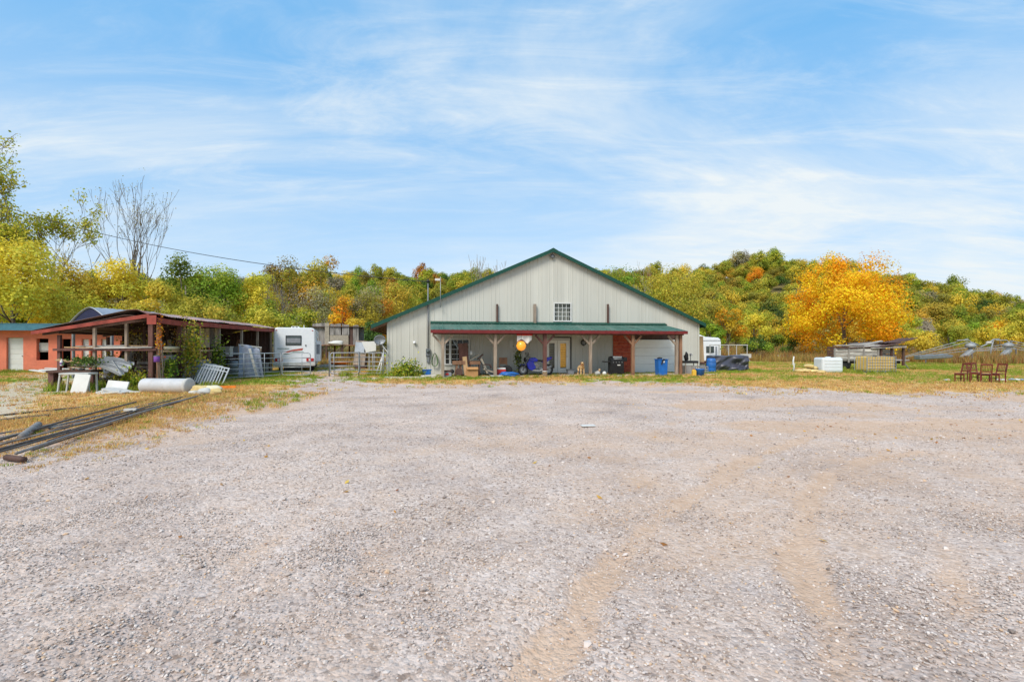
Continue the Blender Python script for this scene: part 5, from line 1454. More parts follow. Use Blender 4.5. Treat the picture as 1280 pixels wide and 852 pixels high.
# back and end board walls in the deep half
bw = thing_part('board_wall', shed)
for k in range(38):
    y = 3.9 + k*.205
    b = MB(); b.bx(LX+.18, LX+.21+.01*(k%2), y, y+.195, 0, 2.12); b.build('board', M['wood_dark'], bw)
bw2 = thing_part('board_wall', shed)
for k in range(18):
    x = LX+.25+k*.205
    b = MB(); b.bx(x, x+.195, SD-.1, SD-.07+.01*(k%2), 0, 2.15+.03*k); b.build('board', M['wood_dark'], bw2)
# cross partition with pale ribbed panel and shelves
cp = thing_part('partition', shed)
for k in range(8):
    x = -1.75 + k*.22
    b = MB(); b.bx(x, x+.19, 5.0, 5.03, 1.55, 2.5); b.build('panel', M['cream'] if k%3 else M['wood_grey'], cp)
for z in (.5,.95,1.4):
    b = MB(); b.bx(-1.8,.0,4.7,5.1,z,z+.05); b.build('shelf', M['wood_brown'], cp)
b = MB(); b.bx(-1.8,-1.72,4.7,5.1,0,2.4); b.build('upright', M['wood_brown'], cp)
# lumber rails on the front
for y in (-.18, 1.4):
    b = MB(); b.bx(-3.45, .1, y-.04, y+.04, 1.44, 1.53); b.build('rail', M['wood_redbrown'], shed)
b = MB(); b.bx(.03, .11, .0, 4.8, 1.38, 1.46); b.build('rail', M['wood_tan'], shed)
SLAB = ['thin grey plank', 'warped pale plank', 'grey weathered plank', 'short white plank', 'dark rough plank', 'long pale plank']
for k in range(9):
    L_ = rnd.uniform(1.0,2.6); xc = -3.3+L_/2+rnd.uniform(0,3.4-L_)
    o = MB().box((0,0,0),(L_,rnd.uniform(.08,.16),.035),(0,rnd.uniform(-1.2,1.2),rnd.uniform(-3,3))).build('lumber_plank', M[('plank_grey','wood_tan','white_dull')[k%3]])
    place(o, sw(xc, -.2+.16*(k%5)+.25*(k//5), 1.555+.038*(k//3)), SA)
    tag(o, 'weathered plank laid on the lumber rail of the open shed', 'plank', 'planks on the shed rail')
o = MB().tube([(-.55,0,0),(.55,0,0)], .07, 10).build('roll', M['cream'], None, True); place(o, sw(.02,1.2,1.54), SA+82)
tag(o, 'cream coloured roll resting on the side rail of the shed', 'roll')

def sthing(name, label, cat, px, Y, z=0, rz=0, group=None): return thing(name, label, cat, (gx(px,Y), Y, z), rz, group)
# bench with junk at the left front
t = sthing('workbench', 'dark rough workbench heaped with scrap at the shed corner', 'workbench', 95, 17.6, 0, 5)
b = MB(); b.bx(-.78,.72,-.3,.3,.66,.74); b.build('bench_top', M['wood_dark'], t)
for sx in (-.70,.64):
    b = MB(); b.bx(sx-.09,sx+.09,-.2,.1,0,.66); b.build('leg', M['wood_redbrown'], t)
for k in range(12):
    o = MB().box((0,0,0),(rnd.uniform(.4,1.1),rnd.uniform(.06,.16),.04),(rnd.uniform(-6,6),rnd.uniform(-9,9),rnd.uniform(-30,30))).build('scrap_board', M[('wood_dark','plank_grey','wood_tan','black')[k%4]])
    place(o, (gx(95,17.6)+rnd.uniform(-.35,.3), 17.6+rnd.uniform(-.18,.18), .785+.027*k), 5)
    tag(o, 'scrap board in the heap on the dark workbench', 'board', 'scrap boards on the workbench')
t = sthing('bench_greens', 'dark green leafy cuttings on top of the workbench', 'plant', 106, 17.5, .95)
p_ = rng.normal(size=(420,3))*np.array([.26,.14,.09])+np.array([0,0,.12]); n_ = rng.normal(size=(420,3)); n_ /= np.linalg.norm(n_,axis=1,keepdims=True)
link('foliage', leaf_mesh('foliage', p_, n_, .09, np.array(PAL['dark'])[rng.integers(0,4,420)]*1.2), t)
b = MB(); b.tube([(-.3,0,.0),(.1,.02,.12),(.3,0,.1)], .012, 5); b.build('stem', M['bark'], t)
t = sthing('bottle', 'white and purple bottle at the left end of the workbench', 'bottle', 77, 17.4, .90)
b = MB(); b.lathe([(.045,0),(.05,.03),(.05,.16),(.02,.2),(.02,.25)], (0,0,0), 10); b.build('bottle_body', M['white'], t, True)
b = MB(); b.lathe([(.052,.05),(.052,.12)], (0,0,0), 10); b.build('wrap', M['purple'], t)
t = sthing('purple_tin', 'purple tin fixed on the shed corner post', 'tin', 196, 18.1, 1.02)
b = MB(); b.lathe([(.09,0),(.10,.01),(.10,.2),(.09,.21)], (0,0,0), 12); b.build('tin_body', M['purple'], t, True)
b = MB(); b.lathe([(.103,.21),(.103,.24),(.03,.25)], (0,0,0), 12); b.build('lid', M['galv_dark'], t)
# white table and leaning panel
t = sthing('white_table', 'battered white table under the workbench edge', 'table', 98, 16.9, 0, 4)
b = MB(); b.bx(-.48,.50,-.22,.22,.62,.68); b.build('table_top', M['white_dull'], t, bevel=.008)
for sx, tilt in ((-.46,-.08),(.46,.03)):
    for sy in (-.18,.18): b = MB(); b.bar((sx,sy,.62),(sx+tilt,sy,0),.045); b.build('leg', M['white_dull'], t)
o = MB().box((0,0,.32),(.50,.05,.66),(-14,4,0)).build('leaning_board', M['white'], None, bevel=.008); place(o, (gx(101,16.5),16.5,0), 4)
tag(o, 'white panel leaning against the front of the white table', 'panel')
o = MB().bar((0,0,0),(.75,.3,.9),.03).build('leaning_stick', M['wood_tan']); place(o, (gx(58,17.8),17.8,0)); tag(o, 'thin stick leaning on the left end of the workbench', 'stick')
# galvanised troughs
for k in range(4):
    b = MB(); prof = [(-.12,.10),(-.10,0),(.10,0),(.12,.10)]
    L_ = 1.25-.1*k
    b.grid(lambda u, v: (-.6*0+L_*u, prof[min(3,int(v*3+.01))][0], prof[min(3,int(v*3+.01))][1]-.45*u*(1-.15*k)+.05*math.sin(u*3)), 8, 3)
    o = b.build('metal_trough', M['galv'], None, solid=.01); place(o, (gx(118,17.9)+.05*k, 17.7+.16*k, .98+.05*k), -4+4*k)
    tag(o, 'long galvanised trough slanting down between the shed posts', 'trough', 'galvanised troughs in the shed')
o = MB().bar((0,0,0),(.36,.05,-.55),.06,.03).build('metal_trough', M['galv']); place(o, (gx(146,17.8),17.6,1.1)); tag(o, 'short galvanised bar leaning at the end of the troughs', 'bar')
# foam boards
t = sthing('foam_boards', 'broken pile of white foam boards on the grass by the shed', 'boards', 146, 16.6)
for k, (c, d, r_) in enumerate((((-.1,.15,.22),(.66,.06,.36),(-20,6,8)),((.15,-.15,.10),(.9,.4,.05),(4,8,-14)),((.05,-.3,.05),(.6,.4,.05),(0,-5,20)),((-.3,-.2,.07),(.4,.3,.05),(8,-18,40)),((.55,-.1,.05),(.7,.25,.04),(0,4,8)))):
    b = MB(); b.box(c, d, r_); b.build('board', M['white'] if k%2 == 0 else M['white_dull'], t)
# white tank lying on its side
t = sthing('white_tank', 'white cylindrical tank lying on its side in the grass', 'tank', 208, 16.6, 0, -6)
b = MB(); b.lathe([(.05,-.90),(.20,-.885),(.245,-.84),(.25,-.80),(.25,.80),(.245,.84)], (0,0,.25), 28, 'x'); b.build('shell', M['tank_white'], t, True)
b = MB(); b.lathe([(.262,.78),(.268,.80),(.268,.86),(.24,.885),(.05,.89)], (0,0,.25), 28, 'x'); b.build('end_cap', M['white_dull'], t, True)
# stacked galvanised panels leaning on the shed
for k in range(3):
    r_ = thing('barred_panel', ['grey barred gate panel at the back of the leaning stack', 'grey barred gate panel in the middle of the leaning stack', 'grey barred gate panel at the front of the leaning stack'][k], 'panel', (gx(223+10*k,20.0-.2*k), 20.0-.24*k, 0), 8-3*k)
    r_.rotation_euler = (R(-24), R(10), R(6-3*k))
    W_, H_ = 1.12, 1.14-.07*k
    b = MB(); b.bx(0,W_,-.02,.02,0,.05).bx(0,W_,-.02,.02,H_-.05,H_).bx(0,.05,-.02,.02,.05,H_-.05).bx(W_-.05,W_,-.02,.02,.05,H_-.05).bx(.05,W_-.05,-.02,.02,H_-.20,H_-.16); b.build('frame', M['panel_grey'], r_)
    for j in range(8):
        x = .12+j*.115
        b = MB(); b.bx(x-.022,x+.022,-.015,.015,.05,H_-.05); b.build('bar', M['panel_grey'], r_)
# yellow stones / bags
for k, (px, Y, r3, m, lab) in enumerate(((252,16.4,(.33,.24,.15),'stone_yellow','pale yellow sack behind the round stones at the tank end'),(266,16.5,(.30,.22,.14),'cream','cream sack at the right of the tank end'),(256,15.8,(.22,.18,.13),'white_dull','round pale stone at the tank end'),(270,15.7,(.17,.14,.13),'stone_yellow','round yellow stone right of the pale stone'),(243,15.9,(.20,.14,.08),'concrete','flat grey stone touching the tank end'))):
    o = MB().blob((0,0,r3[2]*.9), r3, 20+k, .14, 18, 11).build('sack' if k < 2 else 'stone', M[m], None, True); place(o, (gx(px,Y),Y,0)); tag(o, lab, 'sack' if k < 2 else 'stone')
o = MB().box((0,0,.07),(.7,.12,.09),(0,0,18)).build('orange_board', M['orange_plastic']); place(o, (gx(282,18.2),18.2,0)); tag(o, 'orange board in the grass right of the barred panels', 'board')
# vines and bushes in the shed
def bushy(name, label, px, Y, z, r3, n, size, pal, dens=1, stem=True, cat='plant'):
    t = thing(name, label, cat, (gx(px,Y),Y,0))
    p_ = rng.normal(size=(n,3))*np.array(r3)*.55 + np.array([0,0,z]); n_ = rng.normal(size=(n,3)); n_ /= np.linalg.norm(n_,axis=1,keepdims=True)
    col = np.concatenate([np.array(PAL[q]) for q in pal]); col = col[rng.integers(0,len(col),n)]*(.7+.5*rng.random((n,1)))
    link('foliage', leaf_mesh('foliage', p_, n_, size, col), t)
    if stem:
        for k in range(4):
            b = MB(); b.tube([(rnd.uniform(-.1,.1),0,0),(rnd.uniform(-.15,.15),rnd.uniform(-.1,.1),z*.5),(rnd.uniform(-r3[0],r3[0])*.5,0,z+r3[2]*.4)], [.02,.015,.006], 5); b.build('stem', M['bark'], t)
    return t
bushy('climbing_vine', 'green climbing vine between the brown posts of the shed side', 240, 19.9, 1.45, (.45,.3,1.1), 900, .11, ('green','ygreen','olive'))
bushy('climbing_vine', 'reddish vine wrapped around the shed corner post', 200, 18.2, 1.9, (.10,.12,.75), 260, .07, ('orange','rust'))
bushy('shrub', 'green shrub growing in front of the grey shed post', 273, 22.3, 1.0, (.30,.25,.85), 620, .10, ('green','dark'))
bushy('shrub', 'dark weedy shrub behind the barred panels', 212, 18.9, .7, (.30,.3,.5), 420, .10, ('dark','green'))
bushy('shrub', 'low green shrub under the galvanised troughs', 166, 18.0, .35, (.42,.3,.34), 480, .09, ('green','ygreen'))
bushy('shrub', 'leafy shrub at the left front corner of the metal building', 512, 25.6, .40, (.55,.3,.45), 900, .10, ('green','dark','ygreen'))
bushy('shrub', 'smaller leafy shrub left of the front corner shrub', 498, 25.4, .28, (.50,.3,.32), 600, .10, ('green','ygreen'))
bushy('twig_tangle', 'tangle of pale dry twigs inside the open shed', 172, 20.4, 1.9, (.6,.4,.55), 240, .09, ('grey','olive'))
for k, (px, Y, L_, lean, m, lab) in enumerate(((150,20.6,1.9,.5,'wood_grey','grey plank leaning inside the shed behind the troughs'),(164,21.0,2.0,-.4,'wood_brown','brown plank leaning inside the shed beside the twigs'),(186,20.4,1.8,.35,'wood_old','old post leaning inside the shed left of the corner post'),(214,20.6,1.9,-.3,'wood_old','old post leaning inside the shed right of the corner post'),(288,27.0,2.0,.3,'wood_brown','brown plank leaning on the back wall of the shed'),(305,28.0,1.9,-.3,'wood_grey','grey plank leaning on the back wall of the shed'),(132,20.2,1.6,.6,'wood_dark','dark plank leaning behind the left shed post'))):
    o = MB().bar((0,0,0),(lean,.3,L_),.14,.05).build('leaning_plank', M[m]); place(o, (gx(px,Y),Y,0)); tag(o, lab, 'plank')
for k, (px, Y, r_, h_, m, lab) in enumerate(((140,20.0,.28,.8,'galv_dark','grey drum inside the shed behind the troughs'),(182,20.2,.26,.7,'wood_redbrown','rusty drum inside the shed left of the corner post'),(226,20.8,.24,.6,'wood_redbrown','rusty drum behind the barred panels'),(292,25.6,.28,.85,'galv_dark','grey drum in the dark half of the shed'),(322,27.5,.28,.8,'black','black drum in the dark half of the shed'))):
    t = thing('steel_drum', lab, 'drum', (gx(px,Y),Y,0))
    b = MB(); b.lathe([(r_*.95,0),(r_,.02),(r_,h_*.33),(r_*1.03,h_*.35),(r_,h_*.37),(r_,h_*.64),(r_*1.03,h_*.66),(r_,h_*.68),(r_,h_-.02),(r_*.95,h_)], (0,0,0), 18); b.build('drum_body', M[m], t, True)
    b = MB(); b.lathe([(.03,h_),(.03,h_+.02)], (r_*.5,0,0), 8); b.build('bung', M['black'], t)
def pallet(label, px, Y, rx, rz):
    t = thing('wooden_pallet', label, 'pallet', (gx(px,Y),Y,0), rz); t.rotation_euler = (R(rx), 0, R(rz))
    for k in range(6): b = MB(); b.bx(-.55,.55,-.02,.0,.02+k*.18,.13+k*.18); b.build('slat', M['wood_grey'] if k%2 else M['wood_old'], t)
    for x in (-.52,0,.52): b = MB(); b.bx(x-.03,x+.03,.002,.09,0,1.05); b.build('stringer', M['wood_old'], t)
pallet('grey pallet leaning inside the left bay of the shed', 112, 20.0, -14, 6)
pallet('old pallet leaning behind the shed corner post', 178, 19.4, -18, -8)
pallet('brown grey pallet leaning beside the shed partition', 250, 21.4, -12, 60)
for px, Y, z, lab in ((130,18.7,0,'lower tyre of the pair under the galvanised troughs'),(130.5,18.75,.19,'upper tyre of the pair under the galvanised troughs'),(236,19.0,0,'tyre lying behind the barred panels')):
    t = thing('car_tyre', lab, 'tyre', (gx(px,Y),Y,z))
    b = MB(); b.lathe([(.17,.0),(.27,.0),(.31,.05),(.31,.14),(.27,.18),(.17,.18),(.17,.0)], (0,0,0), 20); b.f = b.f[:-2]; b.build('tyre_body', M['rubber'], t, True)
t = thing('soil_heap', 'low heap of soil and roots in front of the shed posts', 'heap', (gx(150,18.4),18.4,0))
b = MB(); b.grid(lambda u, v: (-1.1+2.2*u, -.6+1.2*v, -.03+.42*math.sin(u*3.14)**.8*math.sin(v*3.14)**.9*(1+.3*math.sin(u*17+v*9))+.04*math.sin(u*41)*math.sin(v*23)), 36, 20); b.build('soil', M['wood_dark'], t, True)
bushy('shrub', 'yellowing weeds on the soil heap', 152, 18.1, .45, (.7,.3,.25), 420, .08, ('ygreen','olive','grey'), stem=True)
bushy('twig_tangle', 'large tangle of dry twigs behind the shed corner post', 186, 21.2, 1.3, (.9,.4,.8), 520, .09, ('grey','olive','grey'))
bushy('twig_tangle', 'dry hanging creeper under the shed roof beside the green vine', 228, 20.4, 1.9, (.5,.3,.6), 380, .08, ('grey','olive','rust'))
bushy('shrub', 'yellow green weeds inside the left bay of the shed', 138, 20.4, .8, (.5,.4,.5), 420, .09, ('ygreen','olive'))
# clutter inside the deep half of the shed
for k, (px, Y, w, h, z, m, lab) in enumerate(((282,26.0,.6,.55,1.05,'white_dull','pale crate on the shed back shelf, leftmost'),(296,26.8,.55,.5,1.1,'grey_plastic','grey crate in the middle of the shed back shelf'),(316,28.2,.5,.5,1.1,'white_dull','pale crate on the shed back shelf, rightmost'),(330,28.4,.4,.5,.1,'galv_dark','grey metal box on the shed floor by the end post'),(262,22.6,.5,.18,.62,'orange_plastic','orange tray on the shed partition shelf'),(258,22.5,.35,.28,1.05,'wood_brown','brown box on the shed partition shelf'),(160,20.8,.8,.5,.1,'wood_brown','brown wooden box under the twigs in the shed'),(206,19.3,.55,.4,.1,'wood_redbrown','dark red box behind the shed corner post'),(206,19.6,.7,.24,1.0,'grey_plastic','grey box on the rail behind the corner post'),(176,19.6,.5,.5,0.1,'wood_dark','dark box behind the white tank inside the shed'))):
    X = gx(px,Y); t = thing('storage_box', lab, 'box', (X,Y,z-.1), SA)
    b = MB(); b.bx(-w/2,w/2,-.2,.2,.1,.1+h); b.build('box_body', M[m], t, bevel=.015)
    b = MB(); b.bx(-w/2-.015,w/2+.015,-.215,.215,.1+h-.05,.1+h+.01); b.build('rim', M[m], t)
    if z > .3:
        b = MB(); b.bx(-w/2-.1,w/2+.1,-.3,.3,.05,.098); b.build('shelf_board', M['wood_dark'], t)
        for sx in (-1,1): b = MB(); b.bx(sx*w/2-.03,sx*w/2+.03,-.25,.25,-z+.1,.05); b.build('shelf_leg', M['wood_dark'], t)
# grey sheet hung on the shed side
t = sthing('grey_tarp', 'grey blue tarp draped over a pale rail beside the shed', 'tarp', 312, 24.4, 0, 30)
b = MB(); b.grid(lambda u, v: (-.45+.9*u+.25*v*(u-.2), -.35*v+.08*math.sin(u*11), 1.72-.10*math.sin(u*3.1)*0-1.62*v-.25*u*u), 22, 12); b.build('cloth', M['grey_blue'], t, True, solid=.01)
b = MB(); b.bar((-.5,.05,1.7),(.55,.05,1.55),.06); b.build('rail', M['white_dull'], t)
for x, z in ((-.48,1.68),(.5,1.53)): b = MB(); b.bar((x,.05,0),(x,.05,z),.06); b.build('post', M['wood_old'], t)
o = MB().bar((0,0,0),(-.45,.1,1.5),.12,.04).build('pale_plank', M['white_dull']); place(o, (gx(322,24.0),24.0,0)); tag(o, 'pale plank leaning beside the grey tarp', 'plank')

# arched sheet of roofing behind the shed roof
t = thing('arched_roof_sheet', 'curved silver sheet roof with dark blue gable rising behind the open shed', 'roof canopy', (gx(138,25.0),25.0,0), -10)
RW, RL = 1.25, 3.6
def archz(x): return 3.56 - .82*(abs(x)/RW)**1.5
b = MB(); b.grid(lambda u, v: (RW*(2*u-1), -RL*.3+RL*v, archz(RW*(2*u-1)) + .01*math.sin(v*60)), 24, 40); b.build('curved_sheet', M['tin_sheet'], t, True, solid=.02)
b = MB(); b.prism([(RW*(2*i/16-1)*.985, archz(RW*(2*i/16-1))-.04) for i in range(17)] + [(RW*.98,2.62),(-RW*.98,2.62)], 'y', -RL*.28, -RL*.27); b.build('gable_cloth', M['navy'], t)
for sx in (-1,1):
    for y in (-RL*.25, RL*.65): b = MB(); b.bx(sx*RW*.93-.05, sx*RW*.93+.05, y-.05, y+.05, 0, 2.95); b.build('post', M['galv_dark'], t)

# ------------------------------------------------------------------ farm gates
def farm_gate(label, a, b2, z0=.12, z1=1.26, rails=6, mids=(.5,)):
    a, b2 = Vector(a), Vector(b2); L_ = (b2-a).length; ang = math.degrees(math.atan2(b2.y-a.y, b2.x-a.x))
    t = thing('farm_gate', label, 'gate', (a.x,a.y,0), ang)
    r = .024; q = .12
    pts = [(q,0,z0),(L_-q,0,z0),(L_-.03,0,z0+.03),(L_,0,z0+q),(L_,0,z1-q),(L_-.03,0,z1-.03),(L_-q,0,z1),(q,0,z1),(.03,0,z1-.03),(0,0,z1-q),(0,0,z0+q),(.03,0,z0+.03),(q,0,z0)]
    m = MB(); m.tube(pts, r, 8); m.build('frame', M['galv'], t, True)
    for k in range(1, rails-1):
        z = z0+(z1-z0)*(k/(rails-1))**1.12
        m = MB(); m.tube([(0,0,z),(L_,0,z)], .020, 8); m.build('rail', M['galv'], t, True)
    for f in mids: m = MB(); m.tube([(L_*f,-.022,z0),(L_*f,-.022,z1)], .018, 8); m.build('brace', M['galv'], t, True)
    for x in (-.06,):
        m = MB(); m.tube([(x,0,-.1),(x,0,z1+.06)], .03, 8); m.build('gate_post', M['galv_dark'], t, True)
    return t
G = lambda px, Y: (gx(px,Y), Y, 0)
farm_gate('long galvanised farm gate in front of the shed side', G(277,22.6), G(351,24.9), mids=(.35,.7))
farm_gate('galvanised farm gate in front of the motorhome, with rounded corner', G(352.5,24.9), G(388,25.3), mids=(.7,))
farm_gate('galvanised farm gate left of the metal building, nearer the drive', G(413,26.1), G(448.5,26.6), mids=(.12,))
farm_gate('galvanised farm gate fixed at the corner of the metal building', G(449.8,26.7), G(483,26.3), mids=(.5,.85))

# ------------------------------------------------------------------ motorhome
RA = 20.0; RX, RY = gx(342.5,30.0), 30.0
rv = thing('motorhome', 'white motorhome seen from the rear with red swoosh and dark window', 'motorhome', (RX,RY,0), RA)
Wv, Lv = 2.36, 6.8
poly = [(0,.55),(Wv,.55),(Wv,2.66),(Wv-.06,2.76),(Wv-.2,2.80),(.2,2.80),(.06,2.76),(0,2.66)]
b = MB(); b.prism(poly, 'y', 0, Lv); b.build('body', M['white_gloss'], rv, bevel=.05)
b = MB(); b.bx(.04,Wv-.04,.03,Lv-.1,.36,.545); b.build('skirt', M['white'], rv)
w = thing_part('rear_window', rv)
b = MB(); b.bx(.66,1.58,-.03,-.004,1.68,2.30); b.build('frame', M['black'], w, bevel=.05)
b = MB(); b.bx(.71,1.53,-.036,-.031,1.73,2.25); b.build('pane', M['window_glass'], w)
b = MB(); b.bx(.72,1.52,-.0395,-.0365,1.84,2.13); b.build('blind', M['grey_plastic'], w)
b = MB(); b.add([(.52,-.008,1.20),(.75,-.008,1.30),(1.1,-.008,1.42),(1.68,-.008,1.50),(1.62,-.008,1.36),(1.0,-.008,1.30),(.6,-.008,1.13)],[(0,1,5,6),(1,2,5),(2,3,4,5)]); b.build('swoosh', M['swoosh'], rv)
b = MB(); b.add([(.50,-.009,1.16),(.7,-.009,1.10),(1.2,-.009,1.24),(1.7,-.009,1.25),(1.7,-.009,1.28),(1.15,-.009,1.29),(.7,-.009,1.17)],[(0,1,5,6),(1,2,4,5),(2,3,4)]); b.build('lower_stripe', M['decal_green'], rv)
for k in range(9):
    b = MB(); b.bx(.20+k*.075,.25+k*.075,-.012,-.006,1.44+.0*k,1.50 if k%3 else 1.51); b.build('letter', M['decal_green'], rv)
for sx in (.06, Wv-.50):
    tl = MB(); tl.bx(sx,sx+.44,-.05,-.004,.66,.86); lt = tl.build('tail_light', M['tail_red'], rv, bevel=.02)
    b = MB(); b.bx(sx+.14,sx+.26,-.056,-.051,.69,.83); b.build('reverse_lens', M['white'], lt)
b = MB(); b.bx(-.04,Wv+.04,-.24,-.02,.38,.58); b.build('bumper', M['white_dull'], rv, bevel=.03)
b = MB(); b.bx(.85,1.25,-.246,-.241,.42,.54); b.build('number_plate', M['white'], rv)
b = MB(); b.bx(.55,1.55,-.02,.3,.12,.37); b.build('underbody', M['black'], rv)
for sx in (.12, Wv-.34):
    wh = thing_part('wheel', rv)
    b = MB(); b.lathe([(.2,0),(.33,.0),(.36,.04),(.36,.18),(.33,.22),(.2,.22)], (sx,1.6,.36), 20, 'x'); b.build('tyre', M['rubber'], wh, True)
    b = MB(); b.lathe([(.05,.02),(.198,.03),(.198,.19),(.05,.2)], (sx,1.6,.36), 14, 'x'); b.build('rim', M['galv'], wh, True)
for sx in (.12, Wv-.34):
    wh = thing_part('wheel', rv)
    b = MB(); b.lathe([(.2,0),(.33,.0),(.36,.04),(.36,.18),(.33,.22),(.2,.22)], (sx,6.2,.36), 20, 'x'); b.build('tyre', M['rubber'], wh, True)
    b = MB(); b.lathe([(.05,.02),(.198,.03),(.198,.19),(.05,.2)], (sx,6.2,.36), 14, 'x'); b.build('rim', M['galv'], wh, True)
b = MB(); b.prism([(.85,2.80),(.90,2.93),(1.35,2.93),(1.42,2.80)], 'y', 1.2, 1.9); b.build('roof_vent', M['white'], rv, bevel=.03)
for x in (.95,1.15): b = MB(); b.bx(x,x+.12,1.18,1.199,2.83,2.90); b.build('vent_slot', M['black'], rv)
b = MB(); b.tube([(1.7,.4,2.79),(1.7,.4,2.98)], .03, 6); b.build('vent_pipe', M['white'], rv)
b = MB(); b.bx(Wv+.0,Wv+.30,1.2,3.4,.62,1.95); b.build('slide_out', M['white_gloss'], rv, bevel=.03)
b = MB(); b.bx(Wv+.06,Wv+.26,1.185,1.199,1.1,1.75); b.build('slide_panel', M['grey_plastic'], rv)
b = MB(); b.bx(-.03,.0,.05,.06+.1,.7,2.6).bx(Wv,Wv+.03,.05,.16,.7,2.6); b.build('corner_molding', M['white'], rv)
for x in (.10, Wv-.18):
    b = MB(); b.bx(x,x+.08,-.02,-.003,2.60,2.65); b.build('marker_light', M['tail_red'], rv)
b = MB(); b.bx(1.80,1.86,-.03,-.004,1.62,1.72); b.build('socket', M['black'], rv)
for y, z0, z1 in ((.9,1.5,2.2),(4.2,1.5,2.2)):
    b = MB(); b.bx(Wv+.001,Wv+.02,y if y > 1 else 3.6,(y if y > 1 else 3.6)+.5,z0,z1); b.build('side_window', M['window_glass'], rv)
b = MB(); b.prism([(Lv,.5),(Lv+1.2,.5),(Lv+1.2,1.2),(Lv+.5,1.9),(Lv,1.9)], 'x', .05, Wv-.05); b.build('cab', M['white_gloss'], rv, bevel=.06)

# ------------------------------------------------------------------ raised wooden deck with shack
DY = 44.0
dk = thing('raised_deck_shack', 'weathered grey wooden shack on a raised deck behind the motorhome', 'shack', (gx(388,DY),DY,0), 6)
DWd = 4.2; Z0 = 1.78
b = MB(); b.bx(0,DWd+.1,0,3.2,Z0-.1,Z0); b.build('deck', M['wood_brown'], dk)
for x in (.1,1.4,2.8,DWd-.05):
    for y in (.1,3.0): b = MB(); b.bx(x-.07,x+.07,y-.07,y+.07,0,Z0-.1); b.build('post', M['wood_dark'], dk)
for x0, x1 in ((.1,1.4),(1.4,2.8),(2.8,DWd-.05)): b = MB(); b.bar((x0,.05,.2),(x1,.05,Z0-.2),.08,.06); b.build('cross_brace', M['wood_dark'], dk)
def plank_run(x0, x1, y, z0, z1, m, holes=(), ax='x'):
    b = MB(); k = 0; x = x0
    while x < x1:
        w_ = rnd.uniform(.14,.2); zt = z1+rnd.uniform(-.04,.06)
        b.bx(x, min(x+w_-.012, x1), y+rnd.uniform(-.01,.01), y+.03, z0, zt) if ax == 'x' else b.bx(y, y+.03, x, min(x+w_-.012,x1), z0, zt)
        x += w_
    return b.build('plank_wall', m, dk, kind='stuff')
plank_run(0, 1.15, .6, Z0, 3.75, M['wood_grey']); plank_run(1.62, 2.05, .4, Z0+.9, 3.7, M['wood_grey']); plank_run(2.1, 2.6, .4, Z0+.9, 3.7, M['wood_grey']); plank_run(2.72,3.35,.4,Z0+.9,3.68,M['wood_grey']); plank_run(3.7,DWd,.45,Z0,3.6,M['wood_grey'])
plank_run(0,DWd,3.0,Z0,3.5,M['wood_grey'])
b = MB(); b.bx(1.2,1.58,.3,.34,Z0,3.78); b.build('pale_corner_panel', M['beige'], dk)
b = MB(); b.bx(1.6,3.3,.36,.39,Z0,Z0+.88); b.build('lower_panel', M['beige'], dk)
b = MB(); b.bx(3.38,3.66,.5,.54,Z0,3.5); b.build('dark_doorway', M['wood_dark'], dk)
b = MB(); b.bx(-.1,DWd+.1,.3,3.2,3.42,3.46); b.build('roof', M['wood_dark'], dk)
b = MB(); b.bx(DWd+.1,DWd+1.9,.3,2.6,Z0-.1,Z0); b.build('ramp_deck', M['wood_grey'], dk)
t = thing('white_bundle', 'white cloth heap on the edge of the raised deck', 'bundle', (gx(418,DY-.1), DY+.2, Z0))
b = MB(); b.blob((0,0,.14), (.75,.25,.2), 31, .2); b.build('cloth', M['white'], t, True)
t = thing('red_kayak', 'red plastic sled on the ground under the raised deck', 'sled', (gx(426,37),37,0), 4)
b = MB(); b.grid(lambda u, v: ((u-.5)*1.5, (v-.5)*.6, .22+.45*(abs(v-.5)*1.3)**2+.3*(abs(u-.5)*1.5)**4), 14, 8); b.build('hull', M['orange_plastic'], t, True, solid=.03)
b = MB(); b.bx(-.5,.5,-.2,.2,0,.2); b.build('cradle', M['wood_grey'], t)
for k, (px, Y, w_, h_, m, lab) in enumerate(((412,38,.9,.25,'galv_dark','grey sheet metal pile under the deck'),(406,36.5,1.2,.16,'white_dull','white plank pile right of the motorhome'))):
    t = thing('plank_pile', lab, 'pile', (gx(px,Y),Y,0), 5)
    for j in range(3): b = MB(); b.box((0,.1*j,.05+.07*j),(w_*(1-.1*j)*1.3,.35,.05),(0,rnd.uniform(-4,4),rnd.uniform(-8,8))); b.build('board', M[m], t)
# panels, satellite dish and poles at the corner of the building
t = thing('glass_panel', 'grey glazed panel leaning at the back left of the metal building', 'panel', (gx(450,34),34,0), -6)
b = MB(); b.box((0,0,1.55),(.70,.05,.72),(-8,4,0)); b.build('pane', M['tin_sheet'], t)
b = MB(); b.box((0,.06,1.15),(.84,.05,1.75),(-8,4,0)); b.build('backing', M['wood_old'], t)
b = MB(); b.bx(-.4,.4,0,.3,0,.9); b.build('stand', M['wood_dark'], t)
t = thing('white_sheet_panel', 'white tilted sheet panel left of the satellite dish', 'panel', (gx(462,32),32,0), -4)
b = MB(); b.prism([(-.52,1.92),(.45,1.96),(.45,1.32),(-.22,1.22)], 'y', -.05, .02); b.build('sheet', M['white'], t)
b = MB(); b.bx(-.1,.0,.05,.12,0,1.3).bx(.25,.35,.05,.12,0,1.3).bx(0,.25,.05,.12,1.1,1.3); b.build('stand', M['wood_grey'], t)
t = thing('satellite_dish', 'grey satellite dish on a bent arm at the left wall of the metal building', 'satellite dish', (gx(479,26.2),26.2,0), 14)
b = MB()
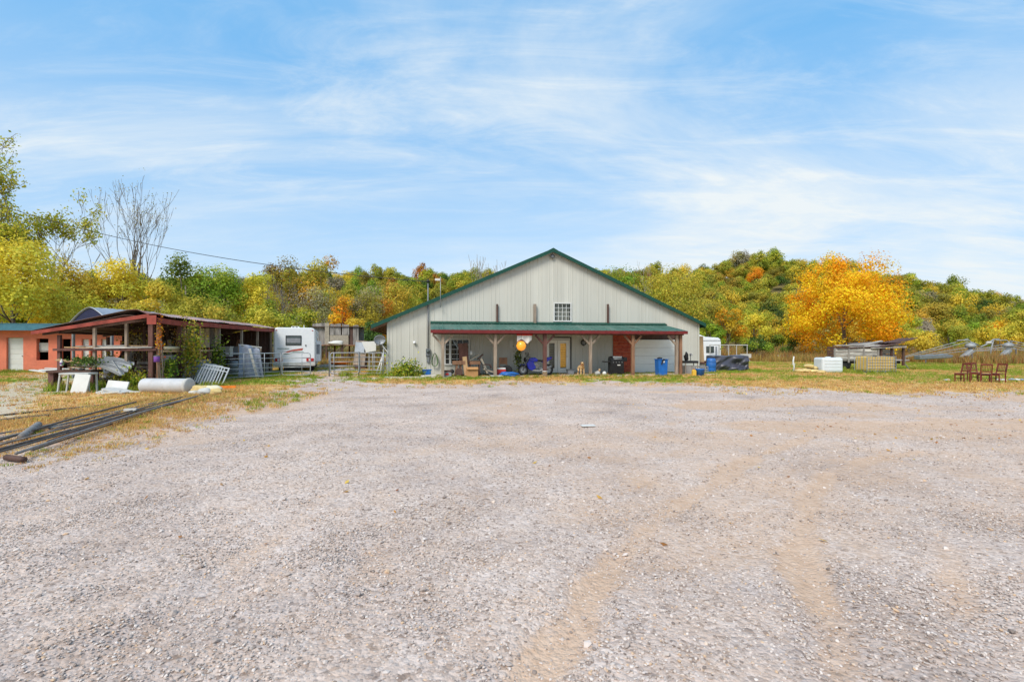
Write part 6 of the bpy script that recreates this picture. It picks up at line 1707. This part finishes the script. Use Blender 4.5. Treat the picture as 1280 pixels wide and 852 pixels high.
def dishf(u, v):
    a = u*2*math.pi; r_ = .31*v
    return (-.18+r_*math.cos(a), -.06-.10*(1-v*v)*-1, 1.96+r_*.86*math.sin(a))
b.grid(dishf, 24, 6); b.build('dish', M['galv_dark'], t, True, solid=.015)
b = MB(); b.tube([(-.16,.10,1.9),(-.02,.05,1.62),(.20,.0,1.35),(.30,.0,1.05)], .025, 8); b.build('arm', M['white'], t, True)
b = MB(); b.tube([(.02,.10,0),(.02,.10,1.66)], .03, 8); b.build('mast', M['galv'], t, True)
b = MB(); b.tube([(-.18,0,1.70),(-.18,-.30,1.80)], .012, 6); b.box((-.18,-.32,1.83),(.08,.07,.09)); b.build('feed_horn', M['galv_dark'], t)
for k, (px, tilt, lab) in enumerate(((472,.35,'white pole leaning inside the farm gate, the more tilted one'),(477,.12,'white pole leaning inside the farm gate, the more upright one'))):
    o = MB().tube([(0,0,0),(tilt,.3,1.2)], .045, 8).build('leaning_pole', M['white'], None, True); place(o, (gx(px-2,27.4),27.4,0)); tag(o, lab, 'pole')

# ------------------------------------------------------------------ pipes on the dry grass
def pipe(p0, p1, r, m, label, group=None, z=None, name='steel_pipe', ends=True, n=8, bend=0):
    r = r*.85
    a = fp(*p0); c = fp(*p1); z = z if z is not None else r
    a = Vector((*a, z)); c = Vector((*c, z)); d = c-a
    L_ = d.length; ang = math.degrees(math.atan2(d.y, d.x))
    b = MB(); b.tube([(L_*i/6, bend*math.sin(math.pi*i/6), 0) for i in range(7)], r, n)
    o = b.build(name, M[m], None, True); place(o, tuple(a), ang)
    return tag(o, label, 'pipe', group)
GP = 'dark pipes lying in the long bundle'; LP = 'long dark pipe in the loose bundle on the dry grass'
bundle = [((-30,574),(258,494),.026,'pipe_black'),((-20,566),(232,498),.020,'pipe_black'),((20,577),(246,500),.024,'pipe_grey'),((-40,560),(215,500),.024,'pipe_grey'),((0,556),(170,506),.024,'pipe_black'),((-30,583),(180,515),.018,'pipe_black'),((40,566),(262,492),.018,'pipe_black'),
 ((-30,569),(150,519),.018,'wood_old'),((60,560),(225,507),.02,'wood_dark'),((-10,562),(140,516),.016,'wood_brown'),((90,541),(250,497),.016,'wood_old')]
BL = ['black pipe reaching farthest in the pipe bundle','black pipe near the middle of the pipe bundle','grey pipe along the middle of the pipe bundle','grey pipe toward the back of the pipe bundle','black pipe at the back of the pipe bundle','thin black pipe at the front edge of the pipe bundle','thin black pipe crossing over the far end of the bundle','brownish pole low in the near half of the bundle','dark wooden pole in the middle of the bundle','thin brown pole at the left of the bundle','thin brownish pole at the far half of the bundle']
for k, (p0, p1, r, m) in enumerate(bundle): pipe(p0, p1, r, m, BL[k], GP, r+.025+.034*(k%3), bend=(.05+.03*(k%3))*(-1)**k)
GP2 = 'dark pipes lying behind the bundle'; LP2 = 'dark pipe lying apart behind the long bundle of pipes'
BL2 = ['thick black pipe at the left edge behind the pipe bundle','long black pipe farthest back of all the pipes','grey pipe just before the farthest black pipe','short black pipe right of the short thick grey pipe','thin grey pipe between the thick pipe and the bundle']
for k, (p0, p1, r, m) in enumerate((((-40,531),(66,520),.036,'pipe_black'),((-20,522),(138,506),.026,'pipe_black'),((16,523),(130,507),.02,'pipe_grey'),((66,528),(138,510),.022,'pipe_black'),((-30,548),(100,525),.02,'pipe_grey'))): pipe(p0, p1, r, m, BL2[k], GP2)
pipe((27,550),(48,534),.07,'pipe_grey','short thick grey pipe lying across the dry grass', name='short_pipe', n=14)
pipe((8,575),(30,578),.05,'wood_dark','short dark pipe stub at the near end of the bundle', name='short_pipe')
pipe((62,537),(140,524),.03,'pipe_grey','short grey pipe between the two pipe rows', name='short_pipe')
o = MB().box((0,0,.03),(.24,.10,.05),(0,0,20)).build('white_block', M['white']); place(o, (*fp(163,517),.07)); tag(o, 'small white block on the pipe bundle', 'block')
o = MB().box((0,0,.008),(.28,.14,.016),(0,0,10)).build('paper_scrap', M['white']); place(o, (*fp(735,532),0)); tag(o, 'white scrap of paper lying alone on the gravel', 'paper')

# ------------------------------------------------------------------ utility pole and wire
PXu, PYu, PZu = gx(-52,40), 40.0, 14.6
up = thing('utility_pole', 'wooden utility pole left of the orange building carrying the service wire', 'utility pole', (PXu,PYu,0))
b = MB(); b.tube([(0,0,0),(0,0,PZu+.4)], [.17,.11], 10); b.build('pole_shaft', M['wood_old'], up, True)
b = MB(); b.bx(-1.1,1.1,-.06,.06,PZu-.2,PZu-.06); b.build('cross_arm', M['wood_old'], up)
mt_ = hw(hs(535,.1), .1, hz_(535,352,.1))
a = Vector((PXu,PYu,PZu-.04)); c = Vector(mt_)
pts = [a.lerp(c, i/24) - Vector((0,0,1.15*4*(i/24)*(1-i/24))) for i in range(25)]
o = MB().tube([p-a for p in pts], .022, 6).build('service_wire', M['black']); o.location = a; tag(o, 'black service wire sagging from the left edge to the building', 'wire')
# ------------------------------------------------------------------ right side: camper, trailer, covered pile
CY = 38.0
cp_ = thing('travel_trailer', 'white travel trailer half hidden behind the right building corner', 'camper', (gx(901.5,CY),CY,0), 8)
b = MB(); b.prism([(0,.45),(0,1.9),(-.05,2.18),(-.22,2.30),(-1.3,2.36),(-2.0,2.62),(-5.0,2.62),(-5.2,.45)], 'y', 0, 2.2); b.build('body', M['white_gloss'], cp_, bevel=.06)
w = thing_part('window', cp_)
b = MB(); b.bx(-1.28,-.62,-.03,-.002,1.10,1.62); b.build('frame', M['black'], w, bevel=.02)
b = MB(); b.bx(-1.24,-.66,-.036,-.031,1.14,1.58); b.build('pane', M['window_glass'], w)
b = MB(); b.bx(-.97,-.93,-.04,-.0365,1.14,1.58); b.build('mullion', M['white'], w)
b = MB(); b.bx(-.50,-.36,-.02,-.002,.9,1.6); b.build('hatch', M['grey_plastic'], cp_)
b = MB(); b.bx(-.18,-.05,-.02,-.002,1.38,1.46); b.build('marker_light', M['black'], cp_)
b = MB(); b.bx(-5.1,-.02,-.015,-.003,2.05,2.09); b.build('trim_line', M['galv_dark'], cp_)
for x in (-2.6,-3.4):
    b = MB(); b.lathe([(.1,0),(.33,.0),(.35,.05),(.35,.17),(.33,.2),(.1,.2)], (x,.05,.35), 18, 'y'); b.build('wheel', M['rubber'], cp_, True)
b = MB(); b.bx(-5.0,-.1,.2,2.0,.3,.445); b.build('chassis', M['black'], cp_)
for x in (-.3,-4.8): b = MB(); b.bx(x-.05,x+.05,.3,.4,0,.3); b.build('jack', M['galv_dark'], cp_)

TY = 36.0
ut = thing('railed_trailer', 'pale metal railed trailer behind the covered pile', 'trailer', (gx(899,TY),TY,0), 6)
b = MB()
for z in (1.72,): b.bar((0,0,z),(2.25,0,z),.045); b.bar((0,1.4,z),(2.25,1.4,z),.045)
b.bar((0,0,1.72),(0,1.4,1.72),.07); b.bar((2.25,0,1.72),(2.25,1.4,1.72),.07)
b.build('top_rail', M['white_dull'], ut)
for x in (.03,.75,2.22):
    for y in (0,1.4): b = MB(); b.bar((x,y,.6),(x,y,1.69),.04); b.build('upright', M['white_dull'], ut)
b = MB(); b.bx(-.1,2.4,-.1,1.5,.5,.6); b.build('bed', M['wood_grey'], ut)
b = MB(); b.bx(1.6,2.45,-.16,-.11,.75,1.05); b.build('side_board', M['white_dull'], ut)
for x in (.8,1.5): b = MB(); b.lathe([(.1,-.1),(.28,-.1),(.3,-.06),(.3,.04),(.28,.08),(.1,.08)], (x,-.15,.3), 16, 'y'); b.build('wheel', M['rubber'], ut, True)
b = MB(); b.bx(.1,2.2,.2,1.2,.3,.5); b.build('chassis', M['galv_dark'], ut)

PY_ = 31.6
cv_ = thing('covered_pile', 'log pile under a wrinkled dark grey tarp', 'wood pile', (gx(893.5,PY_),PY_,0), 7)
def tarpf(u, v):
    x = 2.36*u; drop = v
    hang = .98 - .02*math.sin(u*7)
    low = .02 + .10*max(0,(u-.78))*4*1.2
    z = hang - (hang-low)*v
    sag = lambda c, w: math.exp(-((u-c-.10*(v-.4))/w)**2)
    fold = .09*math.sin(u*11+2.6*math.sin(v*3.0+u*2))*(.25+v) + .10*sag(.42,.10)*v - .12*sag(.68,.12)*math.sin(v*9) + .05*math.sin((u-.45)*14+v*11)*v*(1-v)*4 + .025*math.sin(u*37+v*19+3*math.sin(u*6))*v
    return (x+.03*math.sin(v*6+u*8), -.10*v+fold-.02, z)
b = MB(); b.grid(tarpf, 90, 40); b.build('tarp_front', M['tarp'], cv_, True, solid=.006)
b = MB(); b.grid(lambda u, v: (2.36*u, -.02+1.1*v, .98-.02*math.sin(u*7)*(1-v)+.05*math.sin(u*9)*math.sin(v*3.1)+.03*math.sin(u*25+v*9)*v), 40, 10); b.build('tarp_top', M['tarp'], cv_, True, solid=.006)
for sx in (0,2.36):
    b = MB(); b.grid(lambda u, v: (sx+.05*math.sin(u*9+v*4)*v, -.02+1.1*u, .97-.95*v), 14, 10); b.build('tarp_side', M['tarp'], cv_, True, solid=.006)
for k in range(8):
    for j in range(3):
        b = MB(); b.tube([(.15+k*.28+.12*(j%2),.12,.16+j*.27),(.15+k*.28+.12*(j%2),1.0,.16+j*.27)], .125, 9); b.build('log', M['wood_grey'], cv_)

# far clutter
t = thing('white_heap', 'white plastic covered heap far behind the covered pile', 'heap', (gx(951,55),55,0))
b = MB(); b.grid(lambda u, v: (-.85+1.7*u, -.6+1.2*v, .02+(1-abs(2*u-1)**1.5)*(1-abs(2*v-1)**1.8)*(.85+.12*math.sin(u*13+v*7))), 20, 14); b.build('cover', M['white'], t, True, solid=.01)
b = MB(); b.bx(-.5,.5,-.3,.3,0,.25); b.build('pallet', M['wood_grey'], t)
t = thing('white_trough', 'long white trough filled with scrap in the far grass', 'trough', (gx(979,54),54,0))
b = MB(); b.prism([(-1.0,0),(1.0,0),(1.12,.45),(-1.12,.45)], 'y', -.35, .35); b.build('trough_body', M['white_dull'], t, bevel=.03)
for k in range(7): b = MB(); b.blob((-.85+k*.28,0,.5), (.16,.2,.14), 50+k, .25, 10, 7); b.build('scrap', M[('galv_dark','white','wood_grey')[k%3]], t, True)
t = thing('white_stake', 'crooked white stake standing in the grass left of the yellow stones', 'stake', (gx(992,30.5),30.5,0))
b = MB(); b.tube([(0,0,0),(.03,0,.35),(-.03,0,.65),(.02,0,.98)], [.06,.045,.05,.035], 8); b.build('stake_body', M['white'], t, True)
b = MB(); b.bar((-.1,0,.5),(.1,0,.48),.04); b.build('cross_piece', M['white'], t)
k = 0
SP = [(1000,29.6,.34,.12),(1009,29.5,.40,.14),(1018,29.4,.40,.13),(1026,29.0,.34,.10),(1008,29.9,.34,.16),(1015,30.0,.36,.30),(1011,29.8,.30,.42)]
for px, Y, r_, h_ in SP:
    o = MB().blob((0,0,0), (r_,.26,.11), 60+k, .16, 16, 10).build('yellow_stone', M['stone_yellow'], None, True); place(o, (gx(px,Y),Y,h_-.02), k*20)
    tag(o, 'flat yellow stone in the heap left of the white tote', 'stone', 'yellow stones heaped by the tote'); k += 1

t = thing('white_tote', 'white rounded plastic tank standing in the grass', 'tank', (gx(1035,29.8),29.8,0), -3)
b = MB(); b.bx(-.62,.62,-.5,.5,.02,.92); b.build('tank_body', M['tote'], t, bevel=.11)
for k in range(4): b = MB(); b.bx(-.5,.5,-.512,-.495,.16+k*.19,.20+k*.19); b.build('rib', M['tote'], t, bevel=.006)
b = MB(); b.lathe([(.16,.92),(.16,.96),(.12,.97)], (0,0,0), 16); b.build('fill_cap', M['tote'], t, True)

ib = thing('caged_tote', 'yellowed tank inside a metal cage beside the plank trailer', 'tank', (gx(1093.5,29.4),29.4,0), 2)
b = MB(); b.bx(-.86,.86,-.5,.5,.12,1.0); b.build('tank_body', M['tote_aged'], ib, bevel=.07)
cage = thing_part('cage', ib)
for k in range(12):
    x = -.88+k*.16
    b = MB(); b.tube([(x,-.53,.1),(x,-.53,1.0)], .015, 6); b.build('cage_bar', M['galv'], cage)
for k in range(6):
    z = .14+k*.17
    b = MB(); b.tube([(-.89,-.545,z),(.89,-.545,z)], .015, 6); b.build('cage_bar', M['galv'], cage)
for sx in (-.9,.9):
    for k in range(5): b = MB(); b.tube([(sx,-.5+k*.25,.1),(sx,-.5+k*.25,1.0)], .015, 6); b.build('cage_bar', M['galv'], cage)
b = MB(); b.bx(-.88,.88,-.52,.52,0,.115); b.build('pallet', M['wood_grey'], ib)
b = MB(); b.lathe([(.12,1.0),(.12,1.04),(.08,1.05)], (0,0,0), 14); b.build('fill_cap', M['black'], ib, True)

# plank loaded wooden trailer
WY = 33.0
wt = thing('wooden_trailer', 'old grey wooden wagon bed with slatted sides', 'trailer', (gx(1042,WY),WY,0), 1)
b = MB(); b.bx(0,5.3,0,2.0,.62,.72); b.build('bed', M['wood_grey'], wt)
for k in range(3):
    b = MB(); b.bx(0,3.1,-.05,-.01,.74+k*.25,.95+k*.25); b.build('side_board', M['plank_grey'], wt)
for x in (.04,1.0,2.05,3.06): b = MB(); b.bx(x-.05,x+.05,-.10,-.052,.5,1.5); b.build('stake', M['wood_grey'], wt)
for k in range(2): b = MB(); b.bx(3.3,4.9,.8,.84,.72+k*.36,1.05+k*.36); b.build('side_board', M['plank_grey'], wt)
for x in (3.3,4.05,4.85): b = MB(); b.bx(x-.06,x+.06,-.06,.06,.3,1.62); b.build('stake', M['wood_dark'], wt)
for k in range(4): b = MB(); b.bx(.9,5.2,1.96,2.0,.74+k*.22,.93+k*.22); b.build('side_board', M['wood_dark'], wt)
for x in (1.0,4.2):
    for y in (-.0,1.8): b = MB(); b.lathe([(.1,-.1),(.34,-.1),(.36,-.05),(.36,.05),(.34,.1),(.1,.1)], (x,y+.25,.36), 18, 'y'); b.build('wheel', M['rubber'], wt, True)
b = MB(); b.bx(.2,5.0,.4,1.6,.42,.615); b.build('chassis', M['black'], wt)
b = MB(); b.tube([(4.95,.2,.6),(5.15,.1,.3),(5.3,0,0)], .03, 6); b.build('jack_leg', M['galv_dark'], wt)
for k in range(16):
    L_ = rnd.uniform(2.2,4.6); x0 = .0+rnd.uniform(0,5.9-L_); rise = rnd.uniform(0,.06)
    if k > 10: L_ = rnd.uniform(1.5,2.8); x0 = 2.4+rnd.uniform(0,.9); rise = rnd.uniform(.06,.20)
    o = MB().box((L_/2,0,0),(L_,rnd.uniform(.12,.22),.045),(rnd.uniform(-8,8),-math.degrees(math.atan(rise)),rnd.uniform(-6,6))).build('loose_plank', M[('plank_grey','wood_dark','white_dull','wood_grey')[k%4]])
    place(o, (gx(1042,WY)+x0, WY-.1+.14*k*.95, 1.53+.028*k*.8))
    tag(o, 'loose weathered plank piled on the wooden trailer', 'plank', 'planks piled on the wooden trailer')
o = MB().grid(lambda u, v: (1.6*u, 1.9*v, .30*u+.02*math.sin(v*30)), 8, 24).build('tin_sheet', M['wood_dark'], None, False, solid=.03); place(o, (gx(1100,WY), WY-.2, 1.58)); tag(o, 'dark sheet over the right end of the wooden trailer', 'sheet')
o = MB().grid(lambda u, v: (2.0*u, 1.6*v, .34*u*u+.02*math.sin(v*25)), 8, 24).build('tin_sheet', M['wood_dark'], None, False, solid=.03); place(o, (gx(1114,WY), WY+.2, 1.86)); tag(o, 'dark sheet sticking out past the wooden trailer end', 'sheet')

# ------------------------------------------------------------------ steel machines in the field
def machine(label, px, Y, s, arms, rz=0):
    t = thing('steel_machine', label, 'machine', (gx(px,Y),Y,0), rz)
    b = MB(); b.bx(-.45*s,.45*s,-.45*s,.45*s,0,.18); b.build('base', M['steel_pale'], t)
    b = MB(); b.tube([(0,0,.1),(0,0,2.35*s)], [.26*s,.17*s], 12); b.build('mast', M['steel_pale'], t, True)
    b = MB(); b.lathe([(.30,0),(.42,.08),(.42,.30),(.25,.45)], (0,0,1.75*s), 14); b.build('hub', M['steel_pale'], t, True)
    b = MB(); b.box((-.55*s,-.1,1.0*s),(1.5*s,.6*s,.42*s),(0,-38,0)); b.build('motor_housing', M['steel_pale'], t, bevel=.08)
    b = MB(); b.lathe([(.12,-.36),(.24,-.34),(.24,-.30)], (-1.02*s,-.1,.62*s), 14, 'y'); b.build('port', M['black'], t, True)
    b = MB(); b.tube([(-1.55*s,0,2.62*s),(-.2*s,0,2.64*s),(.0,0,2.5*s),(0,0,2.3*s)], .055*s, 8); b.build('top_arm', M['steel_pale'], t, True)
    b = MB(); b.tube([(.05,0,2.42*s),(.9*s,.2,2.22*s),(1.3*s,.3,2.0*s)], .06*s, 8); b.build('top_arm', M['steel_pale'], t, True)
    for k, (dx, dy, z0, z1, w_) in enumerate(arms):
        a = thing_part('lattice_arm', t)
        p0 = Vector((math.copysign(.2,dx), 0, z0)); p1 = Vector((dx, dy, z1))
        for off in (0, .32):
            b = MB(); b.bar(p0+Vector((0,0,off)), p1+Vector((0,0,off*.35)), w_, w_); b.build('chord', M['steel_pale'], a)
        n = max(3, int(abs(dx)/.8))
        for j in range(n):
            f0, f1 = j/n, (j+.5)/n
            q0 = p0.lerp(p1,f0); q1 = p0.lerp(p1,f1)+Vector((0,0,.32*(1-.65*f1)))
            b = MB(); b.bar(q0, q1, w_*.5); b.build('lacing', M['steel_pale'], a)
        if z1 < 1.2 or True:
            b = MB(); b.bar(p1+Vector((0,0,.05)), (p1.x,p1.y,0), .07); b.build('support_leg', M['galv_dark'], a)
    return t
machine('grey steel machine with mast and long lattice arms in the far weeds', 1213, 46, .84, [(-5.6,.8,2.05,.55,.05),(-4.8,-.6,1.2,.75,.045),(5.0,.6,1.15,1.35,.045)])
machine('second grey steel machine with mast at the right edge of the field', 1260, 50, .86, [(4.2,.3,1.9,1.5,.065),(-2.6,1.5,1.6,1.0,.05),(2.4,-1.2,1.5,.8,.05)], 4)
o = MB().prism([(-1.7,.40),(1.4,.55),(1.6,.8),(1.0,.92),(-1.7,.80)], 'y', -.35, .35).build('grey_hull', M['galv_dark'], None, bevel=.08); place(o, (gx(1168,44),44,0), 4); tag(o, 'long grey metal hull lying left of the steel machine', 'hull')
t = thing('steel_machine', 'small bent steel frame between the two steel machines', 'frame', (gx(1236,52),52,0))
b = MB(); b.tube([(-.9,0,1.55),(-.1,0,1.9),(.5,0,2.35),(1.1,0,2.4)], .08, 8); b.build('bent_arm', M['steel_pale'], t, True)
b = MB(); b.tube([(.1,0,0),(.25,0,1.3),(.5,0,2.3)], .06, 8); b.build('post', M['steel_pale'], t, True)
b = MB(); b.blob((0,0,2.0),(.3,.2,.18),3,.1); b.build('joint_cover', M['white_dull'], t, True)

# ------------------------------------------------------------------ red wooden chairs on the grass
def make_chair(label, px, Y, rz, s=.9, lean=12):
    t = thing('wooden_chair', label, 'chair', (gx(px,Y),Y,0), rz, 'red wooden chairs on the grass')
    t.scale = (s,s,s)
    # faces local -Y
    b = MB(); b.bx(-.22,.22,-.22,.20,.42,.455); b.build('seat', M['chair_wood'], t, bevel=.01)
    for sx in (-.20,.20):
        b = MB(); b.bx(sx-.02,sx+.02,-.21,-.17,0,.42); b.build('leg', M['chair_wood'], t)
        b = MB(); b.bar((sx,.19,0),(sx,.19,.44),.04); b.bar((sx,.19,.42),(sx,.32,.92),.04); b.build('leg', M['chair_wood'], t)
    b = MB(); b.bar((-.21,.315,.90),(.21,.315,.90),.03,.08); b.build('top_rail', M['chair_wood'], t)
    b = MB(); b.bar((-.18,.225,.55),(.18,.225,.55),.025,.05); b.build('lower_rail', M['chair_wood'], t)
    for k in range(6):
        x = -.15+k*.06
        b = MB(); b.bar((x,.228,.56),(x,.308,.87),.02,.012); b.build('slat', M['chair_wood'], t)
    for sx in (-.20,.20): b = MB(); b.bar((sx,-.18,.2),(sx,.18,.2),.025); b.build('stretcher', M['chair_wood'], t)
    b = MB(); b.bar((-.19,0,.2),(.19,0,.2),.025); b.build('stretcher', M['chair_wood'], t)
    b = MB(); b.bx(-.19,.19,-.205,-.175,.35,.42); b.build('apron', M['chair_wood'], t)
    return t
make_chair('red wooden slat back chair, leftmost of the four, turned left', 1203, 21.6, -78)
make_chair('red wooden chair standing behind, second from the left', 1218, 22.4, -20)
make_chair('red wooden slat back chair, third from the left, back toward the yard', 1231, 21.2, 148)
make_chair('red wooden slat back chair, rightmost of the four, turned left', 1247, 21.4, -80)
t = thing('white_scraps', 'heap of white and blue scraps in the grass right of the chairs', 'scraps', (gx(1264,22.2),22.2,0))
for k in range(8): b = MB(); b.blob((rnd.uniform(-.5,.5),rnd.uniform(-.2,.2),.06),(.12,.1,.05),70+k,.3,10,7); b.build('scrap', M['white' if k%3 else 'grey_blue'], t, True)
o = MB().blob((0,0,.04),(.13,.1,.05),81,.25).build('white_scrap', M['white_dull'], None, True); place(o, (gx(1184,22.3),22.3,0)); tag(o, 'small white scrap in the grass left of the chairs', 'scrap')
